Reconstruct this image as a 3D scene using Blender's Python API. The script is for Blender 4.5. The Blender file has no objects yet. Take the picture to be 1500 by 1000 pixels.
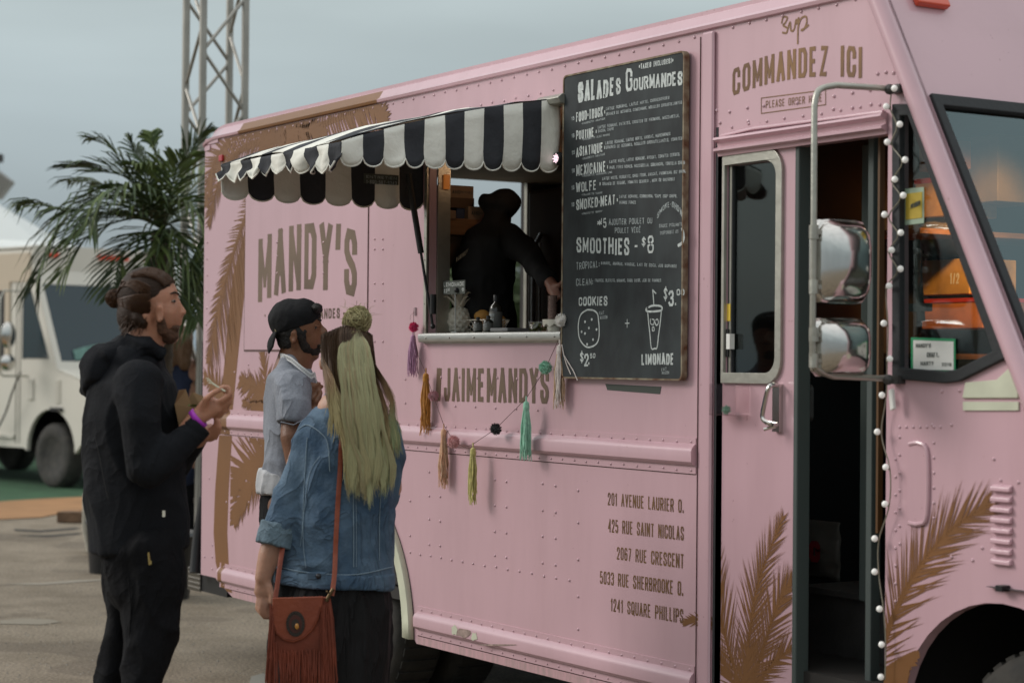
import bpy, bmesh, math, random
from mathutils import Vector, Matrix, noise
from mathutils.geometry import tessellate_polygon
random.seed(7)
PI = math.pi
SC = bpy.context.scene
COL = SC.collection
V = Vector

# ---------------------------------------------------------------- camera
F_PX = 2917.0                       # 70 mm lens on a 36 mm sensor, photo 1500 px wide
YAW = math.atan((750+1085)/F_PX)    # between the view axis and the food truck's side
PITCH = math.atan(32/F_PX)
ROLL = math.radians(.5)
CAM = V((9.7, -7.6*math.sin(YAW), 1.5))
_f0 = V((-math.cos(YAW), math.sin(YAW), 0)); _r0 = V((math.sin(YAW), math.cos(YAW), 0)); _z = V((0, 0, 1))
FW = _f0*math.cos(PITCH)+_z*math.sin(PITCH)
_u = _z*math.cos(PITCH)-_f0*math.sin(PITCH)
RT = _r0*math.cos(ROLL)+_u*math.sin(ROLL)
UP = _u*math.cos(ROLL)-_r0*math.sin(ROLL)
cd = bpy.data.cameras.new('camera'); cam = bpy.data.objects.new('camera', cd); COL.objects.link(cam)
cd.sensor_width = 36; cd.lens = F_PX*36/1500; cd.clip_start = .1; cd.clip_end = 2000
cam.matrix_world = Matrix.Translation(CAM) @ Matrix((RT, UP, -FW)).transposed().to_4x4()
cd.dof.use_dof = True; cd.dof.focus_distance = 7.35; cd.dof.aperture_fstop = 3.2
SC.camera = cam

# ---------------------------------------------------------------- light and exposure
SUN_DIR = V((.62, .70, -.52)).normalized()       # direction the soft daylight travels
sun_el = math.asin(-SUN_DIR.z); sun_az = math.atan2(-SUN_DIR.x, -SUN_DIR.y)
sd = bpy.data.lights.new('sun', 'SUN'); sun = bpy.data.objects.new('sun', sd); COL.objects.link(sun)
sd.energy = 1.45; sd.angle = math.radians(22); sd.color = (1, .95, .9)
sun.rotation_euler = SUN_DIR.to_track_quat('-Z', 'Y').to_euler()
world = bpy.data.worlds.new('World'); SC.world = world; world.use_nodes = True
nt = world.node_tree; nt.nodes.clear()
def wn(t, **k):
    n = nt.nodes.new(t)
    for a, b in k.items(): setattr(n, a, b)
    return n
out = wn('ShaderNodeOutputWorld'); bg = wn('ShaderNodeBackground'); bg.inputs[1].default_value = .1
sky = wn('ShaderNodeTexSky', sky_type='NISHITA', sun_disc=False, sun_elevation=sun_el, sun_rotation=sun_az)
sky.air_density = 1; sky.dust_density = 3
tc = wn('ShaderNodeTexCoord'); sep = wn('ShaderNodeSeparateXYZ')
nt.links.new(tc.outputs['Generated'], sep.inputs[0])
mp = wn('ShaderNodeMapping'); mp.inputs['Scale'].default_value = (1.6, 1.6, 9)
nt.links.new(tc.outputs['Generated'], mp.inputs[0])
nz = wn('ShaderNodeTexNoise'); nz.inputs['Scale'].default_value = 1.5; nz.inputs['Detail'].default_value = 5; nz.inputs['Roughness'].default_value = .45
nt.links.new(mp.outputs[0], nz.inputs['Vector'])
cr = wn('ShaderNodeValToRGB')        # overcast: the horizon slate blue, brighter towards the zenith
e = cr.color_ramp.elements
e[0].position = 0; e[0].color = (.22, .28, .32, 1)
e[1].position = 1; e[1].color = (1.0, 1.02, 1.02, 1)
for p, c in ((.0301, (.245, .29, .315, 1)), (.075, (.285, .335, .357, 1)), (.12, (.35, .41, .43, 1)), (.175, (.405, .467, .475, 1)), (.4, (.62, .68, .69, 1))):
    q = e.new(p); q.color = c
nt.links.new(sep.outputs[2], cr.inputs[0])
ad = wn('ShaderNodeMath', operation='MULTIPLY_ADD'); nt.links.new(nz.outputs[0], ad.inputs[0]); ad.inputs[1].default_value = .75; ad.inputs[2].default_value = .63
m1 = wn('ShaderNodeVectorMath', operation='SCALE'); nt.links.new(cr.outputs[0], m1.inputs[0]); nt.links.new(ad.outputs[0], m1.inputs['Scale'])
m2 = wn('ShaderNodeVectorMath', operation='SCALE'); nt.links.new(m1.outputs[0], m2.inputs[0]); m2.inputs['Scale'].default_value = 10
mx = wn('ShaderNodeMix', data_type='RGBA'); mx.inputs[0].default_value = .93
nt.links.new(sky.outputs[0], mx.inputs[6]); nt.links.new(m2.outputs[0], mx.inputs[7])
nt.links.new(mx.outputs[2], bg.inputs[0]); nt.links.new(bg.outputs[0], out.inputs[0])
SC.view_settings.view_transform = 'Standard'; SC.view_settings.look = 'None'
SC.view_settings.exposure = .27; SC.view_settings.gamma = 1; SC.view_settings.use_curve_mapping = False
SC.render.engine = 'CYCLES'

# ---------------------------------------------------------------- measuring helpers (photo pixels to metres on a real plane)
def ray(px, py): return FW*F_PX + RT*(px-750) - UP*(py-500)
def Yp(px, py, y=0.0):
    d = ray(px, py); return CAM + d*((y-CAM.y)/d.y)
def Xp(px, py, x):
    d = ray(px, py); return CAM + d*((x-CAM.x)/d.x)
def Gp(px, py, z=0.0):
    d = ray(px, py); return CAM + d*((z-CAM.z)/d.z)
def Zp(px, py, dist): return CAM + ray(px, py)*(dist/F_PX)

# ---------------------------------------------------------------- materials
def mat(name, col, rough=.6, metal=0, var=0, vscale=6, bump=0, bscale=30, coat=0, emit=None, estr=0, trans=0, ior=1.45, alpha=1, sheen=0, col2=None, stretch=None, attr=None, detail=4, spec=.5, fold=None, streak=0):
    m = bpy.data.materials.new(name); m.use_nodes = True
    n = m.node_tree.nodes; l = m.node_tree.links; b = n['Principled BSDF']
    b.inputs['Base Color'].default_value = (*col, 1); b.inputs['Roughness'].default_value = rough
    b.inputs['Metallic'].default_value = metal; b.inputs['Coat Weight'].default_value = coat
    b.inputs['Coat Roughness'].default_value = .12; b.inputs['Specular IOR Level'].default_value = spec
    b.inputs['Transmission Weight'].default_value = trans; b.inputs['IOR'].default_value = ior; b.inputs['Alpha'].default_value = alpha
    b.inputs['Sheen Weight'].default_value = sheen
    if emit: b.inputs['Emission Color'].default_value = (*emit, 1); b.inputs['Emission Strength'].default_value = estr
    src = None
    t = n.new('ShaderNodeTexCoord'); vec = t.outputs['Object']
    if stretch:
        mpn = n.new('ShaderNodeMapping'); mpn.inputs['Scale'].default_value = stretch; l.new(vec, mpn.inputs[0]); vec = mpn.outputs[0]
    if attr:
        a = n.new('ShaderNodeAttribute'); a.attribute_name = attr; src = a.outputs['Color']
    if var or col2:
        nn = n.new('ShaderNodeTexNoise'); nn.inputs['Scale'].default_value = vscale; nn.inputs['Detail'].default_value = detail; l.new(vec, nn.inputs['Vector'])
        r = n.new('ShaderNodeValToRGB'); r.color_ramp.elements[0].position = .33; r.color_ramp.elements[1].position = .67
        c2 = col2 if col2 else tuple(c*(1+var) for c in col); c1 = col if col2 else tuple(c*(1-var) for c in col)
        if attr:
            r.color_ramp.elements[0].color = (1-var, 1-var, 1-var, 1); r.color_ramp.elements[1].color = (1+var, 1+var, 1+var, 1)
            mm = n.new('ShaderNodeVectorMath'); mm.operation = 'MULTIPLY'; l.new(src, mm.inputs[0]); l.new(r.outputs[0], mm.inputs[1]); l.new(nn.outputs[0], r.inputs[0]); src = mm.outputs[0]
        else:
            r.color_ramp.elements[0].color = (*c1, 1); r.color_ramp.elements[1].color = (*c2, 1)
            l.new(nn.outputs[0], r.inputs[0]); src = r.outputs[0]
    if streak:                               # grime streaks and faint patches on paint
        mp2 = n.new('ShaderNodeMapping'); mp2.inputs['Scale'].default_value = (3.2, 1, .55); l.new(t.outputs['Object'], mp2.inputs[0])
        sn = n.new('ShaderNodeTexNoise'); sn.inputs['Scale'].default_value = 2.2; sn.inputs['Detail'].default_value = 7; sn.inputs['Roughness'].default_value = .65; l.new(mp2.outputs[0], sn.inputs['Vector'])
        sr = n.new('ShaderNodeValToRGB'); sr.color_ramp.elements[0].position = .30; sr.color_ramp.elements[0].color = (1-streak, 1-streak*1.1, 1-streak*1.2, 1); sr.color_ramp.elements[1].position = .55; sr.color_ramp.elements[1].color = (1, 1, 1, 1); l.new(sn.outputs[0], sr.inputs[0])
        sp = n.new('ShaderNodeTexNoise'); sp.inputs['Scale'].default_value = 45; sp.inputs['Detail'].default_value = 2; l.new(t.outputs['Object'], sp.inputs['Vector'])
        sq_ = n.new('ShaderNodeValToRGB'); sq_.color_ramp.elements[0].position = .22; sq_.color_ramp.elements[0].color = (.72, .66, .62, 1); sq_.color_ramp.elements[1].position = .27; sq_.color_ramp.elements[1].color = (1, 1, 1, 1); l.new(sp.outputs[0], sq_.inputs[0])
        for z_ in (sr, sq_):
            m9 = n.new('ShaderNodeVectorMath'); m9.operation = 'MULTIPLY'; l.new(src, m9.inputs[0]); l.new(z_.outputs[0], m9.inputs[1]); src = m9.outputs[0]
    if src: l.new(src, b.inputs['Base Color'])
    if bump:
        bn = n.new('ShaderNodeTexNoise'); bn.inputs['Scale'].default_value = bscale; bn.inputs['Detail'].default_value = detail; l.new(vec, bn.inputs['Vector'])
        bb = n.new('ShaderNodeBump'); bb.inputs['Strength'].default_value = bump; bb.inputs['Distance'].default_value = .01; l.new(bn.outputs[0], bb.inputs['Height']); l.new(bb.outputs[0], b.inputs['Normal'])
    if fold:                                 # cloth creases: ridged noise as relief
        sc_, ds_, st_ = fold
        mf = n.new('ShaderNodeMapping'); mf.inputs['Scale'].default_value = st_; l.new(t.outputs['Object'], mf.inputs[0])
        nf = n.new('ShaderNodeTexNoise'); nf.inputs['Scale'].default_value = sc_; nf.inputs['Detail'].default_value = 3; nf.inputs['Distortion'].default_value = 1.2; l.new(mf.outputs[0], nf.inputs['Vector'])
        s1_ = n.new('ShaderNodeMath'); s1_.operation = 'SUBTRACT'; s1_.inputs[1].default_value = .5; l.new(nf.outputs[0], s1_.inputs[0])
        s2_ = n.new('ShaderNodeMath'); s2_.operation = 'ABSOLUTE'; l.new(s1_.outputs[0], s2_.inputs[0])
        s3_ = n.new('ShaderNodeMath'); s3_.operation = 'POWER'; s3_.inputs[1].default_value = .6; l.new(s2_.outputs[0], s3_.inputs[0])
        fb = n.new('ShaderNodeBump'); fb.invert = True; fb.inputs['Strength'].default_value = 1; fb.inputs['Distance'].default_value = ds_; l.new(s3_.outputs[0], fb.inputs['Height'])
        if bump: l.new(bb.outputs[0], fb.inputs['Normal'])
        l.new(fb.outputs[0], b.inputs['Normal'])
    return m

# ---------------------------------------------------------------- objects and tags
def tag(o, label=None, cat=None, group=None, kind=None):
    if label: o['label'] = label
    if cat: o['category'] = cat
    if group: o['group'] = group
    if kind: o['kind'] = kind
    return o
def thing(name, loc, label, cat, group=None):
    o = bpy.data.objects.new(name, None); COL.objects.link(o); o.location = loc; o.empty_display_size = .1
    return tag(o, label, cat, group)
def link(name, me, parent=None):
    o = bpy.data.objects.new(name, me); COL.objects.link(o)
    if parent is not None:
        o.parent = parent
        w = Matrix.Identity(4); p = parent
        while p is not None: w = Matrix.Translation(p.location) @ w if True else w; p = p.parent
        o.matrix_parent_inverse = Matrix.Identity(4)
        o.location = -w.translation if False else (0, 0, 0)
    return o
def worldloc(o):
    t = V((0, 0, 0))
    while o is not None: t = t+o.location; o = o.parent
    return t

class MB:                                   # gathers shapes; build() links them as ONE mesh object
    def __init__(s): s.v = []; s.f = []; s.m = []; s.c = None; s.mi = 0; s.sm = True
    def add(s, vs, fs, mi=None):
        b = len(s.v); s.v.extend([tuple(v) for v in vs]); s.f.extend([tuple(i+b for i in f) for f in fs])
        s.m.extend([s.mi if mi is None else mi]*len(fs)); return s
    def box(s, a, b, mi=None):
        x0, y0, z0 = a; x1, y1, z1 = b
        return s.add([(x0, y0, z0), (x1, y0, z0), (x1, y1, z0), (x0, y1, z0), (x0, y0, z1), (x1, y0, z1), (x1, y1, z1), (x0, y1, z1)],
                     [(0, 3, 2, 1), (4, 5, 6, 7), (0, 1, 5, 4), (1, 2, 6, 5), (2, 3, 7, 6), (3, 0, 4, 7)], mi)
    def obox(s, c, X, Y, Z, mi=None):       # centre and three half axes
        c = V(c); X = V(X); Y = V(Y); Z = V(Z)
        vs = [c+X*a+Y*b+Z*d for d in (-1, 1) for a, b in ((-1, -1), (1, -1), (1, 1), (-1, 1))]
        return s.add(vs, [(0, 3, 2, 1), (4, 5, 6, 7), (0, 1, 5, 4), (1, 2, 6, 5), (2, 3, 7, 6), (3, 0, 4, 7)], mi)
    def tube(s, pts, r, n=8, ry=None, side=None, cap=True, mi=None):
        pts = [V(p) for p in pts]; N = len(pts)
        rs = r if hasattr(r, '__len__') else [r]*N
        rys = ry if ry is not None else rs
        if not hasattr(rys, '__len__'): rys = [rys]*N
        vs = []; prev = V(side) if side is not None else None
        for i, p in enumerate(pts):
            t = (pts[min(i+1, N-1)]-pts[max(i-1, 0)])
            if t.length < 1e-9: t = V((0, 0, 1))
            t.normalize()
            if prev is None: prev = t.orthogonal().normalized()
            a = prev - t*prev.dot(t)
            if a.length < 1e-6: a = t.orthogonal()
            a.normalize(); b = t.cross(a)
            if side is None: prev = a
            for k in range(n):
                q = 2*PI*k/n; vs.append(p + a*(rs[i]*math.cos(q)) + b*(rys[i]*math.sin(q)))
        fs = [(i*n+k, i*n+(k+1) % n, (i+1)*n+(k+1) % n, (i+1)*n+k) for i in range(N-1) for k in range(n)]
        if cap: fs += [tuple(range(n-1, -1, -1)), tuple((N-1)*n+k for k in range(n))]
        return s.add(vs, fs, mi)
    def limb(s, pts, rs, rys=None, side=None, n=14, mi=None, flat=(0, 0)):  # tube with rounded ends
        pts = [V(p) for p in pts]; rys = rys or rs
        d0 = (pts[0]-pts[1]).normalized(); d1 = (pts[-1]-pts[-2]).normalized()
        P = []; A = []; B = []
        for q in (() if flat[0] else (.02, .4, .75)):
            e = math.sqrt(q*(2-q)); k = min(rs[0], rys[0])
            P.append(pts[0]+d0*k*(1-q)); A.append(rs[0]*e); B.append(rys[0]*e)
        P += pts; A += list(rs); B += list(rys)
        for q in (() if flat[1] else (.75, .4, .02)):
            e = math.sqrt(q*(2-q)); k = min(rs[-1], rys[-1])
            P.append(pts[-1]+d1*k*(1-q)); A.append(rs[-1]*e); B.append(rys[-1]*e)
        return s.tube(P, A, n, B, side, True, mi)
    def ball(s, c, r, n=12, m=8, R=None, mi=None):
        c = V(c); r = r if hasattr(r, '__len__') else (r, r, r)
        vs = [V((0, 0, r[2]))]
        for i in range(1, m):
            a = PI*i/m
            for k in range(n):
                q = 2*PI*k/n; vs.append(V((r[0]*math.sin(a)*math.cos(q), r[1]*math.sin(a)*math.sin(q), r[2]*math.cos(a))))
        vs.append(V((0, 0, -r[2])))
        if R is not None: vs = [R @ v for v in vs]
        vs = [v+c for v in vs]; L = len(vs)-1
        fs = [(0, 1+k, 1+(k+1) % n) for k in range(n)]
        fs += [(1+i*n+k, 1+(i+1)*n+k, 1+(i+1)*n+(k+1) % n, 1+i*n+(k+1) % n) for i in range(m-2) for k in range(n)]
        fs += [(L, 1+(m-2)*n+(k+1) % n, 1+(m-2)*n+k) for k in range(n)]
        return s.add(vs, fs, mi)
    def lathe(s, c, prof, n=16, axis='z', mi=None):
        c = V(c); vs = []
        for r, h in prof:
            for k in range(n):
                q = 2*PI*k/n; a, b = r*math.cos(q), r*math.sin(q)
                vs.append(c + (V((a, b, h)) if axis == 'z' else V((a, h, b)) if axis == 'y' else V((h, a, b))))
        N = len(prof)
        fs = [(i*n+k, i*n+(k+1) % n, (i+1)*n+(k+1) % n, (i+1)*n+k) for i in range(N-1) for k in range(n)]
        fs += [tuple(range(n-1, -1, -1)), tuple((N-1)*n+k for k in range(n))]
        return s.add(vs, fs, mi)
    def prism(s, poly, y0, y1, holes=(), mi=None, f=None):   # polygon in (x, z), from y0 to y1
        f = f or (lambda x, z, y: (x, y, z))
        loops = [list(poly)]+[list(h) for h in holes]
        tri = tessellate_polygon([[V((p[0], p[1], 0)) for p in L] for L in loops])
        flat = [p for L in loops for p in L]; n = len(flat)
        vs = [f(p[0], p[1], y0) for p in flat]+[f(p[0], p[1], y1) for p in flat]
        fs = [tuple(t) for t in tri]+[tuple(i+n for i in reversed(t)) for t in tri]
        b = 0
        for L in loops:
            k = len(L)
            fs += [(b+i, b+(i+1) % k, b+(i+1) % k+n, b+i+n) for i in range(k)]; b += k
        return s.add(vs, fs, mi)
    def extr(s, prof, x0, x1, mi=None, closed=True):      # profile in (y, z) swept along x
        n = len(prof)
        vs = [(x0, p[0], p[1]) for p in prof]+[(x1, p[0], p[1]) for p in prof]
        fs = [(i, (i+1) % n, (i+1) % n+n, i+n) for i in range(n if closed else n-1)]
        if closed: fs += [tuple(range(n)), tuple(range(2*n-1, n-1, -1))]
        return s.add(vs, fs, mi)
    def grid(s, fn, nu, nv, mi=None):
        vs = [fn(i/nu, j/nv) for j in range(nv+1) for i in range(nu+1)]
        fs = [(j*(nu+1)+i, j*(nu+1)+i+1, (j+1)*(nu+1)+i+1, (j+1)*(nu+1)+i) for j in range(nv) for i in range(nu)]
        if callable(mi):
            b = len(s.v); s.v.extend([tuple(v) for v in vs])
            for k, f in enumerate(fs):
                s.f.append(tuple(i+b for i in f)); s.m.append(mi(k % nu, k//nu))
            return s
        return s.add(vs, fs, mi)
    def mesh(s, name='m', mats=(), smooth=None, fixn=False):
        me = bpy.data.meshes.new(name); me.from_pydata(s.v, [], s.f)
        for m in (mats if isinstance(mats, (list, tuple)) else [mats]): me.materials.append(m)
        me.polygons.foreach_set('material_index', s.m)
        if fixn:
            bm = bmesh.new(); bm.from_mesh(me); bmesh.ops.recalc_face_normals(bm, faces=bm.faces); bm.to_mesh(me); bm.free()
        if smooth is not None:
            me.polygons.foreach_set('use_smooth', [True]*len(me.polygons))
            if smooth < 170:
                try: me.set_sharp_from_angle(angle=math.radians(smooth))
                except Exception: pass
        if s.c is not None:
            a = me.color_attributes.new('tint', 'FLOAT_COLOR', 'POINT')
            a.data.foreach_set('color', [x for c in s.c for x in (*c, 1)])
        me.update(); return me
    def build(s, name, mats, parent=None, smooth=None, label=None, kind=None, bevel=0, fixn=True, solid=0):
        off = worldloc(parent) if parent is not None else V((0, 0, 0))
        if parent is None or off.length > 0:
            if parent is None: off = V((sum(v[0] for v in s.v)/len(s.v), sum(v[1] for v in s.v)/len(s.v), min(v[2] for v in s.v)))
            s.v = [(v[0]-off.x, v[1]-off.y, v[2]-off.z) for v in s.v]
        me = s.mesh(name, mats, smooth, fixn)
        o = bpy.data.objects.new(name, me); COL.objects.link(o)
        if parent is not None: o.parent = parent
        else: o.location = off
        if label: o['label'] = label
        if kind: o['kind'] = kind
        if solid:
            m = o.modifiers.new('solid', 'SOLIDIFY'); m.thickness = solid; m.offset = 0
        if bevel:
            m = o.modifiers.new('bevel', 'BEVEL'); m.width = bevel; m.segments = 2; m.limit_method = 'ANGLE'; m.angle_limit = math.radians(40)
            if smooth is None: me.polygons.foreach_set('use_smooth', [True]*len(me.polygons)); m.harden_normals = True
        return o

def cubic(pts, n=8):                       # Catmull-Rom through points
    pts = [V(p) for p in pts]; P = [pts[0]]+pts+[pts[-1]]; out = []
    for i in range(1, len(P)-2):
        a, b, c, d = P[i-1:i+3]
        for k in range(n):
            t = k/n; out.append(.5*((2*b)+(c-a)*t+(2*a-5*b+4*c-d)*t*t+(3*b-a-3*c+d)*t**3))
    out.append(pts[-1]); return out

# ---------------------------------------------------------------- stroke lettering
GL = {
'A': (4, [[(0, 0), (2, 6), (4, 0)], [(.75, 2), (3.25, 2)]]), 'B': (4, [[(2.4, 3.2), (0, 3.2), (0, 6), (2.8, 6), (3.7, 5.3), (3.7, 3.9), (2.6, 3.2), (3.9, 2.4), (3.9, .8), (3, 0), (0, 0), (0, 3.2)]]),
'C': (4, [[(4, 4.3), (4, 5.1), (3.3, 6), (.8, 6), (0, 5.1), (0, .9), (.8, 0), (3.3, 0), (4, .9), (4, 1.8)]]),
'D': (4, [[(0, 0), (0, 6), (2.9, 6), (4, 5), (4, 1), (2.9, 0), (0, 0)]]), 'E': (3.4, [[(3.4, 6), (0, 6), (0, 0), (3.4, 0)], [(0, 3.1), (2.9, 3.1)]]),
'F': (3.4, [[(3.4, 6), (0, 6), (0, 0)], [(0, 3.1), (2.8, 3.1)]]), 'G': (4, [[(4, 4.4), (4, 5.1), (3.2, 6), (.8, 6), (0, 5.1), (0, .9), (.8, 0), (3.2, 0), (4, .9), (4, 2.9), (2.4, 2.9)]]),
'H': (4, [[(0, 0), (0, 6)], [(4, 0), (4, 6)], [(0, 3.1), (4, 3.1)]]), 'I': (.4, [[(.2, 0), (.2, 6)]]), 'J': (3, [[(3, 6), (3, .9), (2.3, 0), (.8, 0), (0, .9), (0, 1.8)]]),
'K': (4, [[(0, 0), (0, 6)], [(3.9, 6), (.5, 2.6)], [(1.5, 3.5), (4.1, 0)]]), 'L': (3.3, [[(0, 6), (0, 0), (3.3, 0)]]),
'M': (5, [[(0, 0), (0, 6), (2.5, 1.2), (5, 6), (5, 0)]]), 'N': (4.2, [[(0, 0), (0, 6), (4.2, 0), (4.2, 6)]]),
'O': (4, [[(.8, 6), (0, 5.1), (0, .9), (.8, 0), (3.2, 0), (4, .9), (4, 5.1), (3.2, 6), (.8, 6)]]),
'P': (4, [[(0, 0), (0, 6), (3, 6), (4, 5.1), (4, 3.5), (3, 2.7), (0, 2.7)]]), 'Q': (4, [[(.8, 6), (0, 5.1), (0, .9), (.8, 0), (3.2, 0), (4, .9), (4, 5.1), (3.2, 6), (.8, 6)], [(2.4, 1.5), (4.3, -.5)]]),
'R': (4, [[(0, 0), (0, 6), (3, 6), (3.9, 5.1), (3.9, 3.7), (3, 3), (0, 3)], [(2.2, 3), (4.1, 0)]]),
'S': (4, [[(3.9, 4.5), (3.9, 5.1), (3.1, 6), (.9, 6), (.1, 5.1), (.1, 4.1), (.9, 3.4), (3.1, 2.6), (3.9, 1.9), (3.9, .9), (3.1, 0), (.9, 0), (.1, .9), (.1, 1.6)]]),
'T': (4, [[(0, 6), (4, 6)], [(2, 6), (2, 0)]]), 'U': (4, [[(0, 6), (0, .9), (.8, 0), (3.2, 0), (4, .9), (4, 6)]]), 'V': (4, [[(0, 6), (2, 0), (4, 6)]]),
'W': (5.6, [[(0, 6), (1.3, 0), (2.8, 5.2), (4.3, 0), (5.6, 6)]]), 'X': (4, [[(0, 0), (4, 6)], [(0, 6), (4, 0)]]), 'Y': (4, [[(0, 6), (2, 2.8), (4, 6)], [(2, 2.8), (2, 0)]]),
'Z': (3.8, [[(0, 6), (3.8, 6), (0, 0), (3.8, 0)]]), '0': (3.6, [[(.7, 6), (0, 5.1), (0, .9), (.7, 0), (2.9, 0), (3.6, .9), (3.6, 5.1), (2.9, 6), (.7, 6)]]),
'1': (1.8, [[(.2, 4.9), (1.3, 6), (1.3, 0)]]), '2': (3.6, [[(0, 4.4), (0, 5.1), (.8, 6), (2.8, 6), (3.6, 5.1), (3.6, 3.9), (0, 0), (3.7, 0)]]),
'3': (3.6, [[(0, 5.1), (.8, 6), (2.8, 6), (3.6, 5.1), (3.6, 3.9), (2.6, 3.2), (1.2, 3.2)], [(2.6, 3.2), (3.6, 2.4), (3.6, .9), (2.8, 0), (.8, 0), (0, .9)]]),
'4': (3.8, [[(2.8, 0), (2.8, 6), (0, 1.7), (3.9, 1.7)]]), '5': (3.6, [[(3.4, 6), (.3, 6), (0, 3.3), (2.8, 3.6), (3.6, 2.8), (3.6, .9), (2.8, 0), (.8, 0), (0, .9)]]),
'6': (3.6, [[(3.4, 5), (2.8, 6), (.8, 6), (0, 5.1), (0, .9), (.8, 0), (2.8, 0), (3.6, .9), (3.6, 2.5), (2.8, 3.4), (0, 3)]]), '7': (3.4, [[(0, 6), (3.5, 6), (1.2, 0)]]),
'8': (3.6, [[(1.8, 3.2), (.2, 4), (.2, 5.2), (.9, 6), (2.7, 6), (3.4, 5.2), (3.4, 4), (1.8, 3.2), (0, 2.4), (0, .9), (.8, 0), (2.8, 0), (3.6, .9), (3.6, 2.4), (1.8, 3.2)]]),
'9': (3.6, [[(3.6, 3), (.8, 2.6), (0, 3.5), (0, 5.1), (.8, 6), (2.8, 6), (3.6, 5.1), (3.6, .9), (2.8, 0), (.8, 0)]]),
'$': (3.2, [[(3.1, 4.6), (2.4, 5.4), (.8, 5.4), (.1, 4.4), (.8, 3.4), (2.4, 2.6), (3.1, 1.6), (2.4, .6), (.8, .6), (.1, 1.4)], [(1.6, 6.4), (1.6, -.4)]]),
"'": (.4, [[(.3, 6.2), (.1, 4.5)]]), '.': (.4, [[(.2, 0), (.2, .6)]]), ',': (.5, [[(.4, .6), (.1, -.8)]]), ':': (.4, [[(.2, 3.6), (.2, 4.2)], [(.2, 1), (.2, 1.6)]]),
'-': (2, [[(0, 3), (2, 3)]]), '+': (3, [[(0, 3), (3, 3)], [(1.5, 1.2), (1.5, 4.8)]]), '*': (2, [[(0, 2.4), (2, 4)], [(0, 4), (2, 2.4)], [(1, 2), (1, 4.5)]]),
'#': (4, [[(.8, 0), (1.6, 6)], [(2.6, 0), (3.4, 6)], [(0, 2), (4, 2)], [(.2, 4), (4.2, 4)]]), '!': (.4, [[(.2, 6), (.2, 1.8)], [(.2, .6), (.2, 0)]]),
'.m': (.6, [[(.3, 2.6), (.3, 3.4)]]), '"': (1.2, [[(.2, 6), (.2, 4.6)], [(1, 6), (1, 4.6)]]), '/': (2, [[(0, 0), (2, 6)]]),
}
GL['·'] = GL['.m']
THIN = {'M': (5.2, [([(0, 0), (0, 6)], 1), ([(5.2, 0), (5.2, 6)], 1), ([(.3, 6), (2.6, 1.2)], .62), ([(2.6, 1.2), (4.9, 6)], .62)]), 'N': (4.2, [([(0, 0), (0, 6)], 1), ([(4.2, 0), (4.2, 6)], 1), ([(.2, 6), (4, 0)], .72)]), 'W': (5.8, [([(0, 6), (1.4, 0)], .85), ([(1.4, 0), (2.9, 6)], .6), ([(2.9, 6), (4.4, 0)], .6), ([(4.4, 0), (5.8, 6)], .85)])}
GL['É'] = (3.4, GL['E'][1]+[[(1.4, 6.8), (2.4, 7.8)]])
GL['~'] = (2.6, [[(1.3, .6), (0, 2.6), (.7, 3.6), (1.3, 2.8), (1.9, 3.6), (2.6, 2.6), (1.3, .6)]])
def ribbon(mb, pts, w, place, lift):
    """flat stroke; pts in plane units, place(u, v, lift) gives the world point"""
    P = [V((p[0], p[1])) for p in pts]; n = len(P)
    if n < 2: return
    for i in range(1, n-1):                  # sharp corner: two butted strokes instead of a mitre
        a, b = (P[i]-P[i-1]), (P[i+1]-P[i])
        if a.length > 1e-7 and b.length > 1e-7 and a.normalized().dot(b.normalized()) < -.25:
            a.normalize(); b.normalize()
            ribbon(mb, list(P[:i])+[P[i]+a*w*.05], w, place, lift); ribbon(mb, [P[i]-b*w*.05]+list(P[i+1:]), w, place, lift+7e-6); return
    closed = (P[0]-P[-1]).length < 1e-6
    if not closed:                           # upright ends run out to the full letter height
        d0, d9 = P[0]-P[1], P[-1]-P[-2]
        if abs(d0.y) > abs(d0.x)*.9: P[0] = P[0]+d0.normalized()*w*.5
        if abs(d9.y) > abs(d9.x)*.9: P[-1] = P[-1]+d9.normalized()*w*.5
    L = []; R = []
    for i, p in enumerate(P):
        a = P[i-1] if i > 0 else (P[-2] if closed else None); b = P[i+1] if i < n-1 else (P[1] if closed else None)
        d1 = (p-a).normalized() if a is not None else None; d2 = (b-p).normalized() if b is not None else None
        if d1 is None: d1 = d2
        if d2 is None: d2 = d1
        n1 = V((-d1.y, d1.x)); n2 = V((-d2.y, d2.x)); m = n1+n2
        if m.length < .2: m = n1.copy()
        m.normalize(); k = min(1/max(m.dot(n1), .35), 1.25)
        L.append(p+m*(w/2*k)); R.append(p-m*(w/2*k))
    vs = [place(q.x, q.y, lift) for pr in zip(L, R) for q in pr]
    mb.add(vs, [(2*i, 2*i+1, 2*i+3, 2*i+2) for i in range(n-1)])
def q3(P, x):                               # curve z(x) through 2 or 3 points
    if len(P) == 2: return P[0][1]+(P[1][1]-P[0][1])*(x-P[0][0])/(P[1][0]-P[0][0])
    r = 0
    for i in range(3):
        t = P[i][1]
        for j in range(3):
            if j != i: t *= (x-P[j][0])/(P[i][0]-P[j][0])
        r += t
    return r
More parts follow.
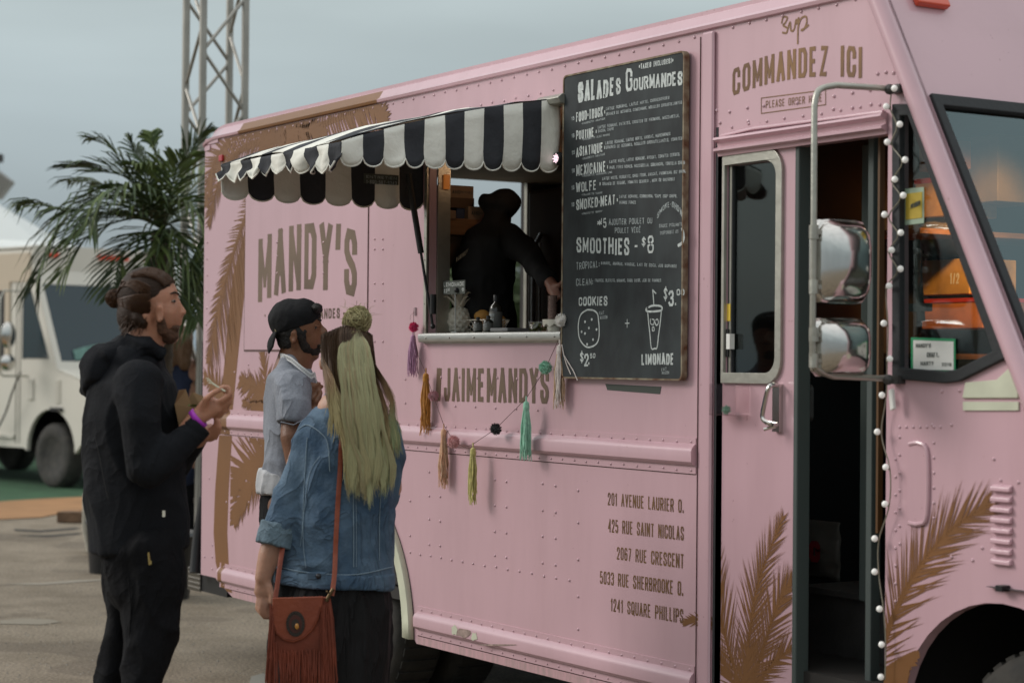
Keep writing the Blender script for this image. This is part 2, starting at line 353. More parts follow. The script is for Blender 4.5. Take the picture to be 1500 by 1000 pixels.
def write(mb, text, bot, top, w=.16, y=-.004, gap=1.5, wob=0, space=3, plane=None, big=None, py=0.0):
    """letters between a bottom and a top curve given as photo pixels on the plane y = py; w is the stroke as a share of the letter height"""
    if plane is None: cv = lambda p: (lambda q: (q.x, q.z))(Yp(p[0], p[1], py))
    else: cv = lambda p: p
    B = [cv(p) for p in bot]; T = [cv(p) for p in top]
    x0, x1 = B[0][0], B[-1][0]
    bold = w >= .13 and not wob
    gl = lambda c: (THIN[c] if bold and c in THIN else (GL[c][0], [(p_, 1) for p_ in GL[c][1]]))
    tot = sum((gl(c)[0] if c in GL else space)+gap for c in text)-gap
    lift = [0]; cur = 0
    H = q3(T, x0)-q3(B, x0)
    st_w = w*(H if H > 0 else .01)
    sx = max((x1-x0-st_w*len(text)), (x1-x0)*.3)/tot
    pen = st_w/sx; cur = pen/2; gap = gap+pen
    ins = w*6/2                              # half stroke, in glyph units vertically
    for c in text:
        if c not in GL: cur += space+gap; continue
        wd, st = gl(c)
        jx = random.uniform(-.25, .25)*wob; jy = random.uniform(-.35, .35)*wob; rot = random.uniform(-.05, .05)*wob; hs = 1+random.uniform(-.06, .06)*wob
        for pl, wt in st:
            pp = []
            for (a, b) in pl:
                a2 = a+jx-b*rot+random.uniform(-.12, .12)*wob; b2 = b*hs+jy+random.uniform(-.12, .12)*wob
                X = x0+(cur+a2)*sx
                f = (ins+(b2/6)*(6-2*ins))/6
                zb = q3(B, X); zt = q3(T, X); pp.append((X, zb+(zt-zb)*f))
            lift[0] += 2e-5
            def place(u, v, l): return (u, y-l, v)
            hh = q3(T, x0+cur*sx)-q3(B, x0+cur*sx)
            ribbon(mb, pp, wt*w*hh*(1+random.uniform(-.15, .15)*wob), place, lift[0])
        cur += wd+gap
def lettering(name, mats, parent, items, label=None, **k):
    mb = MB()
    for it in items:
        kk = dict(k); kk.update(it[3] if len(it) > 3 else {}); write(mb, it[0], it[1], it[2], **kk)
    return mb.build(name, mats, parent, label=label, fixn=False)

# ================================================================ MATERIALS
PINK = (.56, .355, .397)
m_pink = mat('pink_paint', PINK, .32, var=.05, vscale=1.3, bump=.5, bscale=1.6, coat=.5, detail=2, streak=.06)
m_pinkd = mat('worn_pink_paint', (.56, .33, .36), .5, col2=(.40, .27, .27), vscale=9, stretch=(6, 1, .8), bump=.1, bscale=14)
m_brown = mat('brown_palm_print', (.19, .083, .027), .45, var=.08, vscale=3)
m_bronze = mat('bronze_foil', (.13, .085, .06), .34, metal=.35, col2=(.21, .145, .10), vscale=2.5)
m_dbronze = mat('dark_bronze_foil', (.13, .07, .035), .4, metal=.3, col2=(.22, .12, .05), vscale=3)
m_alu = mat('dull_aluminium', (.42, .41, .36), .38, metal=.7, var=.12, vscale=12, bump=.1, bscale=60)
m_cream = mat('cream_primer', (.55, .56, .43), .5, var=.1, vscale=8)
m_rubber = mat('black_rubber', (.022, .024, .026), .7, bump=.2, bscale=40)
m_green_rub = mat('grey_green_seal', (.06, .075, .07), .6)
m_ceil = mat('ceiling_board', (.16, .13, .10), .7, var=.2)
m_black = mat('black_plastic', (.012, .012, .013), .45)
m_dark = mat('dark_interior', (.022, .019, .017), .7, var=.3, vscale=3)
m_steel = mat('brushed_steel', (.45, .44, .42), .3, metal=1, var=.1, vscale=20, stretch=(1, 1, 12))
m_chrome = mat('chrome', (.62, .60, .57), .16, metal=1, bump=.05, bscale=6)
m_tyre = mat('dusty_tyre', (.03, .029, .027), .85, col2=(.055, .05, .043), vscale=12, bump=.4, bscale=25)
m_wood = mat('shelf_wood', (.22, .105, .045), .6, var=.25, vscale=6, stretch=(1, 1, 8))
m_red = mat('red_lens', (.42, .02, .03), .25, coat=.5)
m_orange_red = mat('orange_red_lens', (.65, .07, .025), .3, coat=.5)
m_white = mat('white_plastic', (.75, .74, .7), .4)
m_offw = mat('white_ceramic', (.72, .68, .58), .35, coat=.4, bump=.15, bscale=40)
m_groove = mat('dark_seam', (.10, .055, .05), .8)
m_yellow = mat('yellow_sticker', (.75, .52, .06), .5)
m_green = mat('green_print', (.03, .28, .12), .5)
m_chalk = mat('chalk_white', (.62, .66, .64), .9, col2=(.42, .45, .44), vscale=60)
m_chalk2 = mat('chalk_faint', (.42, .46, .46), .9, col2=(.25, .28, .28), vscale=80)

def glass(name, col, refl=.12, dark=(.9, .95, .95)):
    m = bpy.data.materials.new(name); m.use_nodes = True; n = m.node_tree.nodes; l = m.node_tree.links; n.clear()
    o = n.new('ShaderNodeOutputMaterial'); t = n.new('ShaderNodeBsdfTransparent'); t.inputs[0].default_value = (*dark, 1)
    g = n.new('ShaderNodeBsdfGlossy'); g.inputs['Color'].default_value = (*col, 1); g.inputs['Roughness'].default_value = .03
    f = n.new('ShaderNodeLayerWeight'); f.inputs[0].default_value = .5
    p_ = n.new('ShaderNodeMath'); p_.operation = 'POWER'; p_.inputs[1].default_value = 4; l.new(f.outputs['Facing'], p_.inputs[0])
    a = n.new('ShaderNodeMath'); a.operation = 'MULTIPLY_ADD'; a.inputs[1].default_value = .8; a.inputs[2].default_value = .05+refl; l.new(p_.outputs[0], a.inputs[0])
    x = n.new('ShaderNodeMixShader'); l.new(a.outputs[0], x.inputs[0]); l.new(t.outputs[0], x.inputs[1]); l.new(g.outputs[0], x.inputs[2]); l.new(x.outputs[0], o.inputs[0])
    return m
m_glass = glass('cab_glass', (.6, .68, .7), .03, (.74, .76, .74))
m_wind = glass('tinted_windscreen', (.34, .44, .46), .22, (.36, .46, .46))
m_clear = glass('clear_plastic', (1, 1, 1), .05, (.93, .9, .9))

# ================================================================ FOOD TRUCK
WID = 2.1
truck = thing('food_truck', (3.0, 1.0, 0), 'pink step van food truck with striped awning, palm tree print and open serving window', 'food truck')
P = lambda px, py, y=0.0: (lambda q: (q.x, q.z))(Yp(px, py, y))
def arc(cx, cz, r, a0, a1, n, rz=None):
    rz = rz or r
    return [(cx+r*math.cos(a0+(a1-a0)*i/n), cz+rz*math.sin(a0+(a1-a0)*i/n)) for i in range(n+1)]
XR = .33
# rear side wall with window opening and wheel arch
WX0, WX1, WZ0, WZ1 = 2.615, 3.615, 1.60, 2.445
body = [(XR, .42), (.55, .42), (.62, .38), (.72, .345), (1.16, .345)] + arc(1.852, .36, .68, PI, 0, 22) + [(2.55, .345), (4.53, .345), (4.53, 2.62), (XR, 2.62)]
mb = MB(); mb.prism(body, 0, .04, [[(WX0, WZ0), (WX1, WZ0), (WX1, WZ1), (WX0, WZ1)]])
mb.build('side_wall', [m_pink], truck, kind=None)
# front side wall: sign panel above the door, post, side window, fender
pt = P(1291, 0); pm = P(1343, 135)
k = (pm[0]-pt[0])/(pm[1]-pt[1])
pil = lambda z: (pt[0]+(z-pt[1])*k, z)
win = [P(1316, 159), P(1340, 159), P(1471, 521), P(1409, 552), P(1388, 555), P(1316, 549)]
front = [(4.53, 2.232), (5.335, 2.232), (5.335, .345), (5.41, .345)] + arc(5.80, .45, .405, PI, 0, 20) + [(6.21, .345), (6.6, .4), (6.62, 1.15), (6.5, 1.28), pil(1.36), pil(2.0), pil(2.62), (4.53, 2.62)]
mb = MB(); mb.prism(front, 0, .04, [win])
mb.build('front_side_panel', [m_pink], truck)
# windscreen wall: slanted plane through the pillar line
ang = V((pil(2.62)[0]-pil(1.36)[0], 0, pil(2.62)[1]-pil(1.36)[1])); SL = ang.length; ang.normalize()
base = V((pil(1.36)[0], 0, 1.36)); nrm = V((ang.z, 0, -ang.x))
def Fp(s, y, d): q = base+ang*s+nrm*d; return (q.x, y, q.z)
# measure windscreen corner in this plane
def hitF(px, py):
    d = ray(px, py); t = (base-CAM).dot(nrm)/d.dot(nrm); q = CAM+d*t; return ((q-base).dot(ang), q.y)
s_top, y_l = hitF(1368, 148)
mb = MB()
ws = [(.08, y_l+.0), (s_top, y_l), (s_top, WID-y_l), (.08, WID-y_l)]
sz = lambda z: (z-1.36)/ang.z
wall = [(-.02, .0), (sz(2.64), .0), (sz(2.70), .06), (sz(2.735), .3), (sz(2.77), WID/2), (sz(2.735), WID-.3), (sz(2.70), WID-.06), (sz(2.64), WID), (-.02, WID)]
mb.prism([(a, b) for a, b in wall], -.03, 0, [ws], f=lambda s, y, d: Fp(s, y, d))
mb.build('windscreen_wall', [m_pink], truck)
mb = MB(); mb.tube([Fp(-.02, .0, -.012), Fp(SL+.05, .0, -.012)], .028, 12); mb.build('front_pillar', [m_pink], truck, smooth=60)
fr = MB(); g = .02
fr.prism([(a, b) for a, b in [(.06, y_l-.012), (s_top+.02, y_l-.012), (s_top+.02, WID-y_l+.012), (.06, WID-y_l+.012)]], -.01, .012, [[(.08+g, y_l+g), (s_top-g, y_l+g), (s_top-g, WID-y_l-g), (.08+g, WID-y_l-g)]], f=Fp)
fr.build('windscreen_seal', [m_rubber], truck, bevel=.004)
gm = MB(); gm.add([Fp(.09, y_l+.01, -.004), Fp(s_top-.01, y_l+.01, -.004), Fp(s_top-.01, WID-y_l-.01, -.004), Fp(.09, WID-y_l-.01, -.004)], [(0, 1, 2, 3)]); gm.build('windscreen', [m_wind], truck)
# seal and glass of the side window
def inset(poly, d):
    c = (sum(p[0] for p in poly)/len(poly), sum(p[1] for p in poly)/len(poly)); n = len(poly); out = []
    for i in range(n):
        a, b, e_ = V(poly[i-1]), V(poly[i]), V(poly[(i+1) % n]); d1 = (b-a).normalized(); d2 = (e_-b).normalized()
        n1 = V((-d1.y, d1.x)); n2 = V((-d2.y, d2.x))
        if n1.dot(V(c)-b) < 0: n1 = -n1
        if n2.dot(V(c)-b) < 0: n2 = -n2
        m = (n1+n2).normalized(); out.append(tuple(b+m*d/max(m.dot(n1), .35)))
    return out
so = inset(win, -.012); si = inset(win, .022)
mb = MB(); mb.prism(so, -.016, .006, [si]); mb.build('side_window_seal', [m_rubber], truck, bevel=.004)
mb = MB(); mb.prism(inset(win, .01), .012, .016); mb.build('side_window', [m_glass], truck)
# hood, nose, far wall, rear, floor, roof (little of it seen)
mb = MB(); mb.box((6.0, .05, 1.15), (6.62, WID-.05, 1.3)); mb.prism([(5.94, 1.34), (5.955, 1.385), (6.15, 1.33), (6.15, 1.2), (5.94, 1.2)], .01, WID-.01); mb.box((6.58, .0, .45), (6.64, WID, 1.2)); mb.build('hood', [m_pink], truck, bevel=.03)
mb = MB(); mb.box((6.6, -.02, .38), (6.75, WID+.02, .6)); mb.build('bumper', [m_chrome], truck, bevel=.02)
ra = Xp(646, 258, XR+.02); rb = Xp(766, 258, XR+.02)
mb = MB(); mb.prism([(XR, .42), (6.6, .42), (6.6, 1.2), pil(1.36), pil(2.62), (XR, 2.62)], WID-.04, WID)
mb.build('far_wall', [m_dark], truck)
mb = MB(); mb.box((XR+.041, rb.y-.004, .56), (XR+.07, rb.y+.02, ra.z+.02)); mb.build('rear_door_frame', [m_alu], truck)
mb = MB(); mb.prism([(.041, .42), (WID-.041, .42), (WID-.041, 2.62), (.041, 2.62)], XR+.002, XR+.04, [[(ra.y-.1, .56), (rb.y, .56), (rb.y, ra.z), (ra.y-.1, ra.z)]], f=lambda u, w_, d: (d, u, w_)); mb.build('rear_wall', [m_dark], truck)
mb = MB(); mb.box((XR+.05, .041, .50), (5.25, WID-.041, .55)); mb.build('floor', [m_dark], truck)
mb = MB(); mb.box((XR+.05, .041, 2.50), (5.1, WID-.041, 2.53)); mb.build('ceiling', [m_ceil], truck)
# roof edge moulding: profile swept along the body, bronze where the palm print crosses it
prof = [(.0, 2.606), (-.012, 2.610), (-.015, 2.621), (-.005, 2.628), (.0, 2.632), (.018, 2.662), (.03, 2.668), (.03, 2.682), (.06, 2.69), (.3, 2.725), (1.05, 2.76), (1.05, 2.70), (.06, 2.62), (.02, 2.606)]
b0, b1 = P(352, 180)[0], P(556, 150)[0]
mb = MB(); mb.extr(prof, .52, b0, 0); mb.extr(prof[:6]+[(.03, 2.64), (.02, 2.606)], b0, b1, 1); mb.extr([prof[5]]+prof[6:]+[(.03, 2.606), (.03, 2.64)], b0, b1, 0); mb.extr(prof, b1, 5.245, 0)
o = mb.build('roof_moulding', [m_pink, m_brown], truck)
mb = MB(); mb.extr([(.06, 2.69), (.3, 2.725), (1.05, 2.76), (1.8, 2.725), (WID-.06, 2.69), (WID, 2.62), (WID-.03, 2.60), (1.05, 2.66), (.07, 2.60)], .56, 5.215); mb.build('roof', [m_pink], truck)
# rounded rear corner cap of the roof
mb = MB()
n = 8
def capf(u, v):
    a = v*PI/2
    pr = prof[min(int(u*8+.5), 8)]
    return (.52-.19*math.sin(a), pr[0]+.0, pr[1]-(.075 if pr[1] > 2.63 else .03)*(1-math.cos(a))-.0)
mb.grid(capf, 8, 8)
for q in range(2): mb.box((.335+.04*q, -.006, 2.56+.03*q), (.40+.1*q, .03, 2.585+.03*q))
mb.build('roof_corner', [m_pink], truck, smooth=50)
# belt and skirt rails
def rail(name, x0, x1, zt, za, zb, zc, segs=()):
    pr = [(.0, zt), (-.004, zt), (-.004, za+.012), (-.012, za+.006), (-.021, za-.004), (-.024, za-.014), (-.023, zb+.012), (-.015, zb+.002), (-.004, zb-.002), (-.004, zc), (.0, zc)]
    mb = MB(); xs = [x0]+[s for sg in segs for s in sg]+[x1]
    for i in range(len(xs)-1): mb.extr(pr, xs[i], xs[i+1], i % 2)
    return mb.build(name, [m_pink, m_brown], truck, smooth=35)
tx0, tx1 = P(322, 620)[0], P(338, 620)[0]
rail('belt_rail', P(318, 600)[0], 4.425, 1.257, 1.226, 1.166, 1.138, [(tx0, tx1)])
rail('skirt_rail', P(323, 823)[0], 1.165, .501, .468, .408, .382, [(P(324, 850)[0]+.005, P(329, 850)[0]+.01)])
rail('skirt_rail', 2.56, 4.425, .501, .468, .408, .382)
for xa_, xb_ in ((.72, 1.16), (2.56, 4.42)): mb = MB(); mb.box((xa_, -.002, .346), (xb_, 0, .375)); mb.build('skirt_strip', [m_pinkd], truck)
mb = MB(); mb.prism([(4.455, .35), (4.515, .35), (4.515, 2.60), (4.455, 2.60)], -.016, 0); mb.build('door_pillar', [m_pink], truck, bevel=.008)
mb = MB(); mb.box((4.519, -.002, .36), (4.53, .03, 2.28)); mb.build('door_seal', [m_rubber], truck)
# chipped paint on the skirt rail
mb = MB()
def blob(cx, cy, rx, ry, y, li, n=12, irr=.3):
    pts = []
    for i in range(n):
        a = 2*PI*i/n; r = 1+random.uniform(-irr, irr)
        q = Yp(cx+rx*r*math.cos(a), cy+ry*r*math.sin(a), y); pts.append((q.x, q.z))
    mb.prism(pts, y-.001-li, y+.0005, mi=0)
blob(666, 922, 5, 8, -.024, .0005); blob(695, 932, 4, 6, -.024, .0004)
mb.build('chipped_paint', [m_cream], truck)
mb = MB(); blob(680, 926, 13, 7, -.024, .0002); blob(728, 944, 26, 1.3, -.024, .0001); mb.build('scuffed_paint', [mat('scuffed_primer', (.30, .22, .19), .8, var=.3, vscale=60)], truck)
# MANDY'S sign sheet with brown outline
a0 = P(361, 296); a1 = P(541, 205); a2 = P(361, 512)
mb = MB(); mb.box((a0[0], -.004, a2[1]), (a1[0], -.0005, a1[1]-.1)); mb.build('sign_sheet', [m_pink], truck)
mb = MB(); mb.box((a0[0]-.006, -.0032, a2[1]-.008), (a1[0]+.004, -.0004, a1[1]-.1)); mb.build('sheet_edge', [m_groove], truck)
# seams
mb = MB()
for px in (862,): pass
z_ = P(1030, 560)[1]
mb.box((4.43, -.003, .36), (4.4325, -.0002, 2.59)); mb.box((.60, -.0012, 1.1345), (4.42, .0, 1.138)); mb.box((2.56, -.0012, .3775), (4.42, 0, .3815)); mb.box((.7, -.0012, .3775), (1.16, 0, .3815))
x_ = P(1330, 700)[0]
mb.build('panel_seams', [m_groove], truck)
# rivets, one stuff part
rv = MB()
def rivet(x, z, y=0.0, r=.0062):
    n = 6; vs = []
    for rr, h in ((r, 0), (r*.75, r*.55)):
        for k_ in range(n):
            q = 2*PI*k_/n; vs.append((x+rr*math.cos(q), y-h, z+rr*math.sin(q)))
    vs.append((x, y-r*.8, z))
    rv.add(vs, [(k_, (k_+1) % n, (k_+1) % n+n, k_+n) for k_ in range(n)]+[(n+k_, n+(k_+1) % n, 2*n) for k_ in range(n)])
def row(x0, x1, z, step, y=0.0, r=.0062):
    n = max(1, round((x1-x0)/step))
    for i in range(n+1): rivet(x0+(x1-x0)*i/n+random.uniform(-.003, .003), z+random.uniform(-.002, .002), y, r)
row(.65, 4.40, 2.592, .088); row(.66, .80, 2.575, .03, r=.005)
row(.62, 4.40, 1.243, .077, -.004, .0052); row(.62, 4.40, 1.150, .077, -.004, .0052)
row(2.60, 4.40, .487, .080, -.004, .0052); row(2.60, 4.40, .393, .080, -.004, .0045); row(.62, 1.12, .487, .08, -.004, .0052); row(.62, 1.12, .393, .08, -.004, .0045)
for pxx, pys in ((725, (702, 740, 778, 813)), (742, (705, 742, 780, 816)), (795, (708, 747, 785, 824)), (814, (711, 750, 788, 827)), (847, (718, 765, 819, 873, 921)), (629, (691, 726, 760, 797)), (645, (727, 763, 799)), (601, (733, 784))):
    for py in pys:
        q = P(pxx, py); rivet(*q)
q = P(601, 812); q2 = P(834, 845); row(q[0], q2[0], (q[1]+q2[1])/2, .085)
q = P(640, 594); q2 = P(788, 599); row(q[0], q2[0], (q[1]+q2[1])/2, .155); q = P(646, 552); q2 = P(788, 555); row(q[0], q2[0], (q[1]+q2[1])/2, .155, -.0)
for pxx in (594,): 
    for py in (555, 590, 625): rivet(*P(pxx, py))
for pxx in (549, 561):
    for py in (350, 365, 415, 440, 500): rivet(*P(pxx, py))
for pxx in (407, 475):
    for py in (355, 375, 400): rivet(*P(pxx, py), -.004)
for pxx, py in ((307, 700), (311, 798), (311, 815), (311, 833), (300, 815), (336, 840), (332, 735), (365, 735), (368, 640), (362, 552), (364, 534), (344, 545)): rivet(*P(pxx, py))
for py in range(235, 540, 24): rivet(.37, P(305, py)[1])
q = P(640, 166); q2 = P(830, 130); row(q[0], q2[0], (q[1]+q2[1])/2, .09)
for z in [2.05-.28*i for i in range(7)]: rivet(4.44, z, r=.004)
row(4.60, 5.36, 2.60, .085); row(4.60, 5.30, 2.275, .085)
for a, b in ((1050, 162), (1069, 164), (1095, 158), (1222, 141), (1249, 136), (1275, 132), (1286, 108), (1298, 106), (1309, 107), (1322, 105), (1221, 160), (1249, 158), (1276, 153), (1297, 34), (1312, 74), (1291, 16), (1055, 180), (1119, 155), (1168, 151), (1096, 178)): rivet(*P(a, b), r=.007)
for i in range(7): rivet(*P(1316+i*0+2, 640+i*26), r=.0055)
for i in range(7): rivet(*P(1318+i*10, 625), r=.0055)
for i in range(6): rivet(*P(1368, 648+i*22), r=.0055)
for i in range(9): rivet(*P(1312, 672+i*26), r=.0055)
for a, b in ((1456, 672), (1466, 703), (1492, 706), (1439, 802), (1425, 820), (1394, 815), (1380, 573), (1406, 572), (1394, 622), (1366, 622)): rivet(*P(a, b), r=.006)
rv.build('rivets', [m_pink], truck, smooth=60, kind='stuff')
# header rail over the door
mb = MB(); mb.extr([(.04, 2.23), (-.004, 2.247), (-.026, 2.243), (-.030, 2.235), (-.01, 2.226), (-.008, 2.214), (-.026, 2.206), (-.026, 2.199), (-.008, 2.193), (-.006, 2.183), (.04, 2.183)], 4.535, 5.333); mb.build('door_header', [m_pink], truck, smooth=35)
mb = MB(); mb.tube([(4.55, -.006, 2.249), (4.72, -.012, 2.257), (5.32, -.006, 2.250)], .006, 6); mb.build('rain_gutter', [m_pink], truck, smooth=60)

# ---- sliding door
dy = .012
door = [(4.545, .36), (4.905, .36), (4.905, 2.19), (4.545, 2.19)]
wo = (4.55, P(1056, 222)[1], P(1143, 222)[0], P(1143, 560)[1])
hx0, hx1 = 4.562, P(1136, 240)[0]; hz1, hz0 = P(1100, 238)[1], P(1100, 546)[1]
def rrect(x0, x1, z0, z1, r, corners=(1, 1, 1, 1), n=6):   # rounded: br, tr, tl, bl
    out = []
    for (cx, cz, a, c) in ((x1-r, z0+r, -PI/2, corners[0]), (x1-r, z1-r, 0, corners[1]), (x0+r, z1-r, PI/2, corners[2]), (x0+r, z0+r, PI, corners[3])):
        if c: out += arc(cx, cz, r, a, a+PI/2, n)
        else: out.append((x1 if cx > (x0+x1)/2 else x0, z0 if cz < (z0+z1)/2 else z1))
    return out
dmb = MB(); dmb.prism(door, dy, dy+.035, [rrect(hx0, hx1, hz0, hz1, .05, (1, 1, 0, 0))])
sdoor = dmb.build('sliding_door', [m_pink], truck)
mb = MB(); mb.prism(rrect(4.548, hx1+.03, hz0-.035, hz1+.04, .075, (1, 1, 0, 0)), dy-.012, dy+.002, [rrect(hx0, hx1, hz0, hz1, .05, (1, 1, 0, 0))])
mb.build('window_frame', [m_alu], sdoor, bevel=.004)
mb = MB(); mb.box((hx0, dy+.015, hz0), (hx1, dy+.018, hz1)); mb.build('pane', [m_glass], sdoor)
mb = MB(); x_ = P(1074, 400, .03)[0]; mb.box((x_-.004, dy+.004, hz0), (x_+.006, dy+.03, hz1)); mb.box((4.562, dy+.006, hz0), (4.585, dy+.03, hz1), 1); mb.build('sliding_pane_rail', [m_alu, m_rubber], sdoor)
mb = MB(); mb.box((4.905, dy-.004, .36), (4.926, dy+.05, 2.19)); mb.build('edge_seal', [m_green_rub], sdoor, bevel=.005)
mb = MB()
q = [P(1062, 445, .01), P(1068, 470, .01)]
mb.box((q[0][0]-.022, .014, q[1][1]), (q[1][0], .02, q[0][1])); mb.build('yellow_sticker', [m_yellow], sdoor)
mb = MB(); q = P(1069, 500, .01); mb.box((q[0]-.006, .0, q[1]-.025), (q[0]+.012, .02, q[1]+.025)); mb.box((q[0]-.035, .01, q[1]-.05), (q[0]-.01, .025, q[1]+.04), 1); mb.build('window_latch', [m_white, m_black], sdoor)
# door handle: chrome D bar on a plate
hp = lambda a, b, y: tuple(Yp(a, b, y))
mb = MB(); c0 = Yp(1137, 562, 0); c1 = Yp(1137, 632, 0)
mb.box((c0.x-.014, -.004, c1.z), (c0.x+.02, .012, c0.z))
mb.tube(cubic([hp(1139, 564, -.01), hp(1127, 566, -.04), hp(1120, 590, -.045), hp(1117, 612, -.045), hp(1127, 620, -.04), hp(1138, 622, -.01)], 5), .008, 8)
mb.tube([hp(1119, 629, -.045), hp(1136, 624, -.02)], .006, 8)
mb.build('door_handle', [m_chrome], sdoor, smooth=40)
# clear plastic cup pocket on the door
mb = MB()
for a, b in (((1053, 562), (1096, 562)), ((1055, 606), (1093, 610))): pass
mb.box((4.555, -.05, P(1070, 608)[1]), (4.69, -.046, P(1070, 562)[1])); mb.box((4.555, -.05, P(1070, 608)[1]), (4.69, .008, P(1070, 608)[1]+.004)); mb.box((4.687, -.046, P(1070, 604)[1]), (4.69, .008, P(1070, 562)[1]))
mb.build('plastic_pocket', [m_clear], sdoor)
# wall parts at the front
mb = MB(); gx0, gz1 = P(1332, 648); gx1, gz0 = P(1359, 768)
mb.prism(rrect(gx0, gx1, gz0, gz1, .03), -.006, 0); mb.tube(cubic([(gx0+.005, -.004, gz1-.004), (gx1-.03, -.004, gz1), (gx1, -.004, gz1-.03), (gx1, -.004, gz0+.03), (gx1-.03, -.004, gz0), (gx0+.005, -.004, gz0)], 4), .007, 8)
mb.build('fuel_flap', [m_pink], truck, smooth=40)
for i in range(8):
    q0 = P(1455, 712+i*15.3); q1 = P(1484, 712+i*15.3); zz = (q0[1]+q1[1])/2
    mb = MB(); mb.extr([(0, zz+.006), (-.014, zz-.002), (-.015, zz-.014), (0, zz-.014)], q0[0], q1[0]); mb.build('louvre', [m_pink], truck, bevel=.003)
q0 = P(1412, 560); q1 = P(1495, 597)
mb = MB(); mb.prism([P(1416, 560), P(1462, 556), P(1490, 530), P(1494, 583), P(1412, 583)], -.008, 0); mb.build('cover_plate', [m_cream], truck, bevel=.003)
mb = MB(); mb.prism([P(1412, 588), P(1494, 588), P(1494, 601), P(1412, 601)], -.006, 0); mb.build('cover_strip', [m_cream], truck, bevel=.003)
mb = MB(); q0 = P(1452, 853); q1 = P(1530, 868); mb.box((q0[0], -.02, q1[1]), (q1[0], 0, q0[1]-.01)); mb.box((P(1470, 850)[0], -.032, q1[1]-.008), (P(1480, 850)[0], 0, q0[1]+.0)); mb.build('hood_strap', [m_black], truck, bevel=.004)
mb = MB(); q = Yp(326, 232); mb.box((q.x-.022, -.014, q.z-.016), (q.x+.022, 0, q.z+.016)); mb.build('marker_lamp', [m_red], truck, bevel=.004, label='red square marker lamp at the rear')
mb = MB(); sq, yq = hitF(1340, 10); sr, yr = hitF(1384, 10); q = Fp(sq, yq, 0)
mb.prism([(sq, yq), (sq+.14, yq), (sq+.14, yr), (sq, yr)], 0, .025, f=Fp); mb.build('roof_lamp', [m_orange_red], truck, bevel=.006, label='orange red marker lamp above the windscreen')
# card and stickers on the side window (flat)
def quad_on(name, pxs, y, m, parent, th=.002, label=None):
    mb = MB(); mb.prism([P(a, b, y) for a, b in pxs], y-th, y); return mb.build(name, m, parent, label=label)
quad_on('permit_card', [(1335, 494), (1400, 496), (1400, 546), (1335, 545)], .009, [m_green], truck)
quad_on('card_paper', [(1338, 498), (1397, 500), (1397, 542), (1338, 541)], .0065, [m_white], truck, .001)
m_ink = mat('grey_ink', (.06, .07, .06), .7)
lettering('card_print', [m_ink], truck, [("MANDY'S", [(1340, 509), (1362, 509)], [(1340, 503), (1362, 503)]), ('CRAFT.', [(1356, 523), (1374, 523)], [(1356, 516), (1374, 516)]), ('MARTY', [(1347, 535), (1366, 535)], [(1347, 529), (1366, 529)]), ('2016', [(1378, 536), (1392, 536)], [(1378, 531), (1392, 531)])], w=.2, y=.004)
quad_on('window_sticker', [(1323, 277), (1354, 274), (1354, 327), (1323, 330)], .010, [mat('pale_green_paper', (.30, .38, .28), .6)], truck)
quad_on('sticker_print', [(1327, 284), (1351, 281), (1351, 319), (1327, 322)], .0075, [mat('olive_yellow_print', (.42, .30, .03), .6)], truck, .001)
mb = MB(); write(mb, 'PERMIS', [(1332, 306), (1346, 300)], [(1332, 299), (1346, 293)], w=.25, y=.005); mb.build('sticker_word', [m_ink], truck, fixn=False)
quad_on('black_tape', [(887, 562), (969, 566), (967, 577), (890, 571)], 0, [m_ink], truck, .0015)

# ---- serving window: frame, reveal, sill
mb = MB()
mb.prism([(2.594, 1.578), (3.64, 1.578), (3.64, 2.47), (2.594, 2.47)], -.008, .004, [[(WX0, WZ0+.02), (WX1, WZ0+.02), (WX1, WZ1), (WX0, WZ1)]])
for i in range(9): mb.ball((2.603, -.008, 1.65+i*.09), .003, 5, 4); mb.ball((3.63, -.008, 1.65+i*.09), .003, 5, 4)
mb.build('window_frame', [m_alu], truck)
mb = MB(); mb.box((WX0+.0, .042, 1.6), (WX0+.008, .10, 2.44)); mb.box((WX1-.008, .042, 1.6), (WX1, .12, 2.44)); mb.box((WX0, .042, 2.36), (WX1, .5, 2.37), 1); mb.build('window_reveal', [m_alu, m_wood], truck)
mb = MB(); mb.extr([(-.03, 1.583), (-.034, 1.608), (-.03, 1.618), (.05, 1.622), (.05, 1.583)], 2.594, 3.645)
for i in range(6): mb.ball((2.66+i*.19, -.034, 1.60), .004, 6, 4)
mb.build('window_sill', [m_steel], truck, bevel=.003)
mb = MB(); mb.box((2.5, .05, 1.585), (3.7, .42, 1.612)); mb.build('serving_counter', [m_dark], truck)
mb = MB(); mb.extr([(.0, 2.445), (-.05, 2.45), (-.06, 2.47), (-.04, 2.485), (0, 2.49)], 3.50, 3.66); mb.build('awning_rail', [m_alu], truck, bevel=.004)
# LED lamp by the window
q = Yp(824, 233); mb = MB(); mb.lathe(q, [(.001, -.03), (.02, -.03), (.024, -.022), (.024, 0), (.001, 0)], 18, 'y'); led = mb.build('round_lamp', [m_black], truck, smooth=40)
mb = MB()
for i in range(-3, 4):
    for j in range(-3, 4):
        if i*i+j*j < 10: mb.ball((q.x+i*.0058+(j % 2)*.0029, -.0305, q.z+j*.0053), .0024, 6, 4)
mb.build('lamp_dots', [mat('lit_pink_white', (.8, .6, .65), .4, emit=(1, .72, .8), estr=1.0)], led, smooth=80)
# small orange lit lens inside the left jamb
mb = MB(); q = Yp(632, 268, .05); mb.box((WX0+.009, .065, q.z-.03), (WX0+.018, .09, q.z+.03)); mb.build('amber_lamp', [mat('amber_lit', (.6, .2, .04), .4, emit=(1, .30, .05), estr=.12)], truck)

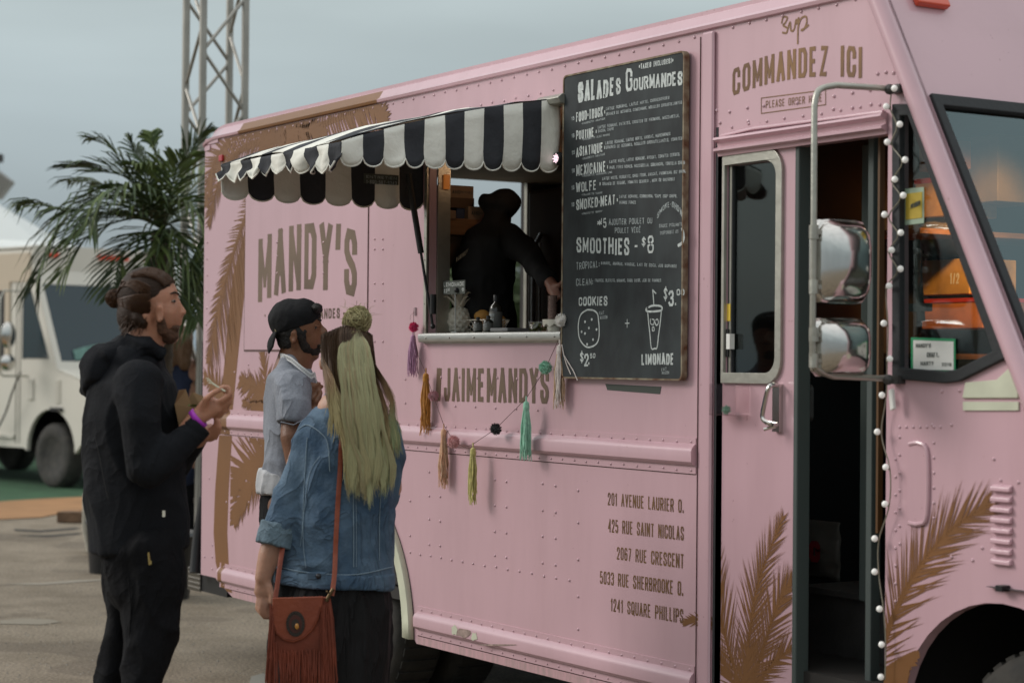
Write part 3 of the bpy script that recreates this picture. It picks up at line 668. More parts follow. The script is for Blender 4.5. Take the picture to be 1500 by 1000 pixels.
# ---- interior
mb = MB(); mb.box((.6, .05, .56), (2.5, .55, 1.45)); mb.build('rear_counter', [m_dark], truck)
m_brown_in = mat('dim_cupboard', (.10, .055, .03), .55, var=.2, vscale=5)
mb = MB()
qx = Yp(772, 400, 1.55).x-.05
mb.box((qx+.05, 1.55, .56), (qx+.62, 2.0, 2.4)); mb.build('tall_fridge', [m_brown_in], truck, bevel=.02)
mb = MB(); mb.tube([(qx+.16, 1.52, 1.3), (qx+.16, 1.52, 2.1), (qx+.2, 1.54, 2.17)], .012, 8); mb.tube([(qx+.22, 1.52, 1.3), (qx+.22, 1.52, 2.12)], .006, 6); mb.build('fridge_handle', [m_steel], truck, smooth=50)
# shelf partition behind the cab, closed right across to block the cab lamp's light
mb = MB(); mb.box((3.92, .06, .56), (3.97, 2.05, 2.49)); mb.build('partition', [m_black], truck)
mb = MB(); mb.box((3.99, 1.10, 1.53), (4.32, 2.02, 1.55)); mb.box((3.99, 1.10, 1.99), (4.32, 2.02, 2.01)); mb.build('cab_shelf', [m_wood], truck)
# seat
mb = MB(); mb.limb([(4.95, .95, .95), (4.93, .98, 1.45)], (.19, .17), (.06, .06), side=(0, 1, 0)); mb.box((4.9, .7, .85), (5.4, 1.2, .97)); mb.box((5.0, .8, .55), (5.3, 1.1, .85)); mb.build('cab_seat', [m_black], truck, bevel=.02)
# door well: steps, kick plate, inner posts
m_plate = mat('grubby_grey_plate', (.07, .068, .065), .45, metal=.4, var=.3, vscale=4, bump=.3, bscale=60)
mb = MB(); mb.box((4.54, .36, .35), (5.33, .40, .745)); mb.build('kick_plate', [m_plate], truck)
mb = MB(); mb.box((4.54, .34, .745), (5.33, 1.0, .765))
for i in range(12): 
    for j in range(3): mb.obox((4.9+i*.035, .37+j*.05, .767), (.011, .011*(-1)**(i+j), 0), (-.0025, .0025, 0), (0, 0, .002))
mb.build('step_tread', [m_plate], truck)
mb = MB(); mb.box((4.54, .05, .34), (5.33, .36, .36)); mb.build('lower_step', [m_plate], truck)
mb = MB(); x_ = Yp(1277, 500, .1).x; mb.box((x_-.012, .09, .5), (x_+.014, .13, 2.2)); x2 = Yp(1268, 800, .25).x; mb.box((x2-.02, .24, .76), (x2+.015, .28, 2.2)); mb.build('inner_post', [m_green_rub], truck, bevel=.004)
mb = MB(); x_ = Yp(1290, 500, .08).x; mb.box((x_-.006, .07, 1.0), (x_+.003, .09, 2.2)); mb.build('brass_strip', [mat('brown_trim', (.10, .045, .012), .5)], truck)
mb = MB(); q = Yp(1172, 590, .06); mb.prism(rrect(q.x-.03, q.x+.03, q.z-.06, q.z+.06, .02), .06, .09); mb.lathe((q.x, .04, q.z-.02), [(.001, -.01), (.012, -.01), (.012, .02), (.001, .02)], 10, 'y'); mb.build('door_lock', [m_plate], truck)
# warm lamp in the cab
lamp = MB(); lamp.ball((4.95, 1.05, 2.46), .03, 12, 8); lo = lamp.build('cab_lamp', [mat('warm_lit_bulb', (1, .6, .3), .4, emit=(1, .5, .18), estr=6)], truck, smooth=80)
ld = bpy.data.lights.new('cab_lamp_light', 'SPOT'); ld.energy = 130; ld.spot_size = math.radians(50); ld.spot_blend = .6; ld.color = (1, .5, .17); ld.shadow_soft_size = .05
lob = bpy.data.objects.new('cab_lamp_light', ld); COL.objects.link(lob); lob.location = (4.95, 1.05, 2.40); lob.rotation_euler = (V((4.18, 1.52, 1.88))-V(lob.location)).to_track_quat('-Z', 'Y').to_euler()
kd = bpy.data.lights.new('counter_lamp_light', 'POINT'); kd.energy = 2.2; kd.color = (1, .62, .36); kd.shadow_soft_size = .05
kob = bpy.data.objects.new('counter_lamp_light', kd); COL.objects.link(kob); kob.location = (2.95, .30, 2.38)
mb = MB(); mb.lathe((2.95, .30, 2.41), [(.001, .03), (.02, .03), (.045, 0), (.04, 0), (.018, .026), (.001, .026)], 16); mb.build('counter_lamp', [m_black], truck, smooth=40)

# ---- wheels
def wheel(parent, c, r, w, rim=m_tyre, name='wheel', axis='y', R=None):
    mb = MB(); pr = [(r*.55, -w*.42), (r*.62, -w*.5), (r*.9, -w*.5), (r*.97, -w*.42), (r, -w*.3), (r, w*.3), (r*.97, w*.42), (r*.9, w*.5), (r*.55, w*.5)]
    mb.lathe((0, 0, 0), pr, 40, 'y')
    for i in range(40):
        q = 2*PI*i/40; mb.obox((r*math.cos(q), 0, r*math.sin(q)), (-math.sin(q)*.018, 0, math.cos(q)*.018), (0, w*.34, 0), (math.cos(q)*.006, 0, math.sin(q)*.006))
    h = MB(); h.lathe((0, 0, 0), [(.01, -w*.28), (r*.16, -w*.28), (r*.18, -w*.12), (r*.42, -w*.2), (r*.5, -w*.4), (r*.56, -w*.42), (r*.56, -w*.2), (r*.3, 0), (.01, 0)], 30, 'y')
    for i in range(6):
        q = 2*PI*i/6; h.ball((r*.3*math.cos(q), -w*.2, r*.3*math.sin(q)), r*.04, 6, 4)
    T = (Matrix.Translation(V(c)) @ (R or Matrix.Identity(4)))
    for m_ in (mb, h): m_.v = [tuple(T @ V(v)) for v in m_.v]
    wo_ = mb.build(name, [m_tyre], parent, smooth=40); h.build('rim', [rim], wo_, smooth=40)
    return wo_
wheel(truck, (5.88, .20, .365), .36, .24)
wheel(truck, (1.87, .20, .38), .385, .25); wheel(truck, (1.87, .50, .38), .385, .25)
wheel(truck, (5.88, 1.9, .365), .36, .24); wheel(truck, (1.87, 1.9, .38), .385, .25)
# wheel wells (dark boxes) and undercarriage
mb = MB(); mb.box((5.36, .041, .9), (6.25, .9, .93)); mb.box((5.345, .041, .35), (5.36, .9, .93)); mb.box((5.36, .88, .35), (6.25, .9, .9)); mb.build('front_wheel_well', [m_black], truck)
mb = MB(); mb.box((1.15, .041, 1.06), (2.55, .9, 1.08)); mb.box((1.15, .041, .5), (1.17, .9, 1.06)); mb.box((2.53, .041, .5), (2.55, .9, 1.06)); mb.box((1.17, .88, .5), (2.53, .9, 1.06)); mb.build('rear_wheel_well', [m_black], truck)
mb = MB(); mb.box((2.6, .25, .30), (5.2, .33, .46)); mb.box((2.6, 1.6, .30), (5.2, 1.68, .46)); mb.box((2.9, .35, .24), (3.8, .9, .5)); mb.build('chassis', [m_black], truck, bevel=.01)
# cream fender lip at the rear arch
mb = MB()
lip = arc(1.852, .36, .68, 0, PI, 30); lip2 = arc(1.852, .36, .60, 0, PI, 30, .63)
vs = []
for (a, b), (c, d) in zip(lip, lip2): vs += [(a, -.004, b), (a-.01*(1 if a > 1.85 else -1), -.022, b), (c, -.012, d), (c, .03, d)]
mb.add(vs, [(4*i+j, 4*i+j+1, 4*i+j+5, 4*i+j+4) for i in range(30) for j in range(3)])
mb.build('wheel_arch_lip', [m_cream], truck, smooth=40, solid=.004)
# rear step bumper
s0 = Gp(272, 880, .40)
mb = MB(); mb.box((.05, .06, .32), (.52, 1.9, .43)); mb.build('rear_step', [m_black], truck)
mb = MB(); mb.box((.044, .055, .315), (.05, 1.9, .432)); mb.box((.044, .052, .315), (.20, .058, .432))
for i in range(7):
    for j in range(5): mb.obox((.055+i*.022, .05, .325+j*.024), (.0035, 0, .008*(-1)**0), (.002, 0, -.001), (0, .002, 0))
mb.build('diamond_plate', [m_steel], truck)
mb = MB(); mb.box((.27, .03, .5), (.32, .08, 1.75)); mb.tube([(.24, .05, .5), (.24, .05, 1.6)], .018, 8); mb.tube([(.25, -.0, .42), (.22, .03, .6), (.25, .05, .8)], .03, 8); mb.build('rear_door_edge', [m_black], truck, smooth=50)

# ---- mirror on its tube arm
mx_ = 5.36
mir = MB()
pa = [Xp(1322, 132, mx_), Xp(1290, 129, mx_), Xp(1225, 125, mx_), Xp(1200, 132, mx_), Xp(1193, 155, mx_), Xp(1192, 330, mx_), Xp(1190, 520, mx_), Xp(1197, 540, mx_), Xp(1220, 551, mx_), Xp(1290, 554, mx_), Xp(1318, 553, mx_)]
pth = [pa[0], pa[1]]+cubic(pa[2:5], 6)+[pa[5]]+cubic(pa[6:9], 6)+[pa[9], pa[10]]
mir.tube(pth, .0095, 10); arm = mir.build('mirror_arm', [m_alu], truck, smooth=50)
for a, b in ((1316, 132), (1314, 556)):
    mb = MB(); q = Yp(a, b); mb.box((q.x-.012, -.03, q.z-.012), (q.x+.035, 0, q.z+.012)); mb.ball((q.x-.005, -.03, q.z), .016, 8, 6)
    mb.build('arm_bracket', [m_plate], arm)
def mirror_head(y0p, y1p, x0p, x1p):
    c0 = Xp(x0p, y0p, mx_); c1 = Xp(x1p, y1p, mx_)
    ya, yb = c0.y, c1.y; za, zb = c1.z, c0.z
    cy, cz, hw, hh = (ya+yb)/2, (za+zb)/2, (yb-ya)/2, (zb-za)/2
    mb = MB(); N = 28; rings = []
    for sc, dx in ((1, -.03), (1, -.012), (.985, -.006), (.94, -.002), (.92, .006), (.8, .03), (.55, .045), (.25, .052)):
        for k_ in range(N):
            q = 2*PI*k_/N; c_, s_ = math.cos(q), math.sin(q); p_ = 6 if sc > .9 else 4
            rr = (abs(c_)**p_+abs(s_)**p_)**(-1/p_)
            rings.append((mx_+dx, cy+hw*sc*rr*c_, cz+hh*sc*rr*s_))
    mb.add(rings, [(i*N+j, i*N+(j+1) % N, (i+1)*N+(j+1) % N, (i+1)*N+j) for i in range(7) for j in range(N)]+[tuple(range(7*N, 8*N)), tuple(range(N-1, -1, -1))])
    return mb
h1 = mirror_head(318, 447, 1196, 1274).build('mirror_head', [m_chrome], truck, smooth=35, label='taller upper chrome mirror head')
h2 = mirror_head(464, 553, 1196, 1273).build('mirror_head', [m_chrome], truck, smooth=35, label='shorter lower chrome mirror head')
mb = MB()
for z in (Xp(1192, 340, mx_), Xp(1192, 420, mx_), Xp(1192, 490, mx_), Xp(1192, 528, mx_)): mb.tube([z-V((0, 0, .02)), z+V((0, 0, .02))], .014, 8); mb.box((mx_-.01, z.y, z.z-.006), (mx_+.01, z.y+.03, z.z+.006))
mb.build('arm_clamp', [m_alu], arm, smooth=50)

# ---- printed lettering
lettering('painted_lettering', [m_bronze], truck, [("MANDY'S", [(379, 444), (452, 424), (524, 436)], [(375, 355), (452, 327), (524, 339)])], w=.155, y=-.0045, gap=1.6)
lettering('painted_lettering', [m_bronze], truck, [("SALADES GOURMANDES", [(396, 471), (450, 468), (499, 466)], [(396, 456), (450, 453), (499, 451)])], w=.2, y=-.0045, gap=2)
mb = MB()
for a, b in ((389.5, 462), (505, 459)): q = Yp(a, b); mb.lathe((q.x, 0, q.z), [(.001, -.0052), (.006, -.0052), (.006, -.004), (.001, -.004)], 8, 'y')
mb.build('printed_dot', [m_bronze], truck)
lettering('painted_lettering', [m_bronze], truck, [("#JAIMEMANDYS", [(637, 587), (804, 591)], [(637, 539), (804, 539)])], w=.16, y=-.001, gap=1.6)
for t, b, u in (("201 AVENUE LAURIER O.", [(890.5, 739.3), (1001.8, 750.8)], [(890.5, 721), (1001.8, 731.2)]), ("425 RUE SAINT NICOLAS", [(891, 778.8), (1001.8, 791)], [(891, 759.6), (1001.8, 770.8)]),
                ("2067 RUE CRESCENT", [(903.8, 818.7), (1001.8, 832)], [(903.8, 800.5), (1001.8, 811)]), ("5033 RUE SHERBROOKE O.", [(879, 854), (1001, 872.3)], [(879, 835.5), (1001, 851.3)]),
                ("1241 SQUARE PHILLIPS", [(894.7, 894.3), (1001, 912.5)], [(894.7, 875.8), (1001, 891.5)])):
    lettering('address_lettering', [m_dbronze], truck, [(t, b, u)], w=.12, y=-.001, gap=1.7)
lettering('painted_lettering', [m_dbronze], truck, [("COMMANDEZ ICI", [(1073, 141), (1170, 115), (1263, 115)], [(1070, 104), (1170, 71), (1267, 70)])], w=.155, y=-.001, gap=1.9)
lettering('painted_lettering', [m_dbronze], truck, [("PLEASE ORDER HERE", [(1122, 159), (1204, 149)], [(1122, 148), (1204, 138)])], w=.12, y=-.001, gap=2)
mb = MB()
def pxstroke(mb, pts, w, y=-.001, close=False):
    pp = [P(a, b) for a, b in pts]
    if close: pp.append(pp[0])
    ribbon(mb, pp, w, lambda u, v, l: (u, y-l, v), 1e-5*random.random())
pxstroke(mb, [(1115.4, 144), (1209.6, 132), (1209.6, 153.6), (1115.4, 166.5)], .0035, close=True)
mb.build('printed_box', [m_dbronze], truck, fixn=False)
mb = MB()
def cur(pts, n=5): return [(v.x, v.y) for v in cubic([(a, b, 0) for a, b in pts], n)]
# "svp" in script, from crop pixels
K = lambda pts: [(1020+a/3.333, b/3.333) for a, b in pts]
pxstroke(mb, K(cur([(418, 112), (425, 85), (445, 88), (435, 112), (425, 125), (445, 140), (440, 162), (420, 160)])), .0065, -.0011)
pxstroke(mb, K(cur([(443, 158), (458, 110), (463, 150), (478, 145), (487, 100), (494, 108), (487, 120)])), .0065, -.0012)
pxstroke(mb, K(cur([(494, 108), (500, 92), (497, 150), (496, 212)])), .0065, -.0013)
pxstroke(mb, K(cur([(497, 140), (510, 95), (535, 82), (540, 110), (525, 145), (512, 148), (530, 140), (550, 122)])), .0065, -.0014)
mb.build('script_lettering', [m_dbronze], truck, fixn=False)

# ---- palm tree print: flat fronds made of many pointed leaflets
def clip(poly, rc):
    x0, x1, z0, z1 = rc
    for ax, lim, sg in ((0, x0, 1), (0, x1, -1), (1, z0, 1), (1, z1, -1)):
        out = []
        for i in range(len(poly)):
            a, b = poly[i-1], poly[i]; da = (a[ax]-lim)*sg; db = (b[ax]-lim)*sg
            if (da >= 0) != (db >= 0):
                t = da/(da-db); out.append((a[0]+(b[0]-a[0])*t, a[1]+(b[1]-a[1])*t))
            if db >= 0: out.append(b)
        poly = out
        if len(poly) < 3: return []
    return poly
def frond_print(pxs, l1, l2, rc, y=0.0, n=46, wid=.016, back=.55, seed=1, droop=0, thick=.014):
    rnd = random.Random(seed); mb = MB(); c = cubic([(*P(a, b, y), 0) for a, b in pxs], 10); k_ = [0]
    def put(poly):
        poly = clip(poly, rc)
        if len(poly) >= 3:
            k_[0] += 1; yy = y-.0008-k_[0]*1.2e-5
            mb.add([(p[0], yy, p[1]) for p in poly], [tuple(range(len(poly)))])
    N = len(c)
    for i in range(N-1):
        t = i/(N-1); w = thick*(1-t)**.7+.001; d = (c[i+1]-c[i]); 
        if d.length < 1e-6: continue
        d.normalize(); nn = V((-d.y, d.x, 0)); a, b = c[i]-d*.002, c[i+1]+d*.002
        put([(a+nn*w)[:2], (a-nn*w)[:2], (b-nn*w)[:2], (b+nn*w)[:2]])
    for i in range(n):
        t = (i+.5)/n; f_ = t*(N-1); j = min(int(f_), N-2); p = c[j].lerp(c[j+1], f_-j); d = (c[j+1]-c[j]).normalized()
        env = math.sin(PI*min(1, t*.86+.14))**.6*.9+.12
        for sg, L in ((1, l1), (-1, l2)):
            if L <= 0: continue
            ll = L*env*rnd.uniform(.75, 1.12); bk = back+rnd.uniform(-.12, .12)+.35*t
            nn = V((-d.y, d.x, 0))*sg; dr = (nn*math.cos(bk)+d*math.sin(bk)).normalized(); dr = (dr+V((0, -droop, 0))).normalized()
            ww = wid*rnd.uniform(.6, 1.1); q = V((-dr.y, dr.x, 0))
            m_ = p+dr*ll*.45; tip = p+dr*ll+V((0, -ll*droop*.3, 0))
            put([(p+q*ww*.55)[:2], (p-q*ww*.55)[:2], (m_-q*ww*.45)[:2], tip[:2], (m_+q*ww*.45)[:2]])
    return mb
def fp(*a, parent=truck, m=m_brown, **k):
    mb = frond_print(*a, **k)
    if mb.v: mb.build('palm_print', [m], parent, fixn=False)
RC = (XR+.003, 2.3, 1.262, 2.604)
RC1 = (XR+.003, a0[0]-.008, 1.262, 2.604)
# trunk
mb = MB(); L_ = [(372, 285), (362, 325), (352, 365), (342, 400), (335, 460), (330, 520), (326, 560), (322, 599)]; R_ = [(388, 285), (380, 325), (371, 365), (362, 400), (355, 460), (349, 520), (345, 560), (341, 600)]
lo_, hi_ = [P(*q) for q in L_], [P(*q) for q in R_]
mb.add([(a, -.0006, b) for pr_ in zip(lo_, hi_) for a, b in pr_], [(2*i, 2*i+1, 2*i+3, 2*i+2) for i in range(7)])
L_ = [(321, 637), (315, 720), (313, 780), (316, 823), (323, 852), (333, 866)]; R_ = [(340, 638), (335, 720), (333, 780), (335, 823), (337, 852), (340, 868)]
lo_, hi_ = [P(*q) for q in L_], [P(*q) for q in R_]
mb.add([(a, -.0006, b) for pr_ in zip(lo_, hi_) for a, b in pr_], [(2*i, 2*i+1, 2*i+3, 2*i+2) for i in range(5)])
mb.build('palm_trunk_print', [m_brown], truck, fixn=False)
fp([(440, 215), (385, 195), (340, 205), (312, 245), (303, 300)], .17, .24, RC, seed=1, n=60, wid=.013, thick=.028)
fp([(440, 215), (400, 205), (350, 222), (322, 262), (306, 330)], .16, .20, RC, seed=11, n=56, wid=.011, thick=.026)
fp([(400, 240), (440, 200), (500, 172), (550, 160), (569, 190)], .12, .22, RC, seed=2, n=64, wid=.018, thick=.02, back=.35)
fp([(380, 220), (420, 190), (455, 190), (478, 196)], .10, .12, RC, seed=3, n=40, wid=.016, thick=.03)
fp([(372, 285), (352, 340), (332, 405), (318, 460), (305, 530)], .34, .15, RC1, seed=4, n=62, wid=.0105, thick=.017, back=.45, droop=.15)
fp([(400, 640), (392, 580), (384, 515)], .1, .13, (a0[0], 1.9, 1.262, a2[1]-.01), seed=5, n=24, wid=.016, thick=.012)
fp([(410, 600), (385, 575), (352, 558)], .16, .12, (P(346, 570)[0], 1.9, 1.262, a2[1]-.01), seed=6, n=30, wid=.02, thick=.03)
fp([(420, 610), (390, 597), (356, 590)], .10, .10, (P(345, 570)[0], 1.9, 1.262, a2[1]-.01), seed=7, n=26, wid=.018, thick=.02)
fp([(330, 590), (316, 565), (300, 552)], .10, .12, (XR+.003, P(332, 560)[0], 1.262, 1.7), seed=8, n=22, wid=.016, thick=.012)
RL = (P(338, 700)[0], 2.3, .51, 1.132)
fp([(430, 650), (395, 662), (360, 685), (342, 722)], .14, .28, RL, seed=9, n=44, wid=.024, thick=.03)
fp([(425, 690), (395, 690), (362, 720), (343, 765)], .14, .28, RL, seed=10, n=44, wid=.02, thick=.026, droop=.2)
fp([(410, 650), (390, 650), (366, 645)], .05, .08, RL, seed=12, n=18, wid=.012, thick=.01)
# door palm
RD = (4.547, 4.903, .362, 1.2)
dcl = dict(y=dy)
for s_, (pp, a_, b_, n_) in enumerate((([(1092, 1010), (1098, 930), (1112, 850), (1147, 757)], .15, .15, 50), ([(1085, 1010), (1062, 930), (1050, 880), (1046, 800)], .16, .18, 44), ([(1098, 1010), (1118, 950), (1138, 890), (1160, 850)], .16, .16, 44),
        ([(1100, 1015), (1130, 975), (1165, 945)], .12, .10, 30), ([(1080, 1015), (1060, 970), (1040, 950)], .12, .10, 30), ([(1088, 1030), (1092, 990), (1098, 950)], .14, .14, 30))):
    fp(pp, a_, b_, RD, seed=20+s_, n=n_, wid=.0054, thick=.007, back=.8, parent=sdoor, **dcl)
fp([(1085, 925), (1050, 915), (1020, 908), (1003, 911)], .06, .06, (4.3, 4.517, .51, .75), seed=30, n=14, wid=.012, thick=.01, back=.9)
# front palm
RF = (5.338, 5.98, .35, 1.6)
fp([(1280, 990), (1310, 900), (1348, 830), (1395, 775), (1450, 738)], .20, .19, RF, seed=31, n=62, wid=.0058, thick=.011, back=.8)
fp([(1295, 1010), (1312, 985), (1345, 955)], .02, .05, RF, seed=32, n=14, wid=.02, thick=.05)
mb = MB(); mb.prism([P(1296, 985), P(1310, 972), P(1345, 955), P(1334, 975), P(1328, 1010), P(1294, 1010)], -.0014, 0); mb.build('palm_print', [m_brown], truck)
# ================================================================ AWNING (part of the truck)
m_wht = mat('cream_canvas', (.74, .73, .66), .85, var=.07, vscale=5, bump=.5, bscale=26)
m_blk = mat('black_canvas', (.032, .034, .040), .9, var=.2, vscale=5, bump=.5, bscale=26)
aw = MB(); AX0, AX1, AD, AZ, FZ = 2.57, 3.585, .90, 2.475, 2.262
def wr(x, y, s=1.0): return noise.noise(V((x*5, y*5, 1.3)))*.012*s+noise.noise(V((x*14, y*14, 7)))*.004*s
NS = 11; SUB = 6
def top(u, v):     # u along truck, v outwards
    x = AX0+(AX1-AX0)*u; y = -AD*v
    z = AZ+(FZ-AZ)*v+.022*math.sin(PI*v)**.8*1.0+.012*math.sin(PI*u)*math.sin(PI*v)+wr(x, y)
    if v > .9: z -= .0
    return (x, y, z)
aw.grid(top, NS*SUB, 14, mi=lambda i, j: (i//SUB) % 2)
canopy = aw.build('awning', [m_blk, m_wht], truck, smooth=80, solid=.003)
def scal(t, d=.03): return d*(abs(math.sin(PI*t))**.55)
def valance(fn, n, h, name, flip=0, sub=8, rows=6, wob=.008):
    mb = MB()
    def g(u, v):
        t = u*n; x, y, z, (nx, ny), hh = fn(u)
        zz = z - v*(hh+scal(t))
        w_ = (noise.noise(V((u*n*.9, v*1.5, n)))*.02+math.sin(u*n*PI*2)*.003)*v*wob/.008
        return (x+nx*w_, y+ny*w_, zz)
    mb.grid(g, n*sub, rows, mi=lambda i, j: ((i//sub)+flip) % 2)
    o = mb.build(name, [m_blk, m_wht], canopy, smooth=80, solid=.003)
    e_ = MB(); pts = [V(g(i/(n*sub), 1)) for i in range(n*sub+1)]; e_.tube(pts, .0035, 5); e_.build('piping', [m_wht], canopy, smooth=60)
    return o
# right side (faces the front of the truck)
def fr_(u):  # u=0 at the wall, 1 at the outer corner
    zt = AZ+(FZ-AZ)*u+.022*math.sin(PI*u)**.8-.002
    return (AX1, -AD*u, zt, (1, 0), zt-2.235+.03*u)
valance(fr_, 11, .1, 'side_valance', flip=1)
def fl_(u):
    zt = AZ+(FZ-AZ)*u+.022*math.sin(PI*u)**.8-.002
    return (AX0, -AD*u, zt, (1, 0), zt-2.155)
valance(fl_, 8, .1, 'side_valance', flip=0)
def ff_(u): return (AX0+(AX1-AX0)*u, -AD-.002, FZ-.004, (0, 1), .035+.03*u+.008*math.sin(9*u))
valance(ff_, 11, .1, 'front_valance', wob=.018)
mb = MB(); mb.tube([(AX0+.01, -AD+.02, FZ-.02), (AX1-.01, -AD+.02, FZ-.02)], .010, 8); mb.tube([(AX0+.04, 0, AZ-.03), (AX0+.04, -AD+.03, FZ-.025)], .011, 8); mb.tube([(AX1-.04, 0, AZ-.03), (AX1-.04, -AD+.03, FZ-.025)], .011, 8); mb.build('awning_frame', [m_alu], canopy, smooth=60)
s0 = Yp(634, 478, -.02); s1 = Xp(598, 255, 2.62)
mb = MB(); sm = s1.lerp(s0, .52); mb.tube([s1, sm], .013, 8); mb.tube([sm, s0], .006, 8); mb.ball(s0, .011, 8, 6); mb.tube([s0-V((0, 0, -.05)), s0-V((0, 0, -.13))], .014, 8); mb.build('gas_strut', [m_black], truck, smooth=50)
mb = MB()
lx = AX0+.006
def wl(text, y0, y1, z0, z1):
    m2 = MB(); write(m2, text, [(y0, z0), (y1, z0)], [(y0, z1), (y1, z1)], w=.17, y=0, plane=1); return [(lx+.004-v[1]*0, v[0], v[2]) for v in m2.v], m2.f
mb.box((lx-.002, -.28, 2.222), (lx+.002, -.12, 2.262), 0)
for t, z0, z1 in (("1-800-567-9343", 2.221, 2.236), ("ENTRETIEN", 2.243, 2.254)):
    v_, f_ = wl(t, -.27, -.13, z0, z1); mb.add(v_, f_, 1)
mb.build('awning_label', [m_ink, m_chalk2], canopy, fixn=False)

# ================================================================ CHALKBOARD
m_slate = mat('chalkboard_slate', (.014, .017, .019), .75, col2=(.034, .042, .044), vscale=7, stretch=(1.4, 1, .8), bump=.1, bscale=30, detail=8)
m_rust = mat('rusty_edge', (.10, .035, .012), .8, col2=(.30, .26, .18), vscale=22, detail=7)
cbx0, cbx1, cbz0, cbz1 = 3.652, 4.383, 1.447, 2.550
cb = thing('chalkboard', (4.02, -.02, cbz0), 'tall black chalkboard menu hanging on the truck right of the serving window', 'menu board')
def rr2(x0, x1, z0, z1, r): return rrect(x0, x1, z0, z1, r)
mb = MB(); mb.prism(rr2(cbx0+.006, cbx1-.006, cbz0+.006, cbz1-.006, .015), -.030, -.004); mb.build('board', [m_slate], cb)
mb = MB(); mb.prism(rr2(cbx0, cbx1, cbz0, cbz1, .02), -.0325, -.010, [rr2(cbx0+.006, cbx1-.006, cbz0+.006, cbz1-.006, .015)]); mb.build('frame', [m_rust], cb)
CY = -.031
def U(*a, t=0):   # crop A pixels (820,60) or B (820,310), scale 3.846
    return (820+a[0]/3.846, (60 if t == 0 else 310)+a[1]/3.846)
def chalk(items, m, **k):
    for it in items:
        mb = MB(); kk = dict(k); 
        if len(it) > 5: kk.update(it[5])
        t = it[0]; bl, br, h1_, h2_ = it[1], it[2], it[3], it[4]
        write(mb, t, [bl, br], [(bl[0], bl[1]-h1_), (br[0], br[1]-h2_)], y=CY, py=CY, **kk)
        mb.build('chalk_line', [m], cb, fixn=False)
chalk([('*TAXES INCLUSES!*', U(445, 162), U(640, 125), 7.5, 8, dict(w=.2)),
 ('SALADES', U(103, 350), U(346, 300), 31, 24, dict(w=.2, gap=1.2)), ('G', U(372, 292), U(410, 282), 33, 31, dict(w=.15)), ('OURMANDES', U(415, 280), U(690, 246), 19, 21, dict(w=.2, gap=1)),
 ('FOOD·TRUCK', U(92, 458), U(243, 425), 14, 14, dict(w=.17)), ('POUTINE', U(92, 558), U(192, 540), 13, 13, dict(w=.17)), ('ASIATIQUE', U(92, 655), U(242, 625), 14, 14, dict(w=.17)),
 ('MEXICAINE', U(92, 762), U(258, 735), 16, 15, dict(w=.17)), ('WOLFE', U(92, 853), U(205, 838), 14, 14, dict(w=.17)), ('SMOKED·MEAT', U(92, 952), U(312, 922), 15, 14.5, dict(w=.17))], m_chalk, wob=.9)
for x_, y_ in ((250, 395), (202, 505), (250, 595), (266, 705), (224, 800), (321, 890)):
    mb = MB(); write(mb, ':', [U(x_, y_+18), U(x_+5, y_+17)], [U(x_, y_-8), U(x_+5, y_-9)], w=.3, y=CY, py=CY); mb.build('chalk_line', [m_chalk], cb, fixn=False)
chalk([('LAITUE ROMAINE, LAITUE MIXTE, CANNEBERGES', U(260, 393), U(618, 328), 4.6, 4.6), ('GRAINES DE SESAMES, CONCOMBRE, NOUILLES CROUSTILLANTES', U(260, 422), U(690, 355), 4.4, 4.6),
 ('LAITUE ROMAINE, PATATES, CROUTES DE FROMAGE, MOZZARELLA,', U(215, 495), U(676, 430), 4.4, 4.8), ('BACON, CHIPS', U(215, 517), U(303, 503), 4.2, 4.2),
 ('LAITUE ROMAINE, LAITUE MIXTE, AVOCAT, MANDARINES', U(258, 585), U(625, 532), 4.6, 4.8), ('GRAINES DE SESAMES, NOUILLES CROUSTILLANTES, TOMATES', U(260, 610), U(692, 558), 4.6, 4.8),
 ('LAITUE MIXTE, LAITUE ROMAINE, AVOCAT, TOMATES CERISES,', U(280, 690), U(680, 647), 4.6, 5), ('MAIS, FEVES NOIRES, MOZZARELLA, CORIANDRE, TORTILLA CHIPS', U(280, 722), U(706, 694), 4.4, 5),
 ('LAITUE MIXTE, ROQUETTE, CHOU FRISE, AVOCAT, PARMESAN, RIZ BRUN,', U(240, 785), U(712, 742), 4.6, 4.6), ('GRAINES DE SESAME, TOMATES CERISES , NOIX DE GRENOBLE', U(240, 815), U(650, 787), 4.6, 4.6),
 ('LAITUE ROMAINE, CORNICHON, "CAPE COD" CHIPS,', U(335, 885), U(662, 882), 4.6, 4.8), ('VIANDE FUMEE', U(335, 918), U(430, 918), 4.4, 4.6)], m_chalk2, w=.2, wob=1.1, gap=1.2)
chalk([('-VINAIGRETTE ASIATIQUE', U(122, 473), U(257, 443), 3, 3), ('-VINAIGRETTE BLEU POIVRE', U(124, 563), U(283, 533), 3, 3), ('-VINAIGRETTE ASIATIQUE', U(124, 672), U(255, 643), 3, 3),
 ('-VINAIGRETTE CORIANDRE LIME', U(122, 768), U(296, 745), 3, 3), ('-VINAIGRETTE TAMARI', U(122, 874), U(240, 860), 3, 3), ('-VINAIGRETTE "RANCH"', U(122, 980), U(240, 964), 3, 3),
 ('15', U(66, 450), U(82, 445), 6, 6), ('16', U(66, 548), U(82, 544), 6, 6), ('15', U(68, 642), U(84, 638), 6, 6), ('16', U(68, 745), U(84, 741), 6, 6), ('16', U(66, 840), U(82, 836), 6, 6), ('16', U(66, 935), U(82, 931), 6, 6)], m_chalk2, w=.22, wob=1.1)
b_ = lambda *a: U(*a, t=1)
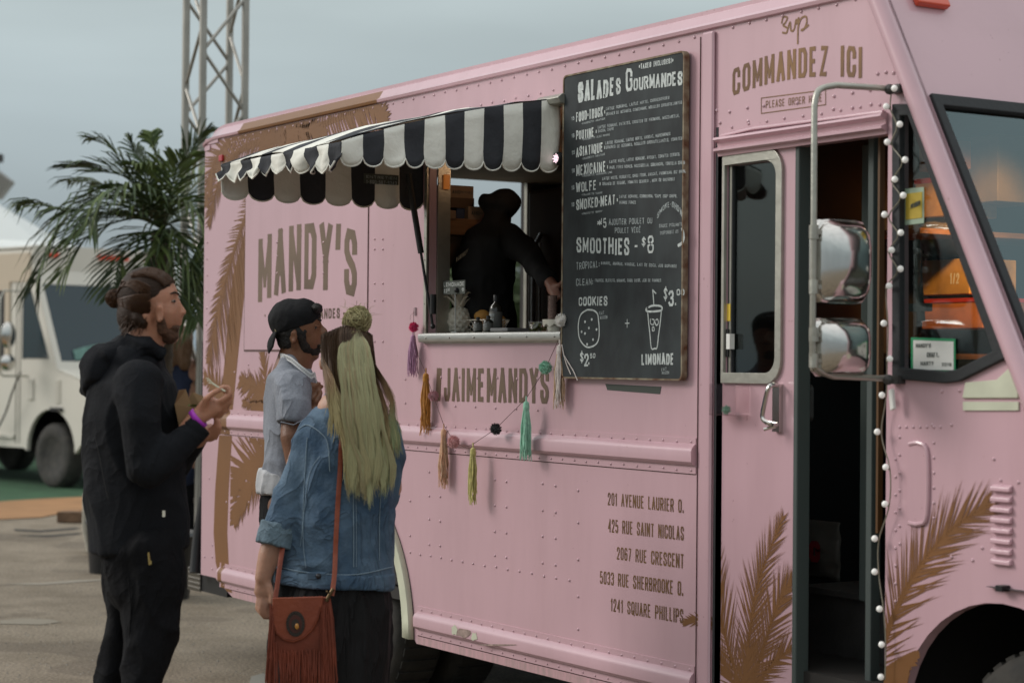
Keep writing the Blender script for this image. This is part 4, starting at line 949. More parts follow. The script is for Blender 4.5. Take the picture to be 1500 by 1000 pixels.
chalk([('*', b_(205, 92), b_(235, 92), 15, 15, dict(w=.14)), ("'5", b_(232, 92), b_(262, 90), 14, 14, dict(w=.16)), ('SMOOTHIES', b_(95, 230), b_(392, 248), 21, 25, dict(w=.17)), ('-', b_(418, 215), b_(440, 215), 11, 11, dict(w=.3)),
 ('$', b_(460, 195), b_(482, 195), 14, 14, dict(w=.14)), ('8', b_(495, 232), b_(530, 230), 25, 25, dict(w=.13)), ('COOKIES', b_(106, 530), b_(268, 530), 12.5, 14, dict(w=.2)), ('+', b_(364, 668), b_(394, 668), 20, 20, dict(w=.07)),
 ('$', b_(585, 500), b_(606, 500), 19, 19, dict(w=.1)), ('3', b_(612, 532), b_(642, 530), 24, 24, dict(w=.18)), ('.', b_(648, 526), b_(656, 526), 12, 12, dict(w=.25)), ('00', b_(658, 472), b_(702, 470), 9, 9, dict(w=.2)),
 ('$', b_(114, 850), b_(134, 850), 16, 16, dict(w=.12)), ('2', b_(138, 868), b_(162, 868), 18, 18, dict(w=.17)), ('.', b_(160, 862), b_(166, 862), 10, 10, dict(w=.28)), ('50', b_(170, 826), b_(200, 824), 7, 7, dict(w=.22)), ('LIMONADE', b_(460, 862), b_(642, 860), 16, 17, dict(w=.2))], m_chalk, wob=.8)
chalk([('AJOUTER POULET OU', b_(276, 77), b_(522, 66), 9, 8.5), ('POULET VÉGÉ', b_(310, 122), b_(455, 118), 8, 8), ('TROPICAL:', b_(92, 328), b_(224, 312), 11, 9), ('CLEAN:', b_(92, 418), b_(188, 412), 11, 9),
 ('FAIT', b_(222, 583), b_(250, 578), 5, 5), ('MAISON', b_(226, 607), b_(268, 602), 5, 5), ('FAIT', b_(573, 897), b_(602, 893), 4.5, 4.5), ('MAISON', b_(575, 917), b_(616, 914), 4.5, 4.5),
 ('SAUCE PIQUANTE', b_(560, 90), b_(690, 80), 5, 5), ('DISPONIBLE ICI', b_(565, 130), b_(668, 120), 5, 5)], m_chalk2, w=.15, wob=.8)
chalk([('BANANE, ANANAS, MANGUE, LAIT DE COCO, JUS DORANGE', b_(232, 298), b_(660, 316), 4.6, 4.6), ('FRAISES, BLEUETS, BANANE, CHOU FRISE, JUS DE POMMES', b_(198, 396), b_(572, 396), 4.6, 4.6)], m_chalk2, w=.2, wob=1.1)
mb = MB(); write(mb, 'SMOKE-SHOW', [b_(548, 45), b_(612, -25), b_(690, 35)], [b_(548, 15), b_(616, -55), b_(696, 5)], w=.16, y=CY, py=CY, wob=.8); mb.build('chalk_line', [m_chalk2], cb, fixn=False)
mb = MB()
def chs(pts, w, smooth=5, m=None):
    pp = [(q.x, q.z) for q in (Yp(*b_(*p), CY) for p in (cur(pts, smooth) if smooth else pts))]
    ribbon(mb, pp, w, lambda u, v, l: (u, CY-l, v), .0001+1e-5*random.random())
chs([(160, 552), (190, 556), (212, 575), (218, 610), (222, 655), (220, 710), (205, 745), (170, 763), (140, 755), (112, 715), (104, 660), (108, 610), (122, 575), (150, 555), (160, 552)], .006)
for x_, y_ in ((143, 620), (181, 607), (165, 655), (208, 663), (143, 686), (188, 720), (155, 747), (124, 676)): q = Yp(*b_(x_, y_), CY); mb.lathe((q.x, 0, q.z), [(.001, CY-.0012), (.005, CY-.0012), (.005, CY), (.001, CY)], 8, 'y')
chs([(496, 570), (500, 620), (508, 690), (516, 768), (535, 770), (548, 765), (556, 700), (564, 640), (572, 565)], .005, 3)
chs([(490, 545), (520, 530), (560, 530), (576, 540), (570, 556), (530, 562), (490, 560), (488, 545), (500, 540)], .007, 4)
chs([(530, 525), (527, 480), (524, 442), (543, 462)], .005, 0)
chs([(510, 605), (512, 630), (528, 635), (532, 610), (518, 605)], .004, 3); chs([(535, 620), (545, 640), (556, 625), (550, 605), (540, 612)], .004, 3); chs([(522, 650), (522, 670), (532, 668), (530, 650), (522, 650)], .004, 3)
chs([(690, 98), (698, 140), (690, 175), (665, 192)], .011, 4)
mb.build('chalk_drawing', [m_chalk], cb, fixn=False)

# ================================================================ TASSEL AND POMPOM GARLAND
def fcol(name, c, v=.15): return mat(name, c, .95, var=v, vscale=60, sheen=.3)
gar = thing('garland', (3.0, -.03, 1.1), 'string of coloured tassels and pompoms strung in a loop under the serving window', 'garland')
def tassel(px, y0p, y1p, m, y=-.03, n=46, spread=.024, label=None, m2=None, messy=1.0, head=.016):
    t = Yp(px, y0p, y); b = Yp(px, y1p, y); H = t.z-b.z; mb = MB()
    mb.tube([t, t-V((0, 0, H*.12))], .003, 5)
    mb.limb([t-V((0, 0, H*.13)), t-V((0, 0, H*.19))], (head*.7, head*.8), n=10)
    mb.tube([t-V((0, 0, H*.215)), t-V((0, 0, H*.235))], head*.75, 10)
    for i in range(n):
        a = random.uniform(0, 2*PI); r = math.sqrt(random.random()); s_ = t-V((0, 0, H*.22)); L = H*.78*random.uniform(.84, 1.0+.12*messy)
        o1 = V((math.cos(a)*head*.6*r, math.sin(a)*head*.6*r, 0)); o2 = V((math.cos(a)*spread*r, math.sin(a)*spread*.8*r, 0))
        w = random.uniform(-.006, .006)*messy
        mb.tube([s_+o1, s_+o1*.5+o2*.62+V((w, 0, -L*.35)), s_+o2*.9+V((-w, 0, -L*.7)), s_+o2+V((w*1.2, 0, -L))], [.0022, .0022, .002, .0012], 4, mi=(1 if m2 and random.random() < .45 else 0))
    return mb.build('tassel', [m]+([m2] if m2 else []), gar, smooth=80, label=label)
def pompom(px, py, r, m, y=-.035, label=None, n=420, parent=gar, name='pompom'):
    c = Yp(px, py, y); mb = MB(); mb.ball(c, r*.72, 12, 8)
    for i in range(n):
        d = V((random.gauss(0, 1), random.gauss(0, 1), random.gauss(0, 1))).normalized(); L = r*random.uniform(.88, 1.1)
        s_ = d.orthogonal().normalized()*r*.06; s2 = d.cross(s_)
        p0 = c+d*r*.6; p1 = c+(d+V((random.uniform(-.1, .1),)*3)).normalized()*L
        mb.add([p0+s_, p0-s_*.5+s2*.8, p0-s_*.5-s2*.8, p1+s_*.5, p1-s_*.3+s2*.4, p1-s_*.3-s2*.4], [(0, 1, 4, 3), (1, 2, 5, 4), (2, 0, 3, 5), (3, 4, 5)])
    return mb.build(name, [m], parent, label=label)
c_pink = fcol('hot_pink_yarn', (.66, .03, .16)); c_lil = fcol('lilac_yarn', (.44, .24, .38)); c_must = fcol('mustard_yarn', (.46, .20, .03)); c_peach = fcol('peach_yarn', (.62, .36, .22))
c_lime = fcol('yellow_green_yarn', (.50, .45, .16)); c_mint = fcol('mint_yarn', (.26, .52, .38)); c_wh = fcol('white_yarn', (.66, .58, .54)); c_dust = fcol('dusty_pink_yarn', (.50, .26, .29)); c_blk = fcol('black_yarn', (.012, .012, .014)); c_ppk = fcol('pale_pink_yarn', (.66, .36, .36)); c_ivory = fcol('ivory_yarn', (.75, .72, .68)); c_tan = fcol('tan_yarn', (.48, .32, .20))
tassel(605, 486, 547, c_lil, spread=.026, m2=c_pink and fcol('mauve_yarn', (.36, .18, .30)), label='lilac tassel', n=40)
pompom(606, 479, .021, c_pink, label='hot pink pompom')
tassel(624, 539, 626, c_must, spread=.026, label='mustard tassel', n=60, messy=1.5, head=.018)
pompom(635, 580, .022, c_dust, label='dusty pink pompom')
tassel(650, 620, 706, c_peach, spread=.026, label='peach tassel', n=50, m2=c_tan, messy=1.3)
pompom(664, 647, .026, c_ppk, y=-.06, label='pale pink pompom')
tassel(693, 648, 733, c_lime, spread=.022, label='yellow green tassel', n=50, y=-.055)
pompom(726, 628, .023, c_blk, y=-.06, label='black pompom')
tassel(771, 580, 667, c_mint, spread=.026, label='mint green tassel', n=60, y=-.055)
pompom(799, 538, .025, c_mint, label='mint green pompom')
tassel(820, 497, 588, c_wh, spread=.026, label='ivory and tan tassel', n=60, m2=c_tan, messy=1.4)
pompom(823, 469, .025, c_ivory, label='white pompom')
mb = MB(); st = [(606, 455), (606, 480), (612, 520), (622, 542), (632, 572), (642, 600), (650, 622), (664, 645), (680, 655), (693, 650), (726, 628), (771, 583), (799, 540), (816, 502), (823, 470), (829, 462)]
mb.tube([Yp(a, b, -.05 if 640 < a < 780 else -.03) for a, b in st], .0011, 4); mb.build('string', [m_groove], gar)
mb = MB(); q = Yp(606, 458, -.01); mb.box((q.x-.010, -.006, q.z-.012), (q.x+.010, 0, q.z+.022)); mb.tube([(q.x, -.008, q.z), (q.x, -.025, q.z-.01), (q.x, -.025, q.z-.03)], .003, 6); mb.build('hook', [m_clear], gar)
mb = MB(); p0 = Yp(822, 500, -.03)
for (a, b) in ((846, 557), (836, 548)): mb.tube([p0, Yp(826, 520, -.035), Yp(a-6, b-14, -.035), Yp(a, b, -.034)], .0018, 4)
mb.build('loose_strand', [c_wh], gar)
pk = MB(); c = Yp(1066, 600, -.02)
pompom(1064, 600, .016, c_mint, y=-.02, parent=None, name='pompom', n=200)
o = bpy.context.scene.objects[-1]
tag([x for x in COL.objects if x.name.startswith('pompom')][-1], 'small mint green pompom lying in the clear plastic pocket on the cab door', 'pompom')

# ================================================================ STRING LIGHTS ROUND THE DOOR
sl = thing('string_lights', (5.35, -.02, .3), 'cord of small white globe lights hanging down the edge of the cab door', 'string lights')
bl = [(1240+a/1.923, 100+b/1.923) for a, b in ((135, 57), (112, 108), (150, 158), (115, 208), (165, 258), (136, 313), (160, 358), (107, 412), (153, 463), (127, 512), (152, 565), (120, 613), (105, 718), (122, 818), (100, 920))]
bl += [(1000+a/2.632, 620+b/2.632) for a, b in ((750, 32), (783, 168), (780, 310), (740, 443), (740, 571), (759, 714), (767, 851), (764, 976))]
mb0 = MB(); mb0.ball((0, 0, 0), .0098, 12, 8); me = mb0.mesh('globe', [mat('frosted_globe', (.85, .84, .80), .35, emit=(1, .95, .9), estr=.12)], smooth=80)
wire = []
for i, (a, b) in enumerate(bl):
    q = Yp(a, b, -.035); o = bpy.data.objects.new('globe', me); COL.objects.link(o); o.parent = sl; o.location = q-sl.location
    wire.append(Yp(a+(6 if a < 1300 else -4), b+3, -.022))
mb = MB()
for i, (a, b) in enumerate(bl): mb.tube([wire[i], Yp(a, b, -.033)], .0042, 6)
mb.tube(cubic(wire, 4), .0022, 5); mb.build('cord', [mat('clear_cord', (.22, .2, .15), .4)], sl, smooth=60)
mb = MB(); q = Yp(1307, 585, -.03); mb.obox(q, (.008, 0, .003), (0, .006, 0), (-.004, 0, .03)); mb.build('adaptor', [m_white], sl, bevel=.003)

# ================================================================ THINGS ON THE SERVING COUNTER
CZ = 1.622
def onc(px, y): q = Yp(px, 495, y); return V((q.x, y, CZ))
# ceramic pineapple
c = onc(672, .14); pa = thing('ceramic_pineapple', c, 'white ceramic pineapple standing on the window counter behind the price sign', 'ornament')
mb = MB(); prof = [(.001, 0), (.030, 0), (.040, .012), (.047, .04), (.046, .07), (.036, .098), (.02, .108), (.001, .108)]; mb.lathe(c, prof, 24)
for j in range(6):
    for i in range(11):
        a = 2*PI*(i+.5*(j % 2))/11; z = .014+j*.016; r = (.041, .047, .049, .048, .043, .036)[j]
        d = V((math.cos(a), math.sin(a), 0)); t_ = V((-d.y, d.x, 0)); p = c+d*(r-.003)+V((0, 0, z))
        mb.add([p+t_*.013, p+V((0, 0, .012)), p-t_*.013, p-V((0, 0, .012)), p+d*.008], [(0, 1, 4), (1, 2, 4), (2, 3, 4), (3, 0, 4)])
mb.build('fruit', [m_offw], pa)
mb = MB()
for j, (nn_, L, lean) in enumerate(((8, .05, 1.0), (7, .06, .65), (5, .07, .3), (3, .075, .1))):
    for i in range(nn_):
        a = 2*PI*(i+.4*j)/nn_; d = V((math.cos(a), math.sin(a), 0)); t_ = V((-d.y, d.x, 0)); b0_ = c+V((0, 0, .104+.008*j))
        P_ = [b0_+d*.012, b0_+d*(.014+L*.4*lean)+V((0, 0, L*.6)), b0_+d*(.014+L*.9*lean)+V((0, 0, L*.95)), b0_+d*(.014+L*1.2*lean)+V((0, 0, L*.9))]
        mb.tube(P_, [.010, .010, .006, .001], 6, [.003, .004, .003, .001], side=t_)
mb.build('crown', [m_offw], pa, smooth=60)
# price sign on a rod
c = onc(667, .06); ps = thing('price_sign', c, 'small black lemonade price sign clipped on a thin metal rod on the counter', 'sign')
top_ = Yp(667, 428, .06)
mb = MB(); mb.tube([c, top_], .003, 8); mb.lathe(c, [(.001, 0), (.02, 0), (.02, .004), (.001, .004)], 16); mb.build('rod', [m_steel], ps, smooth=50)
qa, qb = Yp(651, 412, .06), Yp(683, 430, .06)
mb = MB(); mb.box((qa.x, .054, qb.z), (qb.x+.0, .058, qa.z)); mb.build('card', [m_ink], ps)
mb = MB(); q = Yp(669, 425, .05); mb.ball(q, .011, 12, 8); mb.build('clip_ball', [m_black], ps, smooth=80)
mb = MB(); zz = qb.z; hh_ = qa.z-qb.z
write(mb, 'LEMONADE', [(qa.x+.006, zz+hh_*.58), (qb.x-.006, zz+hh_*.58)], [(qa.x+.006, zz+hh_*.88), (qb.x-.006, zz+hh_*.88)], w=.2, y=.0535, plane=1)
write(mb, '$3', [(qa.x+.008, zz+hh_*.12), (qa.x+.034, zz+hh_*.12)], [(qa.x+.008, zz+hh_*.42), (qa.x+.034, zz+hh_*.42)], w=.2, y=.0535, plane=1)
write(mb, '50', [(qa.x+.038, zz+hh_*.25), (qa.x+.054, zz+hh_*.25)], [(qa.x+.038, zz+hh_*.46), (qa.x+.054, zz+hh_*.46)], w=.2, y=.0535, plane=1)
write(mb, '~', [(qb.x-.025, zz+hh_*.1), (qb.x-.006, zz+hh_*.1)], [(qb.x-.025, zz+hh_*.62), (qb.x-.006, zz+hh_*.62)], w=.12, y=.0535, plane=1)
mb.build('sign_lettering', [m_chalk], ps, fixn=False)
# wire basket with citrus fruit
c = (onc(672, .2)+onc(742, .2))/2; bk = thing('wire_basket', c, 'low white wire basket holding orange fruit on the window counter', 'basket')
bw = (onc(742, .2).x-onc(672, .2).x)/2; bd = .06; bh = .05
mb = MB()
for z, k_ in ((.0, .8), (bh, 1)):
    pts = [(c.x+bw*k_*math.cos(a), c.y+bd*k_*math.sin(a), c.z+z+.003) for a in [2*PI*i/28 for i in range(29)]]; mb.tube(pts, .0022, 5)
for i in range(28):
    for s_ in (2, -2):
        a, b = 2*PI*i/28, 2*PI*(i+s_)/28; mb.tube([(c.x+bw*.8*math.cos(a), c.y+bd*.8*math.sin(a), c.z+.003), (c.x+bw*math.cos(b), c.y+bd*math.sin(b), c.z+bh+.003)], .0011, 4)
mb.build('wire_mesh', [m_offw], bk, smooth=60)
m_org = mat('orange_peel', (.62, .24, .03), .5, bump=.3, bscale=120, var=.1, vscale=20); m_grap = mat('grapefruit_peel', (.70, .36, .09), .5, bump=.3, bscale=120, var=.15, vscale=20)
for i, (px, dy_, dz, r, m_, lb) in enumerate(((681, .19, .032, .032, m_org, 'orange at the left end of the wire basket, seen through its mesh'), (703, .185, .032, .031, m_org, 'orange in the middle of the wire basket, low behind the mesh'), (706, .215, .072, .036, m_grap, 'large yellow orange grapefruit heaped highest in the wire basket'), (729, .20, .042, .036, m_grap, 'orange fruit at the right end of the basket behind the tall bottle'))):
    p = onc(px, dy_); mb = MB(); mb.ball(p+V((0, 0, dz)), (r, r, r*.92), 18, 12); mb.ball(p+V((0, 0, dz+r*.9)), .003, 6, 4)
    tag(mb.build('orange', [m_], smooth=80), lb, 'fruit', 'citrus fruit in the wire basket')
# bottles
m_bott = mat('dark_sauce', (.030, .028, .022), .25, coat=.4); m_blab = mat('grey_label', (.13, .13, .12), .6); m_cap = mat('black_cap', (.015, .015, .017), .4)
def bottle(px, y, r, h, label, words=()):
    c = onc(px, y); t = thing('sauce_bottle', c, label, 'bottle', 'bottles of sauce on the window counter')
    mb = MB(); mb.lathe(c, [(.001, 0), (r*.95, 0), (r, .004), (r, h*.62), (r*.9, h*.70), (r*.35, h*.80), (r*.33, h*.84), (.001, h*.84)], 24); mb.build('glass_body', [m_bott], t, smooth=40)
    mb = MB(); mb.lathe(c+V((0, 0, h*.83)), [(.001, 0), (r*.42, 0), (r*.42, h*.15), (r*.36, h*.17), (.001, h*.17)], 16); mb.build('cap', [m_cap], t, smooth=40)
    mb = MB(); mb.lathe(c+V((0, 0, h*.12)), [(r*1.01, 0), (r*1.02, .001), (r*1.02, h*.42), (r*1.01, h*.43)], 24); mb.build('paper_label', [m_blab], t, smooth=40)
    mb = MB()
    for k_, wd in enumerate(words):
        z0 = c.z+h*(.42-.12*k_); x0 = c.x-r*.55; x1 = c.x+r*.75
        m2 = MB(); write(m2, wd, [(x0, z0), (x1, z0)], [(x0, z0+h*.08), (x1, z0+h*.08)], w=.2, y=0, plane=1)
        for v in m2.v:
            dx = max(-r*.98, min(r*.98, v[0]-c.x)); mb.v.append((v[0], c.y-math.sqrt(max(0, (r*1.03)**2-dx*dx))-.0004, v[2]))
        b = len(mb.v)-len(m2.v); mb.f += [tuple(i+b for i in f) for f in m2.f]; mb.m += m2.m
    if mb.v: mb.build('label_lettering', [m_chalk2], t, fixn=False)
bottle(700, .085, .019, .062, 'left one of the two short black capped bottles in front of the basket', ('SAUCE', 'MANDY'))
bottle(715, .075, .020, .066, 'short black capped bottle just left of the tall one', ('SAUCE', 'MANDY'))
bottle(726, .13, .026, .150, 'tall dark squeeze bottle standing in front of the fruit basket', ('MANDYS', 'SAUCE'))
c = onc(747, .1); mb = MB(); mb.box((c.x-.07, .05, CZ+.001), (c.x+.06, .17, CZ+.016)); tag(mb.build('till_tablet', [mat('grey_tablet', (.14, .14, .14), .4)], bevel=.004), 'flat grey tablet lying on the counter right of the bottles', 'tablet')
c = onc(789, .12); tub = thing('salad_tub', c, 'small clear tub of green leaves on the counter near the right jamb', 'food tub')
mb = MB(); mb.lathe(c, [(.001, .001), (.036, .001), (.042, .034), (.045, .036), (.045, .039), (.040, .039), (.034, .004), (.001, .004)], 20); mb.build('tub', [m_clear], tub, smooth=40)
mb = MB(); m_leaf = mat('salad_green', (.10, .16, .04), .6, col2=(.22, .24, .08), vscale=60)
for i in range(70):
    a = random.uniform(0, 2*PI); r = .033*math.sqrt(random.random()); p = c+V((r*math.cos(a), r*math.sin(a), random.uniform(.006, .034))); d = V((random.gauss(0, 1), random.gauss(0, 1), random.gauss(0, .6))).normalized()*.009; e2 = d.orthogonal().normalized()*.005
    mb.add([p-d, p+e2, p+d, p-e2], [(0, 1, 2, 3)])
mb.build('leaves', [m_leaf], tub, kind='stuff')
c = onc(814, .09); wd = thing('white_dish', c, 'white scalloped dish at the right end of the counter below the white pompom', 'dish')
mb = MB(); N = 36
for z, r in ((.012, .02), (.014, .045), (.042, .046), (.044, .043)): pass
vs = []; 
for j, (r, z) in enumerate(((.03, .0), (.034, .02), (.05, .022), (.052, .044), (.001, .046))):
    for i in range(N):
        a = 2*PI*i/N; rr = r; zz = z+(.006*math.cos(9*a) if j == 2 else 0); vs.append((c.x+rr*math.cos(a), c.y+rr*math.sin(a), c.z+zz))
mb.add(vs, [(j*N+i, j*N+(i+1) % N, (j+1)*N+(i+1) % N, (j+1)*N+i) for j in range(4) for i in range(N)]); mb.build('dish', [m_offw], wd, smooth=40)
# ribbed cup stack (tall, translucent) and red holder the vendor reaches for
c = onc(809, .2); t_ = Yp(809, 432, .2); cs = thing('cup_stack', c, 'tall ribbed stack of plastic cups under the vendor\'s hand', 'cups')
mb = MB(); H = t_.z-c.z; pr = [(.001, .0)]
for i in range(20): pr += [(.017, i*H/20+.002), (.021, i*H/20+H/40), (.017, (i+1)*H/20-.002)]
pr.append((.001, H)); mb.lathe(c, pr, 18); mb.build('cups', [mat('translucent_cups', (.30, .20, .17), .3)], cs, smooth=50)
mb = MB(); mb.lathe(c, [(.001, 0), (.045, 0), (.04, .03), (.022, .034), (.001, .034)], 18); mb.build('stand', [mat('terracotta_stand', (.34, .11, .05), .5)], cs, smooth=40)
# shelf with glove boxes on the left
m_card = mat('brown_carton', (.30, .20, .13), .8, var=.1); m_blue = mat('blue_carton', (.05, .07, .13), .7)
sx_ = 2.56
def wX(mb, text, y0, y1, z0, z1, x, w=.2):
    m2 = MB(); write(m2, text, [(y0, z0), (y1, z0)], [(y0, z1), (y1, z1)], w=w, y=0, plane=1)
    mb.add([(x-v[1], v[0], v[2]) for v in m2.v], m2.f)
ya_, yb_ = Xp(641, 330, sx_).y, Xp(744, 330, sx_).y
zt_ = Xp(692, 321, sx_).z; zm_ = Xp(692, 345, sx_).z
mb = MB(); mb.box((1.9, ya_, zm_), (sx_, yb_, zt_)); mb.build('wall_shelf', [m_wood], truck, bevel=.003)
mb = MB(); yy_ = Xp(700, 400, sx_-.05).y; zz_ = Xp(700, 366, sx_-.05).z; zq = Xp(648, 415, sx_-.05).z
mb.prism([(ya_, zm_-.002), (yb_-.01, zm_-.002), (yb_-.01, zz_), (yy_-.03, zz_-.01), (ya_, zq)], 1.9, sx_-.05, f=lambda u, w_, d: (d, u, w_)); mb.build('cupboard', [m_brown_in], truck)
def gbox(x0, x1, y0, y1, dx, words, label, m_):
    x = sx_-dx; a = Xp(x0, y1, x); b = Xp(x1, y0, x); t = thing('glove_box', (x-.1, (a.y+b.y)/2, a.z), label, 'carton', 'cartons on the shelf inside the serving window')
    mb = MB(); mb.box((x-.24, a.y, a.z), (x, b.y, b.z)); mb.build('carton', [m_], t, bevel=.002)
    h = b.z-a.z; w_ = b.y-a.y; mb = MB()
    for wd_, u0, u1, v0, v1 in words: wX(mb, wd_, a.y+w_*u0, a.y+w_*u1, a.z+h*v0, a.z+h*v1, x+.001)
    if words: mb.build('carton_lettering', [m_ink], t, fixn=False)
AM = [('AMD', .12, .45, .35, .62), ('RITMED', .48, .95, .42, .58)]
gbox(658, 694, 273, 290, .02, AM, 'upper brown glove carton lettered AMD, on top of the pile', m_card)
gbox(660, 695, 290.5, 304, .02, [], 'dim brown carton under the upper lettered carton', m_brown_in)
gbox(686, 722, 304, 321, .0, AM, 'lower brown glove carton lettered AMD at the right end of the shelf', m_card)
gbox(641, 668, 308, 321.5, .0, [('NITRILE', .1, .6, .3, .5)], 'pale carton at the left end of the shelf', m_card)
gbox(668.5, 685, 300, 321, .03, [], 'small dark blue carton between the two lettered ones on the shelf', m_blue)
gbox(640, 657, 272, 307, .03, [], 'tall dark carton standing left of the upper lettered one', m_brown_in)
# cartons in the cab, lit by the warm lamp
def carton(x0p, x1p, y0p, y1p, y, m_, label, band=None, words=()):
    a = Yp(x0p, y1p, y); b = Yp(x1p, y0p, y); mb = MB(); t = thing('carton', ((a.x+b.x)/2, y+.12, a.z), label, 'carton', 'cartons stacked in the cab')
    mb.box((a.x, y, a.z), (b.x, y+.25, b.z)); mb.build('box', [m_], t, bevel=.004)
    if band: mb = MB(); mb.box((a.x-.002, y-.002, b.z-(b.z-a.z)*.12), (b.x+.002, y+.252, b.z+.002)); mb.build('lid_band', [band], t)
    if words:
        mb = MB()
        for w_, (u0, v0, u1, v1) in words: write(mb, w_, [(a.x+(b.x-a.x)*u0, a.z+(b.z-a.z)*v0), (a.x+(b.x-a.x)*u1, a.z+(b.z-a.z)*v0)], [(a.x+(b.x-a.x)*u0, a.z+(b.z-a.z)*v1), (a.x+(b.x-a.x)*u1, a.z+(b.z-a.z)*v1)], w=.18, y=y-.001, plane=1)
        mb.build('box_lettering', [m_white], t, fixn=False)
m_y = mat('yellow_carton', (.46, .28, .09), .7, var=.35, vscale=9); m_o = mat('orange_carton', (.40, .15, .045), .7, var=.35, vscale=9); m_rb = mat('red_band', (.45, .03, .02), .6)
carton(1340, 1392, 258, 320, 1.4, m_y, 'yellow carton with a red lid band, highest in the cab pile', m_rb)
carton(1350, 1420, 378, 433, 1.4, m_y, 'wide yellow carton with white lettering in the middle of the cab pile', None, (('1/2', (.6, .3, .8, .6)),))
carton(1350, 1440, 436, 482, 1.4, m_o, 'orange carton with a red band at the bottom of the cab pile', m_rb, ())
carton(1346, 1400, 205, 252, 1.42, m_o, 'orange brown carton under the cab roof above the yellow one', None)
carton(1400, 1462, 196, 300, 1.5, mat('tan_carton', (.17, .11, .065), .7, var=.3), 'tan carton seen through the windscreen beside the upper cartons', None)
mb = MB()
for i, (a, b, c_) in enumerate(((4.05, 1.42, 1.6),)): 
    q = Yp(1385, 345, 1.5); mb.ball(q, (.12, .1, .09), 14, 10)
tag(mb.build('plastic_bag', [mat('bag_plastic', (.16, .13, .09), .35, bump=.8, bscale=8)], smooth=80), 'crumpled translucent bag between the cartons in the cab', 'bag')
mb = MB(); q0 = Yp(1343, 352, .35); q1 = Yp(1350, 470, .35); mb.tube([q0, (q0.x+.01, .35, (q0.z+q1.z)/2), q1], .012, 8); mb.box((q0.x-.03, .34, q1.z+.03), (q0.x+.05, .37, q1.z+.055)); mb.build('interior_grab_bar', [m_green_rub], truck, smooth=50)
# bag with red letters hanging behind the seat
a = Yp(1166, 842, .75); b = Yp(1231, 765, .75); bg_ = thing('carrier_bag', ((a.x+b.x)/2, .76, a.z), 'dull plastic bag with two round red letters hanging in the doorway', 'bag')
mb = MB(); mb.grid(lambda u, v: (a.x+(b.x-a.x)*u, .75-.03*math.sin(PI*u)*math.sin(PI*v)+noise.noise(V((u*5, v*5, 3)))*.015, a.z+(b.z-a.z)*v), 14, 14); mb.build('bag_body', [mat('bag_grey', (.13, .12, .105), .4, bump=.3, bscale=30)], bg_, smooth=80, solid=.004)
mb = MB(); write(mb, 'DG', [(a.x+(b.x-a.x)*.2, a.z+(b.z-a.z)*.30), (a.x+(b.x-a.x)*.75, a.z+(b.z-a.z)*.30)], [(a.x+(b.x-a.x)*.2, a.z+(b.z-a.z)*.66), (a.x+(b.x-a.x)*.75, a.z+(b.z-a.z)*.66)], w=.3, y=.708, plane=1); mb.build('bag_lettering', [mat('red_print', (.32, .02, .03), .6)], bg_, fixn=False)

# ================================================================ PEOPLE
def voxel(mb, size, smooth=4, wr_amp=0, wr_sc=8, wr_dir=(1, 1, 1), amp2=0, sc2=25, seed=0, fac=.5):
    me = mb.mesh('t', [], fixn=True); o = bpy.data.objects.new('t', me); COL.objects.link(o)
    m = o.modifiers.new('r', 'REMESH'); m.mode = 'VOXEL'; m.voxel_size = size; m.adaptivity = 0
    if smooth: m = o.modifiers.new('s', 'SMOOTH'); m.iterations = smooth; m.factor = fac
    dg = bpy.context.evaluated_depsgraph_get(); e = o.evaluated_get(dg); r = bpy.data.meshes.new_from_object(e)
    bpy.data.objects.remove(o)
    if wr_amp or amp2:
        nv = len(r.vertices); na = [0.0]*(nv*3); ca = [0.0]*(nv*3); r.vertices.foreach_get('co', ca); r.vertex_normals.foreach_get('vector', na)
        for i in range(nv):
            p = V(ca[3*i:3*i+3]); N_ = V(na[3*i:3*i+3]); q = V((p.x*wr_dir[0], p.y*wr_dir[1], p.z*wr_dir[2]))*wr_sc+V((seed, seed*2, 0))
            w = noise.noise(q); w = (1-abs(w)*2.2)     # ridged: reads as folds
            d = wr_amp*(w*w if w > 0 else 0)-wr_amp*.35 + amp2*noise.noise(p*sc2)
            ca[3*i:3*i+3] = p+N_*d
        r.vertices.foreach_set('co', ca); r.update()
    return r
def vbuild(r, name, m, parent, label=None):
    off = worldloc(parent)
    for v in r.vertices: v.co = v.co-off
    for mm in (m if isinstance(m, list) else [m]): r.materials.append(mm)
    r.polygons.foreach_set('use_smooth', [True]*len(r.polygons))
    o = bpy.data.objects.new(name, r); COL.objects.link(o); o.parent = parent
    if label: o['label'] = label
    return o
class Fig:
    def __init__(s, dist): s.d = dist; s.k = dist/F_PX
    def p(s, x, y, dz=0): return Zp(x, y, s.d+dz)
    def pts(s, L): return [s.p(*a) for a in L]
    def basis(s):      # columns: image right, depth, up
        return Matrix((RT, FW, UP)).transposed()
    def ell(s, mb, x, y, dz, rx, rz, rd, rot=0, n=18, m=12):   # px radii across and up, depth radius in m
        R = s.basis() @ Matrix.Rotation(rot, 3, 'Y'); mb.ball(s.p(x, y, dz), (rx*s.k, rd, rz*s.k), n, m, R)
    def loft(s, mb, L, n=20, flat=(0, 0)):   # (x, y, dz, rx_px, depth_m): sections level, across the picture plane
        mb.limb([s.p(a[0], a[1], a[2]) for a in L], [a[3]*s.k for a in L], [a[4] for a in L], side=RT, n=n, flat=flat)
